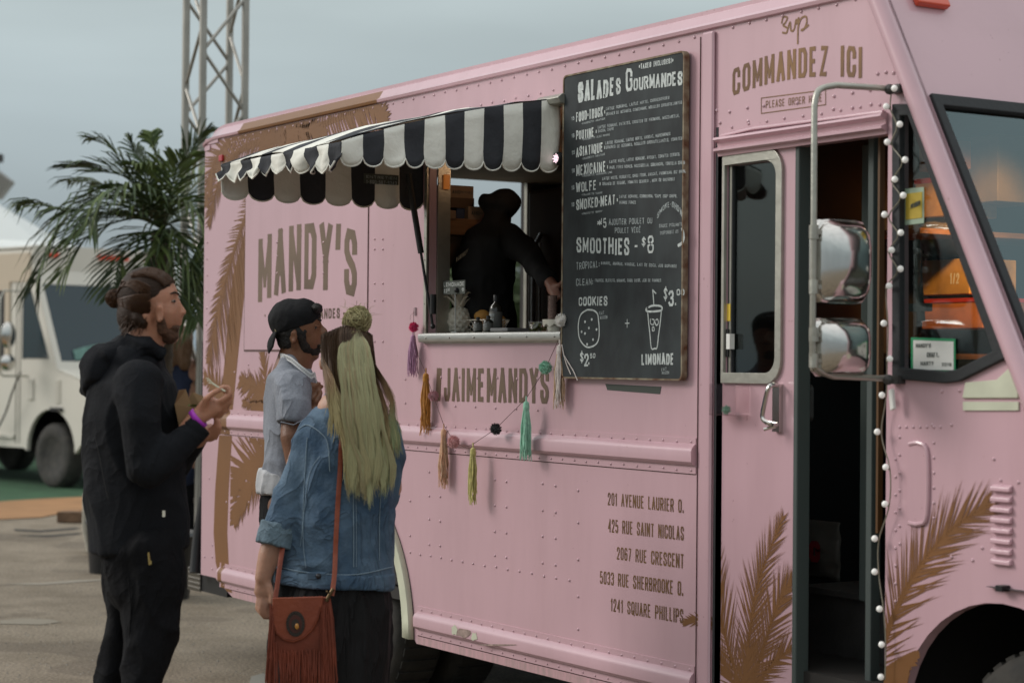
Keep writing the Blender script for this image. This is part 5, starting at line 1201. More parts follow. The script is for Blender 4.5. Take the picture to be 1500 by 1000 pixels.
def skin_mat(name, c, v=.12): 
    m = mat(name, c, .5, var=v, vscale=14, bump=.15, bscale=110, col2=None)
    m.node_tree.nodes['Principled BSDF'].inputs['Subsurface Weight'].default_value = .12; m.node_tree.nodes['Principled BSDF'].inputs['Subsurface Scale'].default_value = .02
    m.node_tree.nodes['Principled BSDF'].inputs['Subsurface Radius'].default_value = (1, .35, .2)
    return m
def head_shape(F, mb, cx, cy, face, chin, nose, brow, lips, sc, dz=0, sgn=1):
    """profile head looking to the right; sc = px per head unit (cranium radius)"""
    F.ell(mb, cx, cy, dz, 1.0*sc, .98*sc, .078)
    F.ell(mb, cx+.28*sc, cy+.2*sc, dz, .68*sc, .80*sc, .070)
    F.ell(mb, *face, dz, .66*sc, .80*sc, .060)
    F.ell(mb, brow[0]-.16*sc, brow[1]+.02*sc, dz, .20*sc, .22*sc, .046)
    F.ell(mb, *chin, dz, .30*sc, .26*sc, .030)
    mb.limb([F.p(chin[0], chin[1], dz), F.p(chin[0]-.75*sc, chin[1]-.30*sc, dz-.045), F.p(chin[0]-.85*sc, chin[1]-.75*sc, dz-.062)], (.016, .018, .016))
    mb.limb([F.p(chin[0], chin[1], dz), F.p(chin[0]-.75*sc, chin[1]-.30*sc, dz+.045), F.p(chin[0]-.85*sc, chin[1]-.75*sc, dz+.062)], (.016, .018, .016))
    mb.limb([F.p(brow[0]-.12*sc, brow[1]+.12*sc, dz), F.p(nose[0]-.12*sc, nose[1], dz)], (.009, .013)); F.ell(mb, nose[0]-.08*sc, nose[1]+.02*sc, dz, .12*sc, .09*sc, .014)
    F.ell(mb, nose[0]-.2*sc, nose[1]+.05*sc, dz-.011, .10*sc, .08*sc, .008); F.ell(mb, nose[0]-.2*sc, nose[1]+.05*sc, dz+.011, .10*sc, .08*sc, .008)
    F.ell(mb, lips[0]-.12*sc, lips[1]-.07*sc, dz, .14*sc, .07*sc, .022); F.ell(mb, lips[0]-.14*sc, lips[1]+.09*sc, dz, .13*sc, .075*sc, .019)
    F.ell(mb, lips[0]-.30*sc, lips[1], dz, .26*sc, .30*sc, .036)
def ear(F, mb, x, y, dz, w, h):
    F.ell(mb, x, y, dz+.003, w*.9, h*.95, .008, .15)
    P_ = [F.p(x+w*.75*math.cos(a), y-h*.85*math.sin(a), dz-.007) for a in [PI*(-.55+1.35*i/10) for i in range(11)]]; mb.limb(P_, [.0045]*11)
    F.ell(mb, x-w*.1, y+h*.8, dz-.003, w*.5, h*.28, .006)
def hand(mb, F, wrist, palm, fingers, thumb, rp=(.026, .036), rf=.0085):
    w = F.p(*wrist); p_ = F.p(*palm); mb.limb([w, w.lerp(p_, .5), p_], (.024, .029, .033), (.019, .018, .017), n=14)
    for i, fg in enumerate(fingers):
        P_ = F.pts(fg); n_ = len(P_); mb.limb([p_.lerp(P_[0], .2)]+P_, [rf*1.15]+[rf*(1.05-.09*j) for j in range(n_)], n=10)
    P_ = F.pts(thumb); mb.limb([w.lerp(p_, .35)]+P_, [rf*1.5]+[rf*(1.2-.1*j) for j in range(len(P_))], n=10)
def strands(name, roots, m, parent, cols, r=.0012, seg=None, label=None, kind=None):
    """roots: list of point lists; cols: function(i, t, point) -> colour"""
    mb = MB(); C_ = []
    for i, P_ in enumerate(roots):
        N = len(P_); b = len(mb.v)
        mb.tube(P_, [r*(1 if k_ < N-2 else .7 if k_ < N-1 else .25) for k_ in range(N)], 3, cap=False)
        for k_ in range(N):
            c = cols(i, k_/(N-1), P_[k_]); C_ += [c]*3
    mb.c = C_
    off = worldloc(parent); mb.v = [(v[0]-off.x, v[1]-off.y, v[2]-off.z) for v in mb.v]
    me = mb.mesh(name, [m], smooth=80); o = bpy.data.objects.new(name, me); COL.objects.link(o); o.parent = parent
    if kind: o['kind'] = kind
    return o
m_hair = mat('hair_strands', (.1, .06, .03), .5, attr='tint', spec=.25)
rnd = random.Random(5)
G_ = lambda s: rnd.gauss(0, s)

# ---------------- man in the black hooded jacket
m_jack = mat('black_softshell', (.0085, .0092, .0115), .85, var=.15, vscale=7, bump=.2, bscale=90, spec=.18, fold=(4, .016, (1, 1, .7)))
m_jean = mat('black_jeans', (.0065, .0065, .0078), .85, var=.2, vscale=9, bump=.2, bscale=90, spec=.15, fold=(5, .015, (1, 1, .8)))
sk1 = skin_mat('warm_skin', (.40, .185, .115))
F = Fig(5.85)
g0 = F.p(190, 900, 0); mA = thing('person', (g0.x, g0.y, 0), 'man with a hair bun in a black hooded jacket, eating from a brown paper box', 'person')
mb = MB()
head_shape(F, mb, 219, 437, (240, 458), (250, 493), (272, 457), (259, 432), (267, 470), 42)
ear(F, mb, 234, 459, -.074, 7, 13)
mb.limb(F.pts([(218, 480, 0), (206, 512, 0), (196, 545, 0)]), (.060, .062, .07), n=18)
F.loft(mb, [(195, 550, 0, 38, .12), (198, 600, 0, 46, .12), (200, 700, 0, 48, .11), (204, 810, 0, 44, .11)])
mb.limb(F.pts([(203, 565, -.17), (212, 685, -.21), (285, 616, -.165)]), (.05, .043, .027)); mb.limb(F.pts([(215, 560, .16), (252, 680, .14), (292, 640, -.02)]), (.05, .043, .027))
mb.limb(F.pts([(222, 830, -.07), (219, 930, -.075), (207, 1020, -.08), (203, 1235, -.06)]), (.055, .045, .035, .03)); mb.limb(F.pts([(182, 830, .07), (175, 930, .07), (160, 1030, .07), (150, 1235, .08)]), (.045, .035, .03, .03))
hand(mb, F, (287, 614, -.165), (312, 592, -.165), [[(326, 586, -.175), (338, 577, -.175), (335, 567, -.17), (327, 565, -.17)], [(324, 596, -.16), (338, 590, -.16), (338, 578, -.16), (329, 574, -.165)], [(318, 605, -.15), (333, 602, -.15), (334, 591, -.15), (325, 588, -.155)], [(310, 611, -.14), (323, 611, -.14), (327, 602, -.14), (319, 598, -.145)]],
     [(302, 584, -.195), (315, 574, -.195), (325, 568, -.18)])
hand(mb, F, (292, 640, -.02), (303, 632, -.05), [[(312, 628, -.06), (318, 618, -.06), (314, 609, -.06)], [(314, 634, -.05), (321, 626, -.06), (320, 616, -.06)], [(312, 640, -.04), (320, 634, -.05), (322, 625, -.06)], [(308, 645, -.03), (316, 641, -.04), (319, 634, -.05)]], [(296, 625, -.08), (292, 614, -.09), (288, 606, -.09)])
r = voxel(mb, .0055, 3, amp2=.0015, sc2=30); vbuild(r, 'body', sk1, mA)
# beard and hair
mb = MB(); F.ell(mb, 217, 431, 0, 43.5, 41.5, .0835); F.ell(mb, 199, 462, 0, 31, 30, .080)
mb2 = MB(); F.ell(mb2, 168, 437, 0, 14, 13, .028); 
C1 = lambda b: (b*.062, b*.028, b*.0125)
bun = F.p(176, 440, 0); roots = []
Bs = F.basis(); cen = F.p(217, 435, 0)
for i in range(2600):      # combed back over the skull to the bun
    th = rnd.uniform(-1.25, 1.25); f0 = rnd.uniform(.0, 1.0)
    # start on the hairline (front arc) or lower side
    a0_ = math.radians(rnd.uniform(28, 80)) if rnd.random() < .75 else math.radians(rnd.uniform(-48, 28))
    P_ = []
    side_ = -1 if rnd.random() < .85 else 1
    w0 = rnd.uniform(.05, 1)     # 0 = crown midline, 1 = near side
    if a0_ > math.radians(25): st = V((math.cos(a0_)*.93, side_*w0*.85, math.sin(a0_)))
    else: st = V((rnd.uniform(-.15, .28), side_*.95, math.sin(a0_)*.9)); 
    en = V((-.98, side_*.12, -.08))
    for k_ in range(8):
        t = k_/7; q = st.lerp(en, t); up_ = V((0, 0, math.sin(PI*t)*.28*(1 if st.z > .1 else -.1))); q = (q+up_).normalized()
        if t > .85: q = q.lerp(V((-1.0, 0, -.05)), (t-.85)/.15)
        rr = 1.0+rnd.uniform(0, .02)
        P_.append(cen+Bs @ V((q.x*44.5*F.k*rr, q.y*.090*rr, q.z*43*F.k*rr)))
    roots.append(P_)
bc = F.p(168, 437, 0)
for i in range(260):
    a = rnd.uniform(0, 2*PI); ax = V((G_(1), G_(1), G_(1))).normalized(); u_ = ax.orthogonal().normalized(); v_ = ax.cross(u_); P_ = []
    for k_ in range(10):
        q = a+k_*.5; P_.append(bc+(u_*math.cos(q)+v_*math.sin(q))*(.024+.003*math.sin(q*2))*1.05)
    roots.append(P_)
for i in range(150):       # loose hair at the nape
    s_ = F.p(178+rnd.uniform(0, 38), 470+rnd.uniform(-10, 14), -.02-rnd.uniform(0, .06)); P_ = [s_]
    for k_ in range(4): P_.append(P_[-1]+RT*G_(.004)-UP*rnd.uniform(.002, .010)-RT*.002)
    roots.append(P_)
hm = mat('dark_brown_hair', (.024, .0115, .006), .65, spec=.3, bump=.4, bscale=60, stretch=(1, 1, 5))
mb3 = MB(); F.ell(mb3, 215, 430, 0, 42.5, 40, .0825); F.ell(mb3, 237, 414, 0, 16, 13, .066); F.ell(mb3, 197, 462, 0, 26, 30, .074); F.ell(mb3, 168, 437, 0, 12.5, 12, .025); F.ell(mb3, 186, 446, 0, 14, 14, .04); F.ell(mb3, 208, 466, 0, 17, 20, .086); F.ell(mb3, 217, 473, 0, 11, 14, .083)
hair = vbuild(voxel(mb3, .006, 10), 'hair', hm, mA)
strands('hair_strands', roots, m_hair, hair, lambda i, t, p_: C1(.55+.5*((i*37) % 100)/100), .0011, kind='stuff')
mb = MB(); bm_ = mat('short_beard', (.075, .034, .018), .8, bump=.6, bscale=150, var=.3, vscale=60)
F.ell(mb, 248, 491, -.008, 14, 13, .033); mb.limb(F.pts([(252, 494, -.01), (238, 484, -.045), (234, 462, -.068)]), (.014, .017, .010)); F.ell(mb, 256, 480, -.012, 8, 5, .024); F.ell(mb, 262, 464, -.006, 5, 2.5, .018)
vbuild(voxel(mb, .004, 2, amp2=.002, sc2=120), 'beard', bm_, mA)
mb = MB(); mb.limb(F.pts([(262, 431, -.018), (256, 428, -.034), (250, 430, -.045)]), (.003, .0035, .002)); mb.build('eyebrow', [hm], mA, smooth=80)
mb = MB(); F.ell(mb, 254, 441, -.036, 3.6, 2.2, .008); mb.build('eye', [mat('eye_white', (.22, .17, .14), .3)], mA, smooth=80)
mb = MB(); F.ell(mb, 256, 441, -.040, 1.6, 2.0, .006); mb.build('iris', [m_black], mA, smooth=80)
# jacket
mb = MB()
F.loft(mb, [(196, 538, 0, 44, .125), (196, 560, 0, 62, .165), (196, 610, 0, 72, .175), (198, 690, 0, 74, .165), (202, 760, 0, 73, .165), (203, 806, 0, 71, .165)], 26, (0, 1))
mb.limb(F.pts([(202, 562, -.155), (206, 620, -.205), (212, 684, -.215)]), (.070, .062, .058)); mb.limb(F.pts([(212, 684, -.215), (250, 660, -.20), (290, 627, -.165)]), (.060, .050, .037), flat=(0, 1))
mb.limb(F.pts([(214, 560, .15), (252, 682, .14)]), (.065, .055)); mb.limb(F.pts([(252, 682, .14), (288, 643, .0)]), (.055, .036))
r = voxel(mb, .008, 4, .012, 6, (1, 1, .6), .002, 18, 3); jk = vbuild(r, 'jacket', m_jack, mA)
mb = MB()
mb.limb(F.pts([(232, 516, -.03), (212, 508, -.07), (186, 506, -.055), (172, 512, .0), (190, 512, .06)]), (.022, .030, .034, .036, .03))
F.ell(mb, 152, 538, -.01, 32, 38, .115, .25); F.ell(mb, 168, 520, -.02, 30, 22, .10, -.3); F.ell(mb, 137, 560, -.01, 17, 20, .075); F.ell(mb, 185, 520, -.05, 26, 15, .06, -.35)
mb.limb(F.pts([(205, 520, -.085), (170, 560, -.10), (140, 580, -.05), (124, 572, .0)]), (.014, .017, .014, .014))
vbuild(voxel(mb, .007, 3, .010, 9, (1, 1, 1), .003, 20, 9), 'hood', m_jack, mA)
mb = MB(); mb.limb(F.pts([(177, 498, -.03), (181, 494, -.04), (184, 500, -.05)]), (.003, .003, .003)); mb.tube(F.pts([(140, 640, -.165), (150, 690, -.175), (158, 730, -.175)]), .0012, 4); mb.build('loop', [m_black], jk, smooth=80)
mb = MB(); a = F.p(240, 752, -.172); mb.obox(a, RT*.004, UP*.009, FW*.002); mb.build('jacket_tag', [m_offw], jk)
mb = MB(); mb.limb(F.pts([(282, 633, -.168), (294, 621, -.165)]), (.041, .0385), n=20, flat=(1, 1)); vbuild(voxel(mb, .005, 2), 'cuff', m_jack, jk)
mb = MB()
ctr = F.p(290, 613, -.165); ax = (F.p(312, 594, -.165)-F.p(285, 617, -.165)).normalized(); u_ = ax.orthogonal().normalized(); v_ = ax.cross(u_)
for k_ in range(25):
    pass
vs = [ctr+(u_*math.cos(2*PI*i/28)+v_*math.sin(2*PI*i/28))*(.0305)+ax*h_ for h_ in (-.008, .008) for i in range(28)]
mb.add(vs, [(i, (i+1) % 28, (i+1) % 28+28, i+28) for i in range(28)]); mb.build('wristband', [mat('purple_band', (.36, .03, .42), .45)], mA, smooth=80, solid=.002)
# trousers
mb = MB()
F.loft(mb, [(204, 775, 0, 62, .16), (210, 815, -.01, 58, .16), (211, 850, -.01, 54, .15)])
F.loft(mb, [(222, 800, -.07, 46, .12), (226, 830, -.07, 45, .11), (222, 900, -.075, 43, .095), (219, 945, -.08, 39, .085), (208, 1000, -.08, 30, .075), (204, 1060, -.08, 28, .07), (203, 1150, -.07, 25, .065), (203, 1225, -.06, 21, .055)])
F.loft(mb, [(184, 800, .07, 34, .12), (182, 830, .07, 32, .11), (180, 900, .07, 24, .09), (173, 950, .07, 25, .08), (163, 1000, .07, 25, .07), (158, 1060, .07, 25, .07), (152, 1150, .08, 22, .06), (150, 1225, .08, 20, .055)])
vbuild(voxel(mb, .009, 3, .009, 9, (1, 1, .7), .002, 25, 5), 'trousers', m_jean, mA)
mb = MB(); mb.tube(F.pts([(188, 846, -.165), (192, 890, -.155), (188, 950, -.14), (182, 1000, -.12)]), .002, 4); mb.build('trouser_seam', [m_jean], mA)
for a, b, c_ in ((203, 1245, -.06), (150, 1245, .08)):
    mb = MB(); q = F.p(a, b, c_); q = V((q.x, q.y, .03)); fwd = V((RT.x, RT.y, 0)).normalized(); mb.limb([q-fwd*.05+V((0, 0, .015)), q+fwd*.06, q+fwd*.16-V((0, 0, .005))], (.042, .045, .04), (.04, .035, .028)); vbuild(voxel(mb, .008, 3), 'shoe', m_black, mA)
ky = thing('key', F.p(218, 826, -.19), 'brass key hanging from the trouser pocket of the man in the black jacket', 'key'); gold = mat('brass', (.50, .40, .17), .35, metal=.9)
mb = MB(); F.ell(mb, 218, 803, -.185, 6, 7, .002); mb.build('bow', [gold], ky, smooth=60); mb = MB(); a, b = F.p(218, 808, -.185), F.p(219, 827, -.185); mb.tube([a, b], [.005, .003], 6); mb.obox(b+UP*.008+RT*.003, RT*.003, UP*.006, FW*.001); mb.build('shank', [gold], ky)
# food box and fork
fb_ = thing('food_box', F.p(275, 618, -.08), 'open brown paper food box held by the man in the black jacket', 'food box'); kraft = mat('kraft_board', (.24, .145, .07), .8, var=.08, vscale=10)
mb = MB(); A_ = [F.p(256, 592, -.14), F.p(296, 598, -.14), F.p(296, 598, -.03), F.p(256, 592, -.03)]; B_ = [F.p(262, 622, -.13), F.p(292, 626, -.13), F.p(292, 626, -.04), F.p(262, 622, -.04)]
mb.add(A_+B_, [(0, 1, 5, 4), (1, 2, 6, 5), (2, 3, 7, 6), (3, 0, 4, 7), (4, 5, 6, 7)]); mb.build('tray', [kraft], fb_, solid=.0015, fixn=False)
for L_, nm in (([(256, 592, -.14), (262, 571, -.155), (272, 570, -.13), (282, 596, -.12)], 'flap'), ([(296, 598, -.03), (298, 580, -.02), (282, 574, -.03), (272, 592, -.03)], 'flap'), ([(296, 598, -.14), (303, 583, -.15), (303, 584, -.05), (296, 598, -.03)], 'flap')):
    mb = MB(); mb.add(F.pts(L_), [(0, 1, 2, 3)]); mb.build(nm, [kraft], fb_, solid=.0015, fixn=False)
mb = MB()
for i in range(60):
    q = F.p(276+rnd.uniform(-14, 14), 596+rnd.uniform(-3, 6), -.085+rnd.uniform(-.04, .04)); d = V((G_(1), G_(1), G_(.5))).normalized()*.012; e2 = d.orthogonal().normalized()*.006; mb.add([q-d, q+e2, q+d, q-e2], [(0, 1, 2, 3)])
mb.build('salad', [m_leaf], fb_, kind='stuff')
fk = thing('fork', F.p(322, 570, -.19), 'white plastic fork pinched in the raised hand of the man with the bun', 'fork')
mb = MB(); mb.tube(F.pts([(330, 573, -.185), (318, 566, -.19), (311, 561, -.19)]), .0028, 6)
for q in (-1, 0, 1): mb.tube(F.pts([(311, 561, -.19), (307+q, 558+q*3, -.19), (303+q*1.5, 557+q*3.5, -.19)]), .0013, 5)
mb.build('tines', [mat('ivory_plastic', (.62, .62, .48), .4)], fk)

# ---------------- man in the black cap
sk2 = skin_mat('brown_skin', (.17, .072, .036)); m_tee = mat('heather_grey_jersey', (.235, .25, .285), .9, col2=(.19, .20, .23), vscale=160, bump=.12, bscale=120, fold=(4, .03, (1, 1, .5)))
F = Fig(6.85); g0 = F.p(425, 900, 0)
mB_ = thing('person', (g0.x, g0.y, 0), 'bearded man in a backwards black cap, grey T-shirt and white lanyard', 'person')
mb = MB(); head_shape(F, mb, 438, 476, (451, 494), (458, 520), (479, 486), (468, 469), (474, 500), 33)
ear(F, mb, 430, 493, -.076, 5, 9)
mb.limb(F.pts([(438, 510, 0), (430, 535, 0), (424, 560, 0)]), (.060, .063, .07), n=18)
F.loft(mb, [(424, 565, 0, 28, .11), (424, 620, 0, 30, .11), (424, 720, 0, 30, .11)])
mb.limb(F.pts([(431, 582, -.12), (429, 640, -.175), (440, 694, -.19)]), (.040, .043, .040)); mb.limb(F.pts([(440, 694, -.19), (457, 645, -.15), (459, 604, -.11)]), (.040, .036, .027)); mb.limb(F.pts([(440, 580, .15), (450, 690, .15), (480, 680, 0)]), (.05, .043, .03))
hand(mb, F, (459, 604, -.11), (458, 588, -.10), [[(461, 576, -.09), (467, 568, -.09), (472, 566, -.08)], [(457, 574, -.10), (460, 565, -.10), (467, 561, -.09)], [(452, 576, -.11), (452, 567, -.11), (457, 562, -.10)], [(448, 580, -.115), (446, 572, -.115), (449, 566, -.11)]], [(463, 588, -.12), (468, 580, -.11), (470, 574, -.10)])
mb.limb(F.pts([(430, 740, -.08), (438, 900, -.08), (438, 1120, -.08)]), (.09, .06, .04)); mb.limb(F.pts([(430, 740, .08), (425, 900, .09), (425, 1120, .09)]), (.09, .06, .04))
vbuild(voxel(mb, .0055, 3, amp2=.001, sc2=30), 'body', sk2, mB_)
hb = mat('black_hair', (.010, .008, .007), .7, bump=.6, bscale=120); bb2 = mat('black_beard', (.016, .010, .007), .85, bump=.7, bscale=160, var=.3, vscale=80)
mb = MB(); F.ell(mb, 455, 514, -.006, 14, 11, .034); mb.limb(F.pts([(458, 517, -.012), (446, 508, -.045), (440, 492, -.066)]), (.017, .020, .010)); F.ell(mb, 466, 506, -.01, 6, 4, .024); F.ell(mb, 470, 493, -.006, 5, 2, .018)
vbuild(voxel(mb, .004, 2, amp2=.003, sc2=110), 'beard', bb2, mB_)
mb = MB(); F.ell(mb, 434, 484, 0, 33, 27, .080); F.ell(mb, 426, 500, 0, 20, 16, .068); F.ell(mb, 464, 452, -.02, 8, 8, .05)
vbuild(voxel(mb, .005, 1, amp2=.005, sc2=90), 'hair', hb, mB_)
mb = MB(); mb.limb(F.pts([(470, 469, -.015), (463, 467, -.036), (456, 470, -.048)]), (.0035, .004, .0025)); mb.build('eyebrow', [hb], mB_, smooth=80)
mb = MB(); F.ell(mb, 461, 480, -.040, 3.2, 1.8, .008); mb.build('eye', [mat('eye_white_b', (.42, .38, .34), .3)], mB_, smooth=80)
mb = MB(); F.ell(mb, 462.5, 480, -.044, 1.4, 1.6, .005); mb.build('iris', [m_black], mB_, smooth=80)
mb = MB(); mb.limb(F.pts([(467, 478, -.045), (462, 476.5, -.05), (457, 479, -.048)]), (.002, .0026, .002)); mb.build('eyelid', [sk2], mB_, smooth=80)
m_cap2 = mat('black_cap_cloth', (.006, .006, .007), .85, bump=.3, bscale=60, spec=.3)
mb = MB(); F.ell(mb, 430, 470, 0, 38, 33, .090, .15); F.ell(mb, 444, 462, 0, 26, 25, .084, .3)
cp = MB(); r_ = voxel(mb, .006, 3, .003, 14, (1, 1, 1), 0, 1, 2)
bm = bmesh.new(); bm.from_mesh(r_); lo = F.p(430, 478, 0); nrm_ = (UP*1.0-RT*.30).normalized()
bmesh.ops.bisect_plane(bm, geom=bm.verts[:]+bm.edges[:]+bm.faces[:], plane_co=F.p(430, 482, 0), plane_no=nrm_, clear_inner=True); bm.to_mesh(r_); bm.free()
capo = vbuild(r_, 'cap', m_cap2, mB_); mo = capo.modifiers.new('s', 'SOLIDIFY'); mo.thickness = .003
mb = MB()
def brim(u, v):
    a = -1+2*u; base_ = F.p(401+4*abs(a)**2, 486, a*.072); tip_ = F.p(394+6*abs(a)**2.5, 518-10*abs(a)**2.2, a*.064)
    return base_.lerp(tip_, v)+FW*0-RT*.012*math.sin(PI*v)*(1-a*a)
mb.grid(brim, 14, 6); mb.build('cap_brim', [m_cap2], capo, smooth=80, solid=.004)
mb = MB(); mb.limb(F.pts([(403, 476, -.05), (404, 486, -.055)]), (.003, .003)); mb.obox(F.p(398, 478, -.02), RT*.002, UP*.004, FW*.01); mb.build('cap_strap', [mat('worn_gold_thread', (.20, .17, .09), .6)], capo)
mb = MB()
F.loft(mb, [(426, 532, 0, 20, .085), (426, 550, 0, 33, .14), (428, 580, 0, 38, .16), (427, 640, 0, 41, .15), (427, 690, 0, 41, .15), (424, 708, 0, 42, .15)], 26, (0, 1))
mb.limb(F.pts([(430, 566, -.115), (429, 595, -.165), (428, 620, -.18)]), (.064, .062, .058), flat=(0, 1)); mb.limb(F.pts([(440, 566, .14), (445, 620, .18)]), (.06, .056), flat=(0, 1))
tee = vbuild(voxel(mb, .007, 3, .011, 8, (1, 1, .45), .002, 22, 14), 't_shirt', m_tee, mB_)
mb = MB(); 
mb.limb(F.pts([(412, 618, -.245), (430, 622, -.255), (448, 613, -.225)]), (.002, .002, .002)); mb.limb(F.pts([(405, 576, -.16), (407, 600, -.17), (411, 624, -.18)]), (.0016, .0016, .0016)); mb.build('sleeve_seam', [m_tee], tee, smooth=80)
mb = MB(); F.loft(mb, [(420, 690, 0, 41, .150), (418, 708, 0, 43, .153), (417, 722, 0, 42, .152)], 24, (1, 1)); vbuild(voxel(mb, .006, 1, .008, 16, (1, 1, .4), .002, 30, 22), 'undershirt', mat('white_cotton', (.43, .43, .44), .9, bump=.3, bscale=40), mB_)
mb = MB(); F.loft(mb, [(424, 715, 0, 40, .145), (428, 760, 0, 48, .15)]); F.loft(mb, [(430, 760, -.07, 42, .1), (436, 900, -.08, 30, .08), (436, 1110, -.08, 22, .06)]); F.loft(mb, [(426, 760, .07, 42, .1), (428, 900, .08, 30, .08), (428, 1110, .08, 22, .06)])
vbuild(voxel(mb, .010, 3, .010, 9, (1, 1, .7)), 'trousers', m_jean, mB_)
for a, c_ in ((438, -.08), (426, .09)):
    mb = MB(); q = F.p(a, 1150, c_); q = V((q.x, q.y, .04)); fwd = V((RT.x, RT.y, 0)).normalized(); mb.limb([q-fwd*.05, q+fwd*.06, q+fwd*.16], (.042, .045, .04), (.04, .035, .028)); mb.build('shoe', [m_black], mB_, smooth=60)
# lanyard
lan = MB(); Lp = cubic(F.pts([(409, 523, .03), (412, 521, -.05), (425, 526, -.095), (440, 538, -.125), (455, 550, -.13), (463, 556, -.10), (470, 640, -.03)]), 6)
for i in range(len(Lp)-1):
    a, b = Lp[i], Lp[i+1]; w_ = UP*.009; lan.add([a-w_, b-w_, b+w_, a+w_], [(0, 1, 2, 3)])
lo2 = lan.build('lanyard', [mat('white_lanyard', (.62, .62, .62), .7)], mB_, solid=.002, fixn=False)
mb = MB()
for i in range(8, len(Lp)-8):
    a, b = Lp[i], Lp[i+1]; d = (b-a); n_ = -FW*.003
    for k_ in range(2):
        q = a+d*(.2+.45*k_)+n_; mb.add([q-UP*.004, q+d*.12-UP*.004, q+d*.12+UP*.004, q+UP*.004], [(0, 1, 2, 3)])
        q2 = q+d*.12; mb.add([q2+UP*.004*(1-2*k_)-n_*.02, q2+d*.18+UP*.004*(1-2*k_), q2+d*.18+UP*.0022*(1-2*k_), q2+UP*.0022*(1-2*k_)], [(0, 1, 2, 3)])
mb.build('lanyard_print', [m_ink], mB_, fixn=False)

# ---------------- woman in the denim jacket
sk3 = skin_mat('fair_skin', (.46, .25, .17)); m_den = mat('blue_denim', (.042, .078, .130), .88, col2=(.115, .172, .235), vscale=9, bump=.35, bscale=130, detail=9, spec=.3, fold=(5.5, .028, (1, 1, .75)))
m_denl = mat('faded_denim', (.13, .19, .235), .85, var=.2, vscale=20, bump=.3, bscale=90, fold=(9, .015, (1, 1, 1))); m_stitch = mat('pale_stitch', (.20, .27, .33), .8)
F = Fig(6.3); g0 = F.p(490, 900, 0)
wC = thing('person', (g0.x, g0.y, 0), 'woman seen from behind with long green tinted blonde hair, denim jacket and black skirt', 'person')
mb = MB(); F.ell(mb, 508, 518, 0, 36, 41, .092); F.ell(mb, 506, 545, .05, 28, 30, .05); mb.limb(F.pts([(506, 550, 0), (506, 600, 0)]), (.052, .06)); F.ell(mb, 503, 535, .11, 6, 8, .03)
F.ell(mb, 471, 532, .02, 4, 11, .012); F.ell(mb, 545, 532, .02, 4, 11, .012)
F.loft(mb, [(506, 600, 0, 42, .07), (504, 700, 0, 50, .09), (498, 800, 0, 56, .10), (490, 880, 0, 62, .10)])
mb.limb(F.pts([(452, 640, 0), (422, 735, -.02), (394, 815, -.05), (385, 846, -.06)]), (.044, .042, .036, .026)); mb.limb(F.pts([(563, 640, 0), (572, 715, .02), (548, 700, .25)]), (.044, .038, .028))
hand(mb, F, (386, 846, -.06), (386, 868, -.06), [[(378, 880, -.06), (376, 890, -.06), (383, 899, -.055)], [(383, 884, -.07), (381, 895, -.07), (388, 905, -.065)], [(389, 886, -.07), (389, 897, -.07), (394, 905, -.065)], [(394, 883, -.06), (396, 893, -.06), (398, 900, -.06)]], [(396, 860, -.075), (399, 872, -.08), (398, 882, -.08)])
for a, c_ in ((460, -.02), (520, .03)): mb.limb(F.pts([(a, 900, c_), (a, 1040, c_), (a, 1190, c_)]), (.08, .055, .04))
vbuild(voxel(mb, .006, 3), 'body', sk3, wC)
mb = MB()
F.loft(mb, [(507, 590, .01, 36, .07), (508, 612, .005, 62, .10), (508, 650, 0, 74, .115), (505, 700, 0, 73, .12), (500, 760, 0, 77, .125), (495, 815, 0, 83, .13), (491, 854, 0, 88, .137)], 28, (0, 1))
mb.limb(F.pts([(462, 634, 0), (445, 680, -.01), (424, 735, -.02)]), (.060, .058, .058)); mb.limb(F.pts([(424, 735, -.02), (407, 785, -.045)]), (.060, .055), flat=(0, 1))
mb.limb(F.pts([(560, 634, .0), (566, 660, .01), (563, 720, .03)]), (.060, .060, .056)); mb.limb(F.pts([(563, 720, .03), (545, 700, .24)]), (.056, .045))
jd = vbuild(voxel(mb, .0075, 3, .010, 7, (1, 1, .8), .002, 30, 31), 'denim_jacket', m_den, wC)
mb = MB(); mb.limb(F.pts([(410, 768, -.038), (401, 800, -.052)]), (.0615, .0600), n=26, flat=(1, 1)); vbuild(voxel(mb, .005, 1, .003, 14, (1, 1, 1), .001, 40), 'rolled_cuff', m_denl, jd)
mb = MB(); F.loft(mb, [(491, 834, 0, 88.5, .139), (490, 856, 0, 90, .141)], 28, (1, 1)); vbuild(voxel(mb, .007, 1, .003, 8), 'waistband', m_den, jd)
def on_back(r, x, y):       # point just in front of the jacket surface on the camera's side
    best = None
    d_ = ray(x, y).normalized(); return d_
dgc = [None]
def cast(o, x, y, push=.003):
    off = worldloc(o); ok, loc, nn, idx = o.ray_cast(CAM-off, ray(x, y).normalized())
    return (loc+off-ray(x, y).normalized()*push) if ok else None
bpy.context.view_layer.update()
def seam(o, name, L, m_, r_=.0016, parent=None, n=10):
    c = cubic([(a, b, 0) for a, b in L], n); P_ = [cast(o, q.x, q.y) for q in c]; P_ = [q for q in P_ if q]
    if len(P_) > 2: mb = MB(); mb.tube(P_, r_, 5); return mb.build(name, [m_], parent or o, smooth=80)
seam(jd, 'stitch_line', [(517, 700), (518, 770), (518, 830)], m_stitch); seam(jd, 'stitch_line', [(521, 700), (522, 770), (522, 830)], m_stitch, .001)
seam(jd, 'stitch_line', [(450, 640), (445, 720), (444, 790), (448, 830)], m_stitch, .0012)
seam(jd, 'stitch_line', [(436, 630), (450, 622), (470, 634), (480, 650), (483, 690)], m_stitch); seam(jd, 'stitch_line', [(560, 690), (556, 760), (556, 820)], m_stitch, .0012)
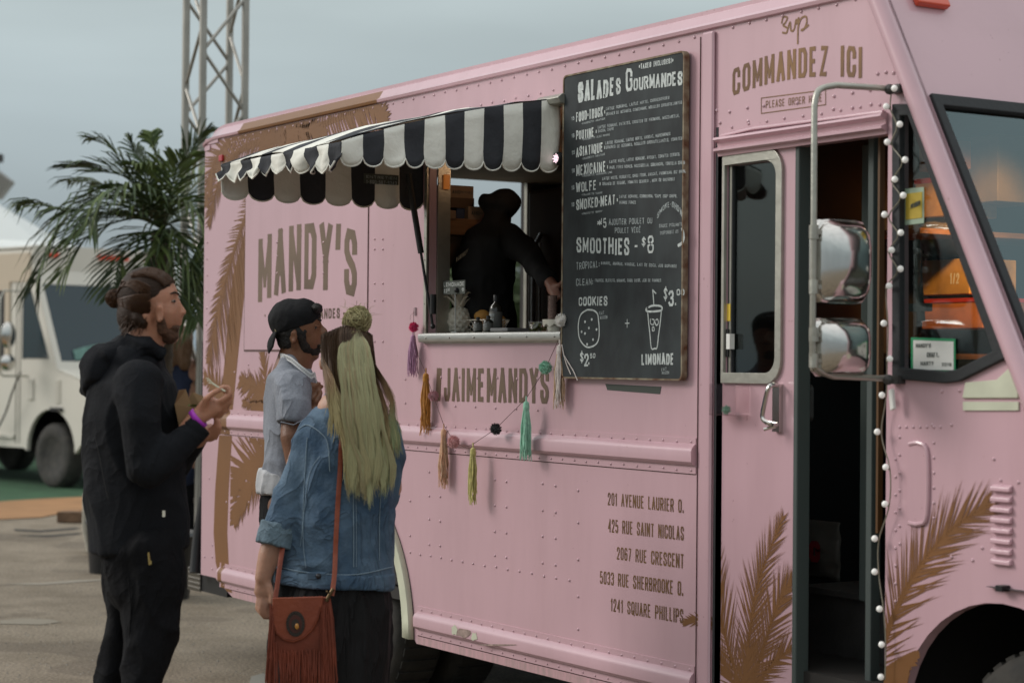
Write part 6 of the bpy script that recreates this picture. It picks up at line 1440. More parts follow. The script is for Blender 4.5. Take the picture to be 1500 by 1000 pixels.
seam(jd, 'stitch_line', [(414, 831), (450, 838), (520, 841), (578, 829)], m_stitch, .0018)
seam(jd, 'stitch_line', [(440, 800), (452, 700), (468, 668)], m_stitch, .001)
q = cast(jd, 464, 843, .008)
if q: mb = MB(); mb.obox(q, RT*.030, UP*.011, FW*.003); mb.build('waist_tab', [m_den], jd, bevel=.003); mb = MB(); mb.ball(q-FW*.004+RT*.006, (.009, .009, .009), 10, 6); mb.build('button', [mat('dull_button', (.05, .05, .055), .4, metal=.7)], jd, smooth=80)
m_skirt = mat('black_skirt', (.0075, .007, .0075), .8, var=.3, vscale=4, spec=.3, fold=(7, .03, (1.5, 1.5, .2)))
mb = MB(); F.loft(mb, [(492, 846, 0, 78, .12), (487, 885, 0, 86, .135), (484, 950, 0, 90, .15), (482, 1010, 0, 86, .15), (482, 1060, 0, 84, .15)], 28); vbuild(voxel(mb, .010, 3, .014, 6, (1.6, 1.6, .25), .002, 20), 'skirt', m_skirt, wC)
for a, c_ in ((460, -.02), (520, .03)):
    mb = MB(); q = F.p(a, 1215, c_); q = V((q.x, q.y, .035)); fwd = V((FW.x, FW.y, 0)).normalized(); mb.limb([q-fwd*.05, q+fwd*.06, q+fwd*.16], (.038, .042, .036), (.035, .03, .025)); mb.build('shoe', [m_black], wC, smooth=60)
# hair: dark under layer from the sides, green blonde top layer from the bun
def lerp3(a, b, t): t = max(0, min(1, t)); return tuple(a[i]+(b[i]-a[i])*t for i in range(3))
BR = (.050, .028, .016); OR = (.19, .115, .06); BL = (.36, .30, .155); GR = (.215, .24, .135); GB = (.27, .255, .145)
roots = []; colr = []
hc = F.p(508, 520, 0)
cl = [dict(ph=rnd.uniform(0, 6.28), am=rnd.uniform(1.5, 4.5), dx=G_(3.0), dz=rnd.uniform(-.012, .008), dy=G_(12), g=rnd.random()) for _ in range(70)]
for i in range(4400):
    under = i < 2200
    if under:
        a = rnd.uniform(-1, 1); k_ = int((a+1)/2*34.9); c_ = cl[k_]; ac = (k_+.5)/35*2-1
        tt = (math.sin(ac*1.5)+1)/2; w_ = rnd.random()
        x0 = 508+38*math.sin(a*1.5); y0 = 500+rnd.uniform(-10, 30); z0 = -.096*math.cos(a*1.45)-rnd.uniform(0, .006)
        x1 = 488+tt*84+c_['dx']+G_(1.6); x2 = 512+tt*56+c_['dx']*1.6+G_(2.2+3*(1-w_))
        y2 = 708+c_['dy']+G_(7)-abs(tt-.5)*26
        if k_ in (32, 33): x1 += 6; x2 += 16; y2 = 655+G_(8)
        if k_ in (0, 1, 2): y2 = 628+G_(10); x2 -= 16
        wv = lambda y: c_['am']*math.sin(c_['ph']+y*.055)
        zz = c_['dz']; Yf = lambda f_: 505+(y2-505)*f_
        P_ = [F.p(508+(x0-508)*.72, 479+((x0-508)/38)**2*13+rnd.uniform(-3, 5), z0*.7), F.p(x0, y0, z0), F.p(x0*.8+x1*.2, Yf(.24), z0*.85-.035+zz), F.p(x0*.35+x1*.65+wv(590)*.5, Yf(.42), -.128+zz), F.p(x1*.8+x2*.2+wv(625), Yf(.58), -.148+zz), F.p(x1*.4+x2*.6+wv(660), Yf(.74), -.152+zz), F.p(x2*.9+x1*.1+wv(690), Yf(.89), -.152+zz), F.p(x2+wv(710)+G_(1), y2, -.150+zz)]
        colr.append((0, c_['g']*.7+rnd.random()*.3))
    else:
        a = rnd.uniform(0, 1); k_ = 35+int(a*34.9); c_ = cl[k_]; tt = (k_-35+.5)/35
        x0 = 496+46*a; x1 = 504+a*54+c_['dx']*.35+G_(.8); x2 = 514+(tt*.7+a*.3)*50+c_['dx']*1.5+G_(2)
        wv = lambda y: c_['am']*math.sin(c_['ph']+y*.05)*max(0, min(1, (y-590)/70))
        zz = c_['dz']*.7; m_ = 1-abs(a-.5)*.5
        P_ = [F.p(521+rnd.uniform(-6, 6), 482, -.060), F.p(x0*.5+521*.5, 492, -.098*m_-.004), F.p(x0, 512+rnd.uniform(-3, 3), -.112-rnd.uniform(0, .006)), F.p(x0*.8+x1*.2+G_(1), 540, -.137-rnd.uniform(0, .008)), F.p(x0*.4+x1*.6+wv(575)*.6, 572, -.156+zz*.5), F.p(x1+wv(610)+G_(1.2), 610, -.166+zz*.7), F.p(x1*.5+x2*.5+wv(650), 650, -.165+zz), F.p(x2+wv(685)+G_(1.5), 676+c_['dy']*.5, -.166+zz), F.p(x2+wv(705)+G_(1), 698+c_['dy']+G_(6), -.165+zz)]
        colr.append((1, c_['g']*.7+rnd.random()*.3))
    roots.append([P_[0]]+[q for q in cubic(P_, 2)[1:]])
n_long = len(roots)
bc = F.p(523, 469, -.03)
for i in range(420):        # the messy bun
    a = rnd.uniform(0, 2*PI); ax = (V((G_(1), G_(1), G_(1)))+FW*1.2).normalized(); u_ = ax.orthogonal().normalized(); v_ = ax.cross(u_); P_ = []; rr = rnd.uniform(.014, .045)
    for k_ in range(11):
        q = a+k_*.45; P_.append(bc+(u_*math.cos(q)*1.05+v_*math.sin(q))*(rr+.003*math.sin(q*3))+FW*G_(.001))
    roots.append(P_); colr.append((2, rnd.random()))
for i in range(40):
    s_ = bc+V((G_(.02), G_(.02), .02+G_(.015))); d = V((G_(1), G_(1), abs(G_(1)))).normalized(); roots.append([s_, s_+d*.02, s_+d*.034+V((G_(.01), G_(.01), -.004))]); colr.append((2, rnd.random()))
for i in range(520):        # scalp to bun, sides swept up
    a = rnd.uniform(-1.4, 1.4); x0 = 508+40*math.sin(a); y0 = 512-14*math.cos(a)+rnd.uniform(-6, 10)
    s_ = F.p(x0, y0, -.094*math.cos(a)*.8); e_ = F.p(521+a*6, 482, -.060); m_ = F.p((x0+521)/2, min(y0, 500)*.5+478*.5, -.088*math.cos(a)*.9-.012)
    roots.append([s_, s_.lerp(m_, .5)-FW*.006, m_, m_.lerp(e_, .5), e_]); colr.append((3, rnd.random()))
def colf(i, t, p_):
    k_, g = colr[i]
    if k_ == 0:
        e_ = (t-.20)*3.4 - (g-.5)*.7; c = lerp3(BR, OR, e_) if e_ < 1 else lerp3(OR, BL if g < .6 else GR, (e_-1)*1.2)
    elif k_ == 1: c = lerp3(lerp3((.10, .08, .05), GB, t*5), lerp3(BL, GR, g*1.1), t*1.1-.1); c = lerp3(c, OR, .55 if g > .72 else 0)
    elif k_ == 2: c = lerp3((.28, .23, .12), (.36, .33, .18), g)
    else: c = lerp3((.10, .06, .03), (.26, .22, .12), g*.8+t*.4)
    j = .72+.4*((i*53) % 97)/97+.35*(g-.4)
    return tuple(x*j*1.25 for x in c)
mb = MB(); F.ell(mb, 508, 516, -.002, 37.5, 39, .094); F.ell(mb, 522, 470, -.03, 17, 16, .034)
F.loft(mb, [(510, 530, -.045, 33, .05), (514, 565, -.06, 28, .035), (522, 610, -.11, 24, .02), (532, 650, -.125, 20, .014), (536, 680, -.13, 15, .01)])
hu = mat('hair_underlayer', (.13, .095, .048), .6, bump=.5, bscale=60, stretch=(3, 3, .6)); hr = vbuild(voxel(mb, .007, 3), 'hair', hu, wC)
strands('hair_strands', roots, m_hair, hr, colf, .00105, kind='stuff')
mb = MB(); mb.tube([F.p(519+14*math.cos(a), 487+3*math.sin(a), -.045-.03*math.sin(a)) for a in [PI*i/10 for i in range(11)]], .005, 6); mb.build('hair_tie', [m_black], hr, smooth=60)
# handbag
m_lea = mat('rust_leather', (.27, .060, .024), .55, col2=(.20, .040, .018), vscale=7, bump=.25, bscale=60, coat=.1); m_lea2 = mat('dark_rust_leather', (.18, .035, .015), .6, var=.2, vscale=10, bump=.2, bscale=60)
hb_ = thing('handbag', F.p(440, 960, -.16), 'rust red fringed leather shoulder bag with a round concho hanging on the woman\'s hip', 'handbag')
Q = lambda L: F.pts(L)
zb = -.185
def slab(L, dz0, dz1, mb=None):
    mb = mb or MB(); n_ = len(L); a = [F.p(x, y, dz0) for x, y in L]; b = [F.p(x, y, dz1) for x, y in L]
    mb.add(a+b, [tuple(range(n_)), tuple(range(2*n_-1, n_-1, -1))]+[(i, (i+1) % n_, (i+1) % n_+n_, i+n_) for i in range(n_)]); return mb
slab([(400, 876), (484, 873), (489, 905), (492, 960), (470, 972), (430, 976), (404, 965), (397, 930)], zb, zb+.05).build('pouch', [m_lea2], hb_, bevel=.006)
flap = [(399, 875), (474, 872.5), (472, 888), (466, 908), (457, 924), (445, 935), (430, 940.5), (416, 938), (404, 928), (399, 912)]
slab(flap, zb-.012, zb-.002).build('flap', [m_lea], hb_, bevel=.004)
mb = MB(); mb.tube([F.p(a, b, zb-.013) for a, b in [(401, 912), (406, 926), (417, 935), (430, 937), (444, 932), (455, 921), (464, 906), (469, 888)]], .0012, 5); mb.build('flap_stitching', [m_lea2], hb_)
mb = MB(); c = F.p(433, 913, zb-.014); R_ = F.basis()
for rr, dep, mi in ((.030, .003, 0), (.021, .0055, 1), (.012, .008, 0)):
    mb.add([c+R_ @ V((rr*.95*math.cos(2*PI*i/28), -dep*s_, rr*1.3*math.sin(2*PI*i/28))) for s_ in (0, 1) for i in range(28)], [tuple(range(28, 56))]+[(i, (i+1) % 28, (i+1) % 28+28, i+28) for i in range(28)], mi)
for i in range(20): a = 2*PI*i/20; mb.ball(c+R_ @ V((.0265*math.cos(a), -.004, .034*math.sin(a))), .0026, 6, 4, mi=0)
mb.build('concho', [mat('tarnished_metal', (.055, .045, .04), .45, metal=.6), mat('dark_enamel', (.07, .018, .014), .4)], hb_)
mb = MB(); F.ell(mb, 435, 917, zb-.026, 3.0, 4.5, .005); mb.build('bead', [mat('amber_bead', (.45, .20, .04), .3)], hb_, smooth=80)
mb = MB()
def strip(x0, y0, x1, y1, z_, w=.0022):
    a = F.p(x0, y0, z_); b = F.p((x0+x1)/2+G_(1.2), (y0+y1)/2, z_-.006+G_(.003)); c_ = F.p(x1, y1, z_+G_(.006)); mb.tube([a, a.lerp(b, .5)+RT*G_(.001), b, c_], [w, w, w, w*.7], 4, w*.35, side=RT)
for i in range(90): x = 400+88*i/89+G_(.6); strip(x, 955+G_(4) if 405 < x < 480 else 940, x+G_(3), 1036+G_(10), zb-.008+G_(.004))
for i in range(34): x = 470+18*rnd.random(); strip(x, 884+rnd.random()*30, x+4+G_(3), 1010+G_(14), zb-.012+G_(.004))
for i in range(30): x = 396+6*rnd.random(); strip(x, 880+rnd.random()*40, x-7+G_(3), 1015+G_(14), zb-.006+G_(.006))
mb.build('fringe', [m_lea2], hb_, kind='stuff')
mb = MB()
st_ = [(486, 872), (490, 840), (492, 790), (495, 735), (498, 690), (500, 650), (505, 620)]
c2 = cubic([(a, b, 0) for a, b in st_], 6); P_ = []
for q in c2:
    h_ = cast(jd, q.x, q.y, .006); z_ = (h_-CAM).dot(FW) if h_ else F.d+zb+.03
    t_ = max(0, min(1, (872-q.y)/60)); P_.append(Zp(q.x, q.y, (F.d+zb+.005)*(1-t_)+min(z_, F.d-.10)*t_))
mb.tube(P_, .0075, 6, .002, side=RT); mb.build('strap', [m_lea], hb_, smooth=60)
mb = MB(); P_ = [F.p(403, 878, zb+.01), F.p(407, 850, -.15), F.p(411, 820, -.12), F.p(416, 790, -.07)]; mb.tube(P_, .0075, 6, .002, side=RT); mb.build('strap', [m_lea2], hb_, smooth=60)
mb = MB(); mb.tube(F.pts([(478, 880, zb-.004), (484, 868, zb-.004), (488, 862, zb)]), .006, 8); mb.ball(F.p(479, 866, zb-.008), .004, 8, 6); mb.build('strap_ring', [mat('old_brass', (.12, .08, .04), .4, metal=.8)], hb_, smooth=60)

# ---------------- vendor inside the truck
F = Fig(8.35); g0 = F.p(715, 500, 0)
m_hood = mat('black_hoodie', (.010, .010, .011), .85, var=.2, vscale=8)
vd = thing('person', (g0.x, g0.y, .55), 'vendor in a black hooded top bending inside the serving window', 'person')
mb = MB(); F.ell(mb, 735, 300, 0, 18, 20, .07); mb.limb(F.pts([(728, 318, 0), (718, 345, 0)]), (.06, .07)); F.loft(mb, [(722, 350, 0, 34, .13), (712, 420, 0, 40, .13), (712, 500, 0, 42, .13)])
mb.limb(F.pts([(747, 352, -.08), (776, 376, -.2), (806, 414, -.34)]), (.035, .032, .026)); mb.limb(F.pts([(700, 360, .12), (700, 430, .2)]), (.05, .04))
hand(mb, F, (806, 414, -.35), (812, 424, -.38), [[(817, 428, -.40), (822, 432, -.41), (820, 437, -.41)], [(815, 431, -.40), (819, 436, -.41), (816, 440, -.41)], [(812, 433, -.40), (815, 439, -.41), (812, 442, -.41)], [(809, 433, -.39), (811, 439, -.40), (809, 442, -.40)]], [(818, 418, -.40), (823, 414, -.42), (826, 410, -.42)], rf=.010)
for a in (700, 725): mb.limb(F.pts([(a, 500, 0), (a, 620, 0), (a, 760, 0)]), (.08, .055, .045))
vbuild(voxel(mb, .010, 3), 'body', skin_mat('dim_skin', (.28, .13, .09)), vd)
mb = MB(); F.ell(mb, 737, 297, 0, 24, 22, .10); F.ell(mb, 751, 296, 0, 11, 12, .08); F.ell(mb, 716, 297, 0, 15, 13, .09, .3); F.ell(mb, 728, 316, 0, 20, 15, .08)
F.loft(mb, [(726, 330, 0, 24, .11), (720, 350, 0, 38, .18), (708, 395, 0, 46, .18), (708, 440, 0, 45, .17), (711, 505, 0, 49, .17)]); mb.limb(F.pts([(745, 347, -.08), (775, 374, -.2), (802, 410, -.32)]), (.065, .055, .040)); mb.limb(F.pts([(700, 350, .12), (698, 440, .2)]), (.08, .06))
hd = vbuild(voxel(mb, .010, 3, .010, 8), 'hooded_top', m_hood, vd)
mb = MB(); 
def wF(mb, text, x0, y0, x1, y1, h_, dz, w=.2):
    m2 = MB(); write(m2, text, [(0, 0), (1, 0)], [(0, h_), (1, h_)], w=w, y=0, plane=1); a, b = F.p(x0, y0, dz), F.p(x1, y1, dz)
    mb.add([a.lerp(b, v[0])+UP*v[2]*(b-a).length - FW*(.002-v[1]) for v in m2.v], m2.f)
bpy.context.view_layer.update()
pq = cast(hd, 680, 366, .01)
if pq:
    dd = (pq-CAM).dot(FW)-F.d-.012; wF(mb, '#JAIMEMANDYS', 668, 384, 700, 360, .16, dd)
    mb.build('back_lettering', [mat('dim_beige_print', (.25, .2, .14), .8)], vd, fixn=False)

# ---------------- woman behind the truss tower
F = Fig(13.4); g0 = F.p(264, 700, 0)
wB = thing('person', (g0.x, g0.y, 0), 'long haired woman in a navy top standing far behind beside the truss tower', 'person')
mb = MB(); F.ell(mb, 266, 498, 0, 16, 20, .085); mb.limb(F.pts([(266, 510, 0), (266, 530, 0)]), (.05, .06)); F.loft(mb, [(266, 540, 0, 30, .09), (266, 600, 0, 28, .11), (266, 680, 0, 33, .13)]); mb.limb(F.pts([(286, 545, 0), (292, 590, 0), (288, 640, -.1)]), (.05, .042, .03)); mb.limb(F.pts([(246, 545, 0), (240, 590, 0), (242, 640, -.1)]), (.05, .042, .03))
for a in (255, 277): mb.limb(F.pts([(a, 680, 0), (a, 760, 0), (a, 845, 0)]), (.08, .055, .04))
vbuild(voxel(mb, .014, 3), 'body', sk3, wB)
mb = MB(); F.loft(mb, [(262, 545, 0, 28, .11), (262, 600, 0, 30, .125), (264, 690, 0, 34, .14)]); vbuild(voxel(mb, .014, 3, .01, 9), 'navy_top', mat('navy_cotton', (.012, .02, .05), .8), wB)
mb = MB(); 
for a in (255, 277): F.loft(mb, [(a, 680, 0, 18, .1), (a, 760, 0, 14, .08), (a, 840, 0, 10, .06)])
mb.build('trousers', [m_jean], wB, smooth=60)
mb = MB(); F.ell(mb, 265, 497, 0, 18, 21, .10); mb.limb(F.pts([(256, 500, -.06), (250, 530, -.08), (247, 555, -.09)]), (.06, .05, .015)); mb.limb(F.pts([(270, 500, -.08), (270, 535, -.09)]), (.06, .04)); vbuild(voxel(mb, .012, 2, .008, 14, (3, 3, .5)), 'hair', mat('brown_hair', (.13, .07, .035), .6, bump=.5, bscale=30), wB)

# ================================================================ GROUND
def mixmat(name, c1, c2, scale, rough=.9, bump=.4, bscale=40, extra=None):
    m = bpy.data.materials.new(name); m.use_nodes = True; n = m.node_tree.nodes; l = m.node_tree.links; b = n['Principled BSDF']
    t = n.new('ShaderNodeTexCoord'); vec = t.outputs['Object']
    a = n.new('ShaderNodeTexNoise'); a.inputs['Scale'].default_value = scale; a.inputs['Detail'].default_value = 9; a.inputs['Roughness'].default_value = .62; l.new(vec, a.inputs['Vector'])
    r = n.new('ShaderNodeValToRGB'); r.color_ramp.elements[0].position = .36; r.color_ramp.elements[0].color = (*c1, 1); r.color_ramp.elements[1].position = .64; r.color_ramp.elements[1].color = (*c2, 1); l.new(a.outputs[0], r.inputs[0])
    g = n.new('ShaderNodeTexNoise'); g.inputs['Scale'].default_value = 60; g.inputs['Detail'].default_value = 4; l.new(vec, g.inputs['Vector'])
    r2 = n.new('ShaderNodeValToRGB'); r2.color_ramp.elements[0].position = .3; r2.color_ramp.elements[0].color = (.50, .49, .48, 1); r2.color_ramp.elements[1].position = .62; r2.color_ramp.elements[1].color = (1.12, 1.12, 1.12, 1); l.new(g.outputs[0], r2.inputs[0])
    mm = n.new('ShaderNodeVectorMath'); mm.operation = 'MULTIPLY'; l.new(r.outputs[0], mm.inputs[0]); l.new(r2.outputs[0], mm.inputs[1])
    w = n.new('ShaderNodeTexNoise'); w.inputs['Scale'].default_value = 1.1; w.inputs['Detail'].default_value = 3; l.new(vec, w.inputs['Vector'])
    r3 = n.new('ShaderNodeValToRGB'); r3.color_ramp.elements[0].position = .56; r3.color_ramp.elements[0].color = (1, 1, 1, 1); r3.color_ramp.elements[1].position = .60; r3.color_ramp.elements[1].color = (.66, .64, .62, 1); l.new(w.outputs[0], r3.inputs[0])
    m3 = n.new('ShaderNodeVectorMath'); m3.operation = 'MULTIPLY'; l.new(mm.outputs[0], m3.inputs[0]); l.new(r3.outputs[0], m3.inputs[1]); l.new(m3.outputs[0], b.inputs['Base Color'])
    b.inputs['Roughness'].default_value = rough
    bb = n.new('ShaderNodeBump'); bb.inputs['Strength'].default_value = bump; bb.inputs['Distance'].default_value = .02; l.new(g.outputs[0], bb.inputs['Height']); l.new(bb.outputs[0], b.inputs['Normal'])
    return m
m_gr = mixmat('dusty_concrete', (.175, .138, .094), (.26, .212, .155), 2.2)
mb = MB()
X0, Y0, X1, Y1 = -420, -200, 200, 620
mb.add([(X0, Y0, 0), (X1, Y0, 0), (X1, Y1, 0), (X0, Y1, 0)], [(0, 1, 2, 3)]); tag(mb.build('ground', [m_gr]), kind='structure')
# cracks and stains in the concrete, joints
mb = MB(); m_crk = mat('ground_crack', (.035, .03, .025), .95)
def gpoly(L, z, m_, name, kind='structure'):
    P_ = [Gp(a, b, z) for a, b in L]; mb = MB(); n_ = len(P_); mb.add([(p.x, p.y, z) for p in P_], [tuple(range(n_))]); return tag(mb.build(name, [m_]), kind=kind)
m_grn = mat('green_turf', (.025, .075, .032), .95, var=.25, vscale=3, bump=.5, bscale=60); m_tan = mat('orange_matting', (.30, .155, .065), .9, var=.15, vscale=2, bump=.3, bscale=50)
gpoly([(-400, 700), (-400, 640), (900, 600), (1200, 650), (125, 727), (60, 730), (-20, 737)], .004, m_grn, 'green_carpet')
gpoly([(-400, 790), (-400, 718), (0, 734), (60, 730), (125, 727), (600, 700), (600, 712), (110, 748), (60, 757), (0, 760)], .008, m_tan, 'orange_path')
for L in ([(20, 774), (60, 776), (110, 772), (118, 773), (110, 775), (60, 779), (22, 777)], [(25, 784), (70, 783), (116, 780), (118, 782), (70, 786)], [(0, 855), (60, 853), (110, 849), (158, 847), (158, 849), (60, 856)]):
    gpoly(L, .003, m_crk if L[0][1] < 800 else mat('dust_line', (.26, .23, .185), .95), 'ground_joint')
gpoly([(0, 908), (30, 905), (70, 906), (90, 910), (62, 914), (0, 913)], .003, mat('pale_stain', (.215, .185, .14), .8), 'ground_stain')
gpoly([(368, 990), (385, 985), (400, 992), (396, 1012), (362, 1010)], .003, mat('pale_chip', (.24, .23, .20), .7), 'ground_stain')
# small stones and grit: nobody could count them
mb = MB(); rr = random.Random(3)
for i in range(1500):
    q = Gp(rr.uniform(-60, 420), 770+rr.random()**1.5*260); s_ = rr.uniform(.002, .008); a = rr.uniform(0, PI)
    mb.add([(q.x+s_*math.cos(a+k_*PI/2)*(1+.5*rr.random()), q.y+s_*math.sin(a+k_*PI/2), 0) for k_ in range(4)]+[(q.x, q.y, s_*.8)], [(0, 1, 4), (1, 2, 4), (2, 3, 4), (3, 0, 4)])
tag(mb.build('grit', [mat('grit_stone', (.20, .18, .15), .9, var=.5, vscale=30)]), kind='stuff')
# plastic sheeting and gear seen under the truck
mb = MB()
sh0 = Gp(330, 905)
def shf(u, v):
    x = -1.2-2.4*u; y = 2.6+1.6*u+.5*v; z = .30*math.sin(PI*min(v*1.1, 1))*(.7+.3*math.sin(9*u))+noise.noise(V((u*9, v*5, 2)))*.06+.02
    return (x, y, max(z, .01))
mb.grid(shf, 40, 12); tag(mb.build('plastic_sheet', [mat('grey_sheeting', (.24, .24, .22), .5, bump=.6, bscale=9)], smooth=80), 'crumpled grey plastic sheet lying on the ground beyond the truck\'s rear step', 'tarpaulin')

# ================================================================ WHITE VAN BEHIND
m_van = mat('cream_white_paint', (.62, .59, .52), .4, var=.05, vscale=1, coat=.3, bump=.05, bscale=3); m_vtan = mat('tan_panel', (.50, .42, .32), .6)
VD = 23.0
corner = Gp(93, 655, .62)      # front near corner of the van, low on the body
hx = V((RT.x, RT.y, 0)).normalized()*.72 - V((FW.x, FW.y, 0)).normalized()*.69; hx.normalize(); hy = V((-hx.y, hx.x, 0))
if hy.dot(FW) < 0: hy = -hy
wc = Gp(86, 714, .0)           # where the near front wheel stands
van = thing('delivery_van', (wc.x, wc.y, 0), 'old white step van parked behind the palm on the green carpet', 'van')
def vp(x, y, z): return V((wc.x, wc.y, 0))+hx*x+hy*y+V((0, 0, z))   # x forward, y across (near side = 0), z up; origin = near front wheel
def vprism(mb, poly, y0, y1, holes=(), mi=None): return mb.prism(poly, y0, y1, holes, mi, f=lambda x, z, y: vp(x, y-.12, z))
mb = MB(); arch_ = arc(0, .42, .50, PI, 0, 16)
side = [(-5, .45), (-.56, .45)]+arch_+[(.62, .52), (.80, .55), (.80, 1.22), (.12, 1.38), (-.40, 2.55), (-.42, 2.8), (-5, 2.8)]
swin = [(-.62, 1.50), (-.04, 1.50), (-.12, 1.66), (-.46, 2.36), (-.62, 2.36)]
vprism(mb, side, 0, .05, [swin, [(-1.55, 1.45), (-.92, 1.45), (-.92, 2.36), (-1.55, 2.36)]]); mb.build('side_wall', [m_van], van)
mb = MB(); vprism(mb, side, 2.0, 2.05); mb.build('far_side_wall', [m_van], van)
# front: nose, hood, windscreen wall, header, roof
def quadv(L, m_, name, th=.02, parent=van):
    mb = MB(); P_ = [vp(*q) for q in L]; mb.add(P_, [tuple(range(len(P_)))]); return mb.build(name, [m_], parent, solid=th, fixn=False)
quadv([(.80, -.12, .55), (.80, 1.93, .55), (.80, 1.93, 1.22), (.80, -.12, 1.22)], m_van, 'nose')
quadv([(.80, -.12, 1.22), (.80, 1.93, 1.22), (.12, 1.93, 1.38), (.12, -.12, 1.38)], m_van, 'hood')
def wsp(y, t): return (.12-.52*t, y, 1.38+1.17*t)
for a, b, t0, t1, nm in ((-.12, 1.93, .0, .08, 'windscreen_sill'), (-.12, -.04, .08, .86, 'windscreen_pillar'), (1.85, 1.93, .08, .86, 'windscreen_pillar'), (-.12, 1.93, .86, 1.0, 'windscreen_header')):
    quadv([wsp(a, t0), wsp(b, t0), wsp(b, t1), wsp(a, t1)], m_van, nm)
quadv([(-.40, -.12, 2.55), (-.40, 1.93, 2.55), (-.42, 1.93, 2.85), (-.42, -.12, 2.85)], m_van, 'header_panel')
quadv([(-.42, -.12, 2.83), (-.42, 1.93, 2.83), (-5, 1.93, 2.83), (-5, -.12, 2.83)], m_van, 'roof')
m_vglass = mat('dim_windscreen', (.016, .035, .045), .15, spec=.6)
o = quadv([wsp(-.04, .08), wsp(1.85, .08), wsp(1.85, .86), wsp(-.04, .86)], m_vglass, 'windscreen', .01)
mb = MB(); mb.grid(lambda u, v: vp(*(lambda q: (q[0]+.022, q[1], q[2]))(wsp(.15+1.4*u, .10+.16*v*(.6+.4*math.sin(5*u))))) , 16, 5); mb.build('dashboard_cloth', [mat('teal_cloth', (.13, .24, .21), .8, var=.4, vscale=4)], van)
quadv([(-.60, -.125, 1.51), (-.05, -.125, 1.51), (-.12, -.125, 1.66), (-.46, -.125, 2.35), (-.60, -.125, 2.35)], m_vglass, 'side_window', .004)
mb = MB(); vprism(mb, [(-1.52, 1.5), (-.95, 1.5), (-.95, 2.33), (-1.52, 2.33)], .06, .08); mb.build('door_opening', [m_black], van)
mb = MB(); vprism(mb, [(-1.62, 1.38), (-.88, 1.38), (-.88, 2.42), (-1.62, 2.42)], -.02, .0, [[(-1.5, 1.5), (-.98, 1.5), (-.98, 2.32), (-1.5, 2.32)]]); mb.build('door_window_frame', [m_vtan], van)
mb = MB(); vprism(mb, [(-5, 2.42), (-.44, 2.42), (-.46, 2.76), (-5, 2.76)], -.015, .0); mb.build('side_header', [m_vtan], van)
for x_ in (-1.65, -.74, -.66):
    mb = MB(); vprism(mb, [(x_-.008, .5), (x_+.008, .5), (x_+.008, 2.4), (x_-.008, 2.4)], -.006, .0); mb.build('door_seam', [mat('cream_shadow_gap', (.28, .26, .22), .7)], van)
mb = MB(); vprism(mb, [(-1.6, .56), (-.75, .56), (-.75, .60), (-1.6, .60)], -.03, .0); mb.build('side_rail', [m_van], van)
mb = MB(); vprism(mb, [(-.45, 1.02), (-.36, 1.02), (-.36, 1.28), (-.45, 1.28)], -.02, .0); mb.build('fuel_flap', [m_van], van, bevel=.01)
for i in range(7):
    mb = MB(); vprism(mb, [(.1, 1.0+i*.04), (.2, 1.0+i*.04), (.2, 1.02+i*.04), (.1, 1.02+i*.04)], -.015, .0); mb.build('louvre', [m_van], van)
mb = MB(); vprism(mb, [(.02, .90), (.25, .90), (.25, .94), (.02, .94)], -.03, .0); mb.build('hood_strap', [m_black], van)
for z_, r_ in ((.93, .055), (.80, .042)):
    mb = MB(); c = vp(.812, .10, z_); R_ = Matrix((hy, V((0, 0, 1)), hx)).transposed()
    mb.lathe((0, 0, 0), [(.001, 0), (r_, 0), (r_*.9, .02), (.001, .025)], 16); mb.v = [tuple(c+R_ @ V(v)) for v in mb.v]; mb.build('signal_lamp', [mat('red_lens_%d' % (r_*1000), (.62, .04, .02), .3, coat=.4)], van, smooth=60)
for y_ in (.15, .85, 1.0, 1.15, 1.55, 1.75):
    mb = MB(); c = vp(-.395, y_, 2.74); mb.obox(c, hx*.02, hy*.07, V((0, 0, .025))); mb.build('roof_lamp', [m_orange_red], van)
Rv = Matrix((hx, hy, V((0, 0, 1)))).transposed().to_4x4()
for x_, y_ in ((0, .02), (0, 1.7), (-3.6, .02), (-3.6, 1.7)): wheel(van, vp(x_, y_, .375), .375, .24, R=Rv)
mb = MB(); mb.obox(vp(-2.2, .9, .62), hx*2.6, hy*.8, V((0, 0, .08))); mb.build('chassis', [m_black], van)
mb = MB()
for y0_, y1_ in ((.0, .9), (1.1, 1.85)): mb.add([vp(-.55, y0_, .93), vp(.6, y0_, .93), vp(.6, y1_, .93), vp(-.55, y1_, .93)], [(0, 1, 2, 3)])
mb.add([vp(-.56, -.07, .4), vp(-.56, .9, .4), vp(-.56, .9, .95), vp(-.56, -.07, .95)], [(0, 1, 2, 3)]); mb.build('wheel_well', [m_black], van)
# van mirror and its arm, hose
mb = MB(); mb.tube([vp(-.5, -.12, 2.3), vp(-.5, -.45, 2.3), vp(-.5, -.5, 2.2), vp(-.5, -.5, 1.35), vp(-.5, -.45, 1.3), vp(-.5, -.12, 1.3)], .012, 8); am = mb.build('mirror_arm', [m_alu], van, smooth=60)
for z_, h_ in ((1.78, .16), (1.46, .10)):
    mb = MB(); c = vp(-.48, -.40, z_); mb.ball(c, (.05, .10, h_), 14, 10, Matrix((hx, hy, V((0, 0, 1)))).transposed()); mb.build('mirror_head', [m_chrome], van, smooth=80)
mb = MB(); mb.tube(cubic([vp(-.52, -.2, 1.35), vp(-.62, -.25, 1.1), vp(-.85, -.22, .8), vp(-1.3, -.2, .4), vp(-1.7, -.2, .1)], 6), .012, 6); mb.build('cable', [m_black], van, smooth=60)
mb = MB(); a_, b_2 = vp(.135, .3, 1.42), vp(-.08, .9, 1.95)
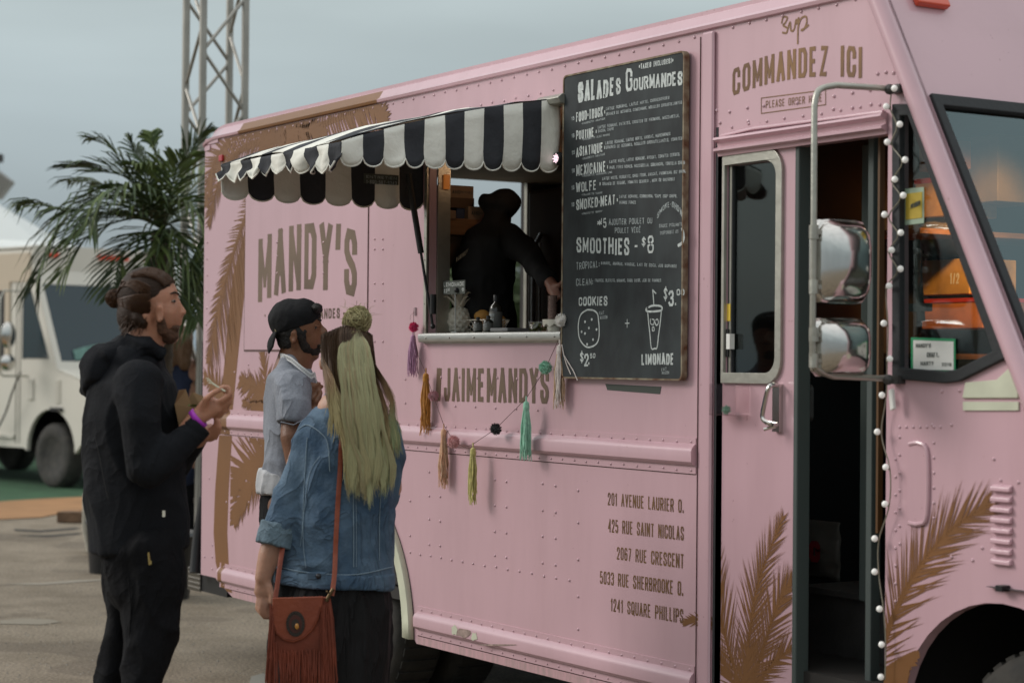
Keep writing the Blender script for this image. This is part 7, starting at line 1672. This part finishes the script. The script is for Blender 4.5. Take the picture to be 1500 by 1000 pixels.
for y_ in (.3, 1.1): mb.tube([vp(.15, y_+.25, 1.42), vp(.02, y_-.05, 1.62), vp(-.1, y_-.2, 1.78)], .008, 5)
mb.build('wipers', [m_black], van)

# white tent behind the van
tq = Zp(-30, 290, 32); tent = thing('marquee_tent', (tq.x, tq.y, 0), 'white peaked tent roof rising behind the white van', 'tent')
mb = MB(); pk_ = Zp(-15, 292, 32); m_tent = mat('white_tent_cloth', (.70, .72, .70), .8)
def tp(a, r, z): return V((pk_.x, pk_.y, 0))+V((math.cos(a)*r, math.sin(a)*r, z))
z1 = Zp(60, 352, 31).z; N = 8
ringv = [tp(2*PI*i/N+.3, 1.4*1.0, z1+.10) for i in range(N)]
mb.add([pk_]+[tp(2*PI*i/N+.3, 1.25, z1-.0) for i in range(N)]+[tp(2*PI*i/N+.3, 3.6, z1-.42) for i in range(N)]+[tp(2*PI*i/N+.3, 3.6, z1-.75) for i in range(N)], [(0, 1+i, 1+(i+1) % N) for i in range(N)]+[(1+i, 1+(i+1) % N, 9+(i+1) % N, 9+i) for i in range(N)]+[(9+i, 9+(i+1) % N, 17+(i+1) % N, 17+i) for i in range(N)])
mb.build('canopy', [m_tent], tent, smooth=20)
for i in range(0, N, 2):
    q = tp(2*PI*i/N+.3, 3.55, 0); mb = MB(); mb.tube([q, q+V((0, 0, z1-.6))], .04, 8); mb.build('pole', [m_alu], tent)
# grey box shaped object at the left edge, up on a mast
q = Zp(-6, 268, 30); fl = thing('floodlight', (q.x, q.y, 0), 'grey floodlight housing on a mast at the left edge of the view', 'floodlight')
mb = MB(); R_ = Matrix((RT, FW, UP)).transposed() @ Matrix.Rotation(.65, 3, 'Y'); mb.obox(q, R_ @ V((.20, 0, 0)), R_ @ V((0, .15, 0)), R_ @ V((0, 0, .17))); mb.build('housing', [mat('dull_grey_metal', (.20, .19, .17), .6)], fl, bevel=.02)
mb = MB(); q2 = Zp(-4, 232, 30); mb.obox(q2, RT*.08, FW*.06, UP*.06); mb.tube([q2, q], .03, 6); mb.build('bracket', [m_plate], fl)
mb = MB(); mb.tube([(q.x-.25, q.y-.1, 0), (q.x-.25, q.y-.1, q2.z)], .07, 10); mb.build('mast', [m_alu], fl)

# truss tower
TD = 13.6; m_tr = mat('weathered_aluminium', (.36, .345, .31), .45, metal=.55, var=.12, vscale=5)
tb = Zp(315, 500, TD); tower = thing('truss_tower', (tb.x, tb.y, 0), 'tall square aluminium truss tower standing behind the truck\'s rear corner', 'truss tower')
def foot(px, dz): q = Zp(px, 300, TD+dz); return V((q.x, q.y, 0))
legs = [foot(270, 0), foot(295, -.30), foot(357, -.12), foot(334, .22)]
for q in legs: mb = MB(); mb.tube([q, q+V((0, 0, 7.5))], .026, 12); mb.build('chord', [m_tr], tower, smooth=60)
for fi in range(4):
    a, b = legs[fi], legs[(fi+1) % 4]; H = .78
    for k_ in range(9):
        z0 = .25+k_*H+(.0, .2, .0, .2)[fi]
        for s_, e_ in (((a, z0), (b, z0+H/2)), ((b, z0+H/2), (a, z0+H))):
            mb = MB(); mb.tube([s_[0]+V((0, 0, s_[1])), e_[0]+V((0, 0, e_[1]))], .0125, 8); mb.build('brace', [m_tr], tower, smooth=60)
for z_ in (.05,):
    for fi in range(4): mb = MB(); mb.tube([legs[fi]+V((0, 0, z_)), legs[(fi+1) % 4]+V((0, 0, z_))], .02, 8); mb.build('base_rail', [m_tr], tower)

# ================================================================ PALM TREE
m_frond = mat('palm_green', (.050, .078, .028), .5, var=.35, vscale=5, spec=.4); m_frond2 = mat('palm_light_green', (.095, .130, .036), .5, var=.3, vscale=5, spec=.4)
PD = 12.6; pc = Zp(236, 330, PD); palm = thing('palm_tree', (pc.x, pc.y, 0), 'potted palm with long arching fronds standing between the man with the bun and the truck', 'palm tree')
pr_ = random.Random(12)
mb = MB(); Lt = cubic([(pc.x+.02, pc.y, .35), (pc.x-.03, pc.y, 1.0), (pc.x+.02, pc.y, 1.7), (pc.x, pc.y, pc.z-.05)], 8); mb.tube(Lt, [.10-.04*i/len(Lt) for i in range(len(Lt))], 14)
for i, q in enumerate(Lt): mb.tube([q-V((0, 0, .01)), q+V((0, 0, .012))], .105-.04*i/len(Lt), 12)
mb.build('trunk', [mat('palm_bark', (.055, .038, .024), .9, bump=.8, bscale=30, var=.3, vscale=12)], palm, smooth=50)
mb = MB(); mb.lathe((pc.x, pc.y, 0), [(.001, 0), (.20, 0), (.25, .38), (.27, .40), (.25, .42), (.23, .36), (.001, .36)], 24); mb.build('pot', [m_black], palm, smooth=40)
def frond(pxs, n=34, ll=.30, seed=0, light=0, curl=.3, dz=None):
    rq = random.Random(seed); P_ = cubic([Zp(a, b, PD+c_) for a, b, c_ in pxs], 8); N = len(P_); mb = MB()
    mb.tube(P_, [.009*(1-.85*i/(N-1)) for i in range(N)], 5)
    for i in range(n):
        t = .12+.88*(i+.5)/n; f_ = t*(N-1); j = min(int(f_), N-2); p = P_[j].lerp(P_[j+1], f_-j); d = (P_[j+1]-P_[j]).normalized()
        sd_ = d.cross(V((0, 0, 1)));  sd_ = sd_ if sd_.length > .2 else d.cross(FW)
        sd_.normalize(); upv = sd_.cross(d).normalized()
        L = ll*(math.sin(PI*min(1, .18+t*.82))**.5*.9+.12)*rq.uniform(.8, 1.15)
        for s_ in (-1, 1):
            dr = (d*(.75+.5*t+rq.uniform(-.15, .15))+sd_*s_*(.85)+upv*rq.uniform(.05, .4)).normalized(); w_ = .0115*rq.uniform(.8, 1.2)
            dn = V((0, 0, -1)); q0 = p; q1 = p+dr*L*.35; q2 = p+dr*L*.72+dn*L*curl*.35; q3 = p+dr*L*.95+dn*L*curl*(.9+rq.uniform(-.2, .3))
            wv = dr.cross(upv).normalized()*w_; fold = upv*w_*.5
            vs = [q0+wv*.4, q0+fold*.3, q0-wv*.4, q1+wv, q1-fold, q1-wv, q2+wv*.8, q2-fold, q2-wv*.8, q3]
            mb.add(vs, [(0, 1, 4, 3), (1, 2, 5, 4), (3, 4, 7, 6), (4, 5, 8, 7), (6, 7, 9), (7, 8, 9)], 1 if rq.random() < light else 0)
    return mb.build('frond', [m_frond, m_frond2], palm, fixn=False)
c0_ = (238, 335, 0)
FR = [([c0_, (205, 270, 0), (150, 250, -.1), (112, 245, -.2)], .38), ([c0_, (200, 275, .1), (165, 220, .1), (135, 205, .1)], .28), ([c0_, (190, 290, -.1), (120, 300, -.2), (72, 360, -.3), (55, 410, -.3)], .42),
      ([c0_, (180, 300, -.3), (110, 310, -.5), (60, 300, -.5), (45, 298, -.5)], .30), ([c0_, (195, 320, -.2), (130, 345, -.4), (92, 400, -.5)], .40), ([c0_, (205, 315, -.3), (150, 318, -.5), (100, 350, -.6)], .38), ([c0_, (222, 260, 0), (200, 225, .1), (190, 205, .1)], .22),
      ([c0_, (236, 260, 0), (226, 220, 0), (222, 196, 0)], .20), ([c0_, (262, 260, .1), (285, 215, .1), (300, 200, .1)], .30), ([c0_, (270, 290, .2), (300, 255, .3), (330, 250, .3)], .32), ([c0_, (255, 300, -.2), (280, 300, -.3), (300, 340, -.3), (300, 400, -.3)], .32),
      ([c0_, (250, 330, -.2), (272, 360, -.3), (285, 420, -.3), (290, 470, -.3)], .30), ([c0_, (215, 345, -.3), (180, 370, -.4), (165, 425, -.5)], .34), ([c0_, (228, 350, -.3), (214, 385, -.4), (205, 440, -.4)], .28), ([c0_, (246, 350, -.3), (255, 390, -.3), (262, 450, -.3)], .30),
      ([c0_, (215, 290, -.4), (185, 275, -.6), (150, 290, -.7), (130, 330, -.8)], .34), ([c0_, (250, 280, -.4), (262, 240, -.5), (280, 230, -.6)], .28), ([c0_, (260, 320, .2), (290, 310, .3), (320, 330, .3)], .3), ([c0_, (205, 300, .2), (150, 270, .4), (105, 265, .5)], .34),
      ([c0_, (225, 300, -.3), (215, 255, -.5), (196, 240, -.6)], .26)]
for i, (L, ll) in enumerate(FR): frond(L, 24 if i < 16 else 20, ll*1.05, i, (.25, .6, .4)[i % 3], .2+.35*(i % 4)/3)

# ================================================================ SMALL THINGS ON THE GROUND
def gbase(px, py): return Gp(px, py)
q = gbase(118, 775); cbk = MB(); m_con = mat('pale_concrete', (.36, .335, .28), .9, bump=.4, bscale=30, var=.15, vscale=6)
w = V((RT.x, RT.y, 0)).normalized(); d_ = V((FW.x, FW.y, 0)).normalized(); dist = (q-CAM).dot(FW); u = dist/F_PX
q = gbase(124, 812); dist = (q-CAM).dot(FW); u = dist/F_PX
cbk.add([q+w*a*u+d_*b+V((0, 0, c_)) for b in (0, .25) for a, c_ in ((2, 0), (60, 0), (58, .50), (4, .52), (-5, .46), (-6, .2))], [(0, 1, 2, 3, 4, 5), (11, 10, 9, 8, 7, 6)]+[(i, (i+1) % 6, (i+1) % 6+6, i+6) for i in range(6)])
tag(cbk.build('concrete_block', [m_con], bevel=.03), 'upright pale concrete block behind the man in the black jacket', 'concrete block')
q = gbase(88, 765); dist = (q-CAM).dot(FW); u = dist/F_PX
mb = MB(); c = q+w*26*u; mb.obox(c+V((0, 0, .055)), w*26*u, d_*.06+w*.02, V((0, 0, .05))); tag(mb.build('timber_block', [mat('old_timber', (.15, .09, .055), .9, bump=.5, bscale=20, var=.3, vscale=9)], bevel=.008), 'weathered timber block lying on the ground by the orange path', 'timber block')
q = gbase(148, 838); mb = MB(); dist = (q-CAM).dot(FW); u = dist/F_PX
mb.lathe((0, 0, 0), [(.001, 0), (.13, 0), (.155, .34), (.165, .35), (.16, .37), (.001, .33)], 20); mb.v = [tuple(V(v)+q+w*.05) for v in mb.v]
tag(mb.build('black_tub', [m_black], smooth=40), 'low black plastic tub on the ground behind the man with the bun', 'tub')

# ================================================================ TREES SEEN THROUGH THE TRUCK, FAR BEHIND
def tree(name, base_, h, r, label, seed):
    rq = random.Random(seed); t = thing(name, base_, label, 'tree', 'trees far behind the truck'); b = V(base_)
    mb = MB(); mb.tube([b, b+V((.1, 0, h*.3)), b+V((0, .1, h*.7))], [.22, .17, .08], 8)
    for i in range(5): a = rq.uniform(0, 2*PI); mb.tube([b+V((0, 0, h*(.3+.07*i))), b+V((math.cos(a)*r*.6, math.sin(a)*r*.6, h*(.55+.06*i)))], [.08, .03], 6)
    mb.build('trunk', [mat('bark', (.06, .045, .035), .9)], t)
    mb = MB()
    cl = [(b+V((rq.gauss(0, r*.42), rq.gauss(0, r*.42), h*.62+rq.gauss(0, h*.14))), r*rq.uniform(.25, .45)) for _ in range(16)]
    for _ in range(3200):
        c, cr_ = rq.choice(cl); d = V((rq.gauss(0, 1), rq.gauss(0, 1), rq.gauss(0, 1))).normalized()*cr_*rq.random()**.4; p = c+d; u_ = V((rq.gauss(0, 1), rq.gauss(0, 1), rq.gauss(0, 1))).normalized()*.16; v_ = u_.orthogonal().normalized()*.09
        mb.add([p-u_, p+v_, p+u_, p-v_], [(0, 1, 2, 3)])
    mb.build('crown', [mat('leaves_%d' % seed, (.05, .075, .025), .7, var=.4, vscale=.8)], t)
tb1 = ray(665, 440); tb1.normalize()
for i, (px, dd, h, r, lb) in enumerate(((662, 62, 6.0, 3.2, 'bushy green tree seen through the serving window left of the vendor'), (690, 70, 5.2, 3.0, 'lower green tree seen through the window directly behind the vendor'), (757, 66, 4.2, 2.2, 'small green tree seen through the window right of the vendor'), (640, 80, 6.5, 3.6, 'far green tree hidden mostly by the left jamb of the serving window'))):
    q = Zp(px, 528, dd); tree('tree', (q.x, q.y, 0), h, r, lb, 40+i)
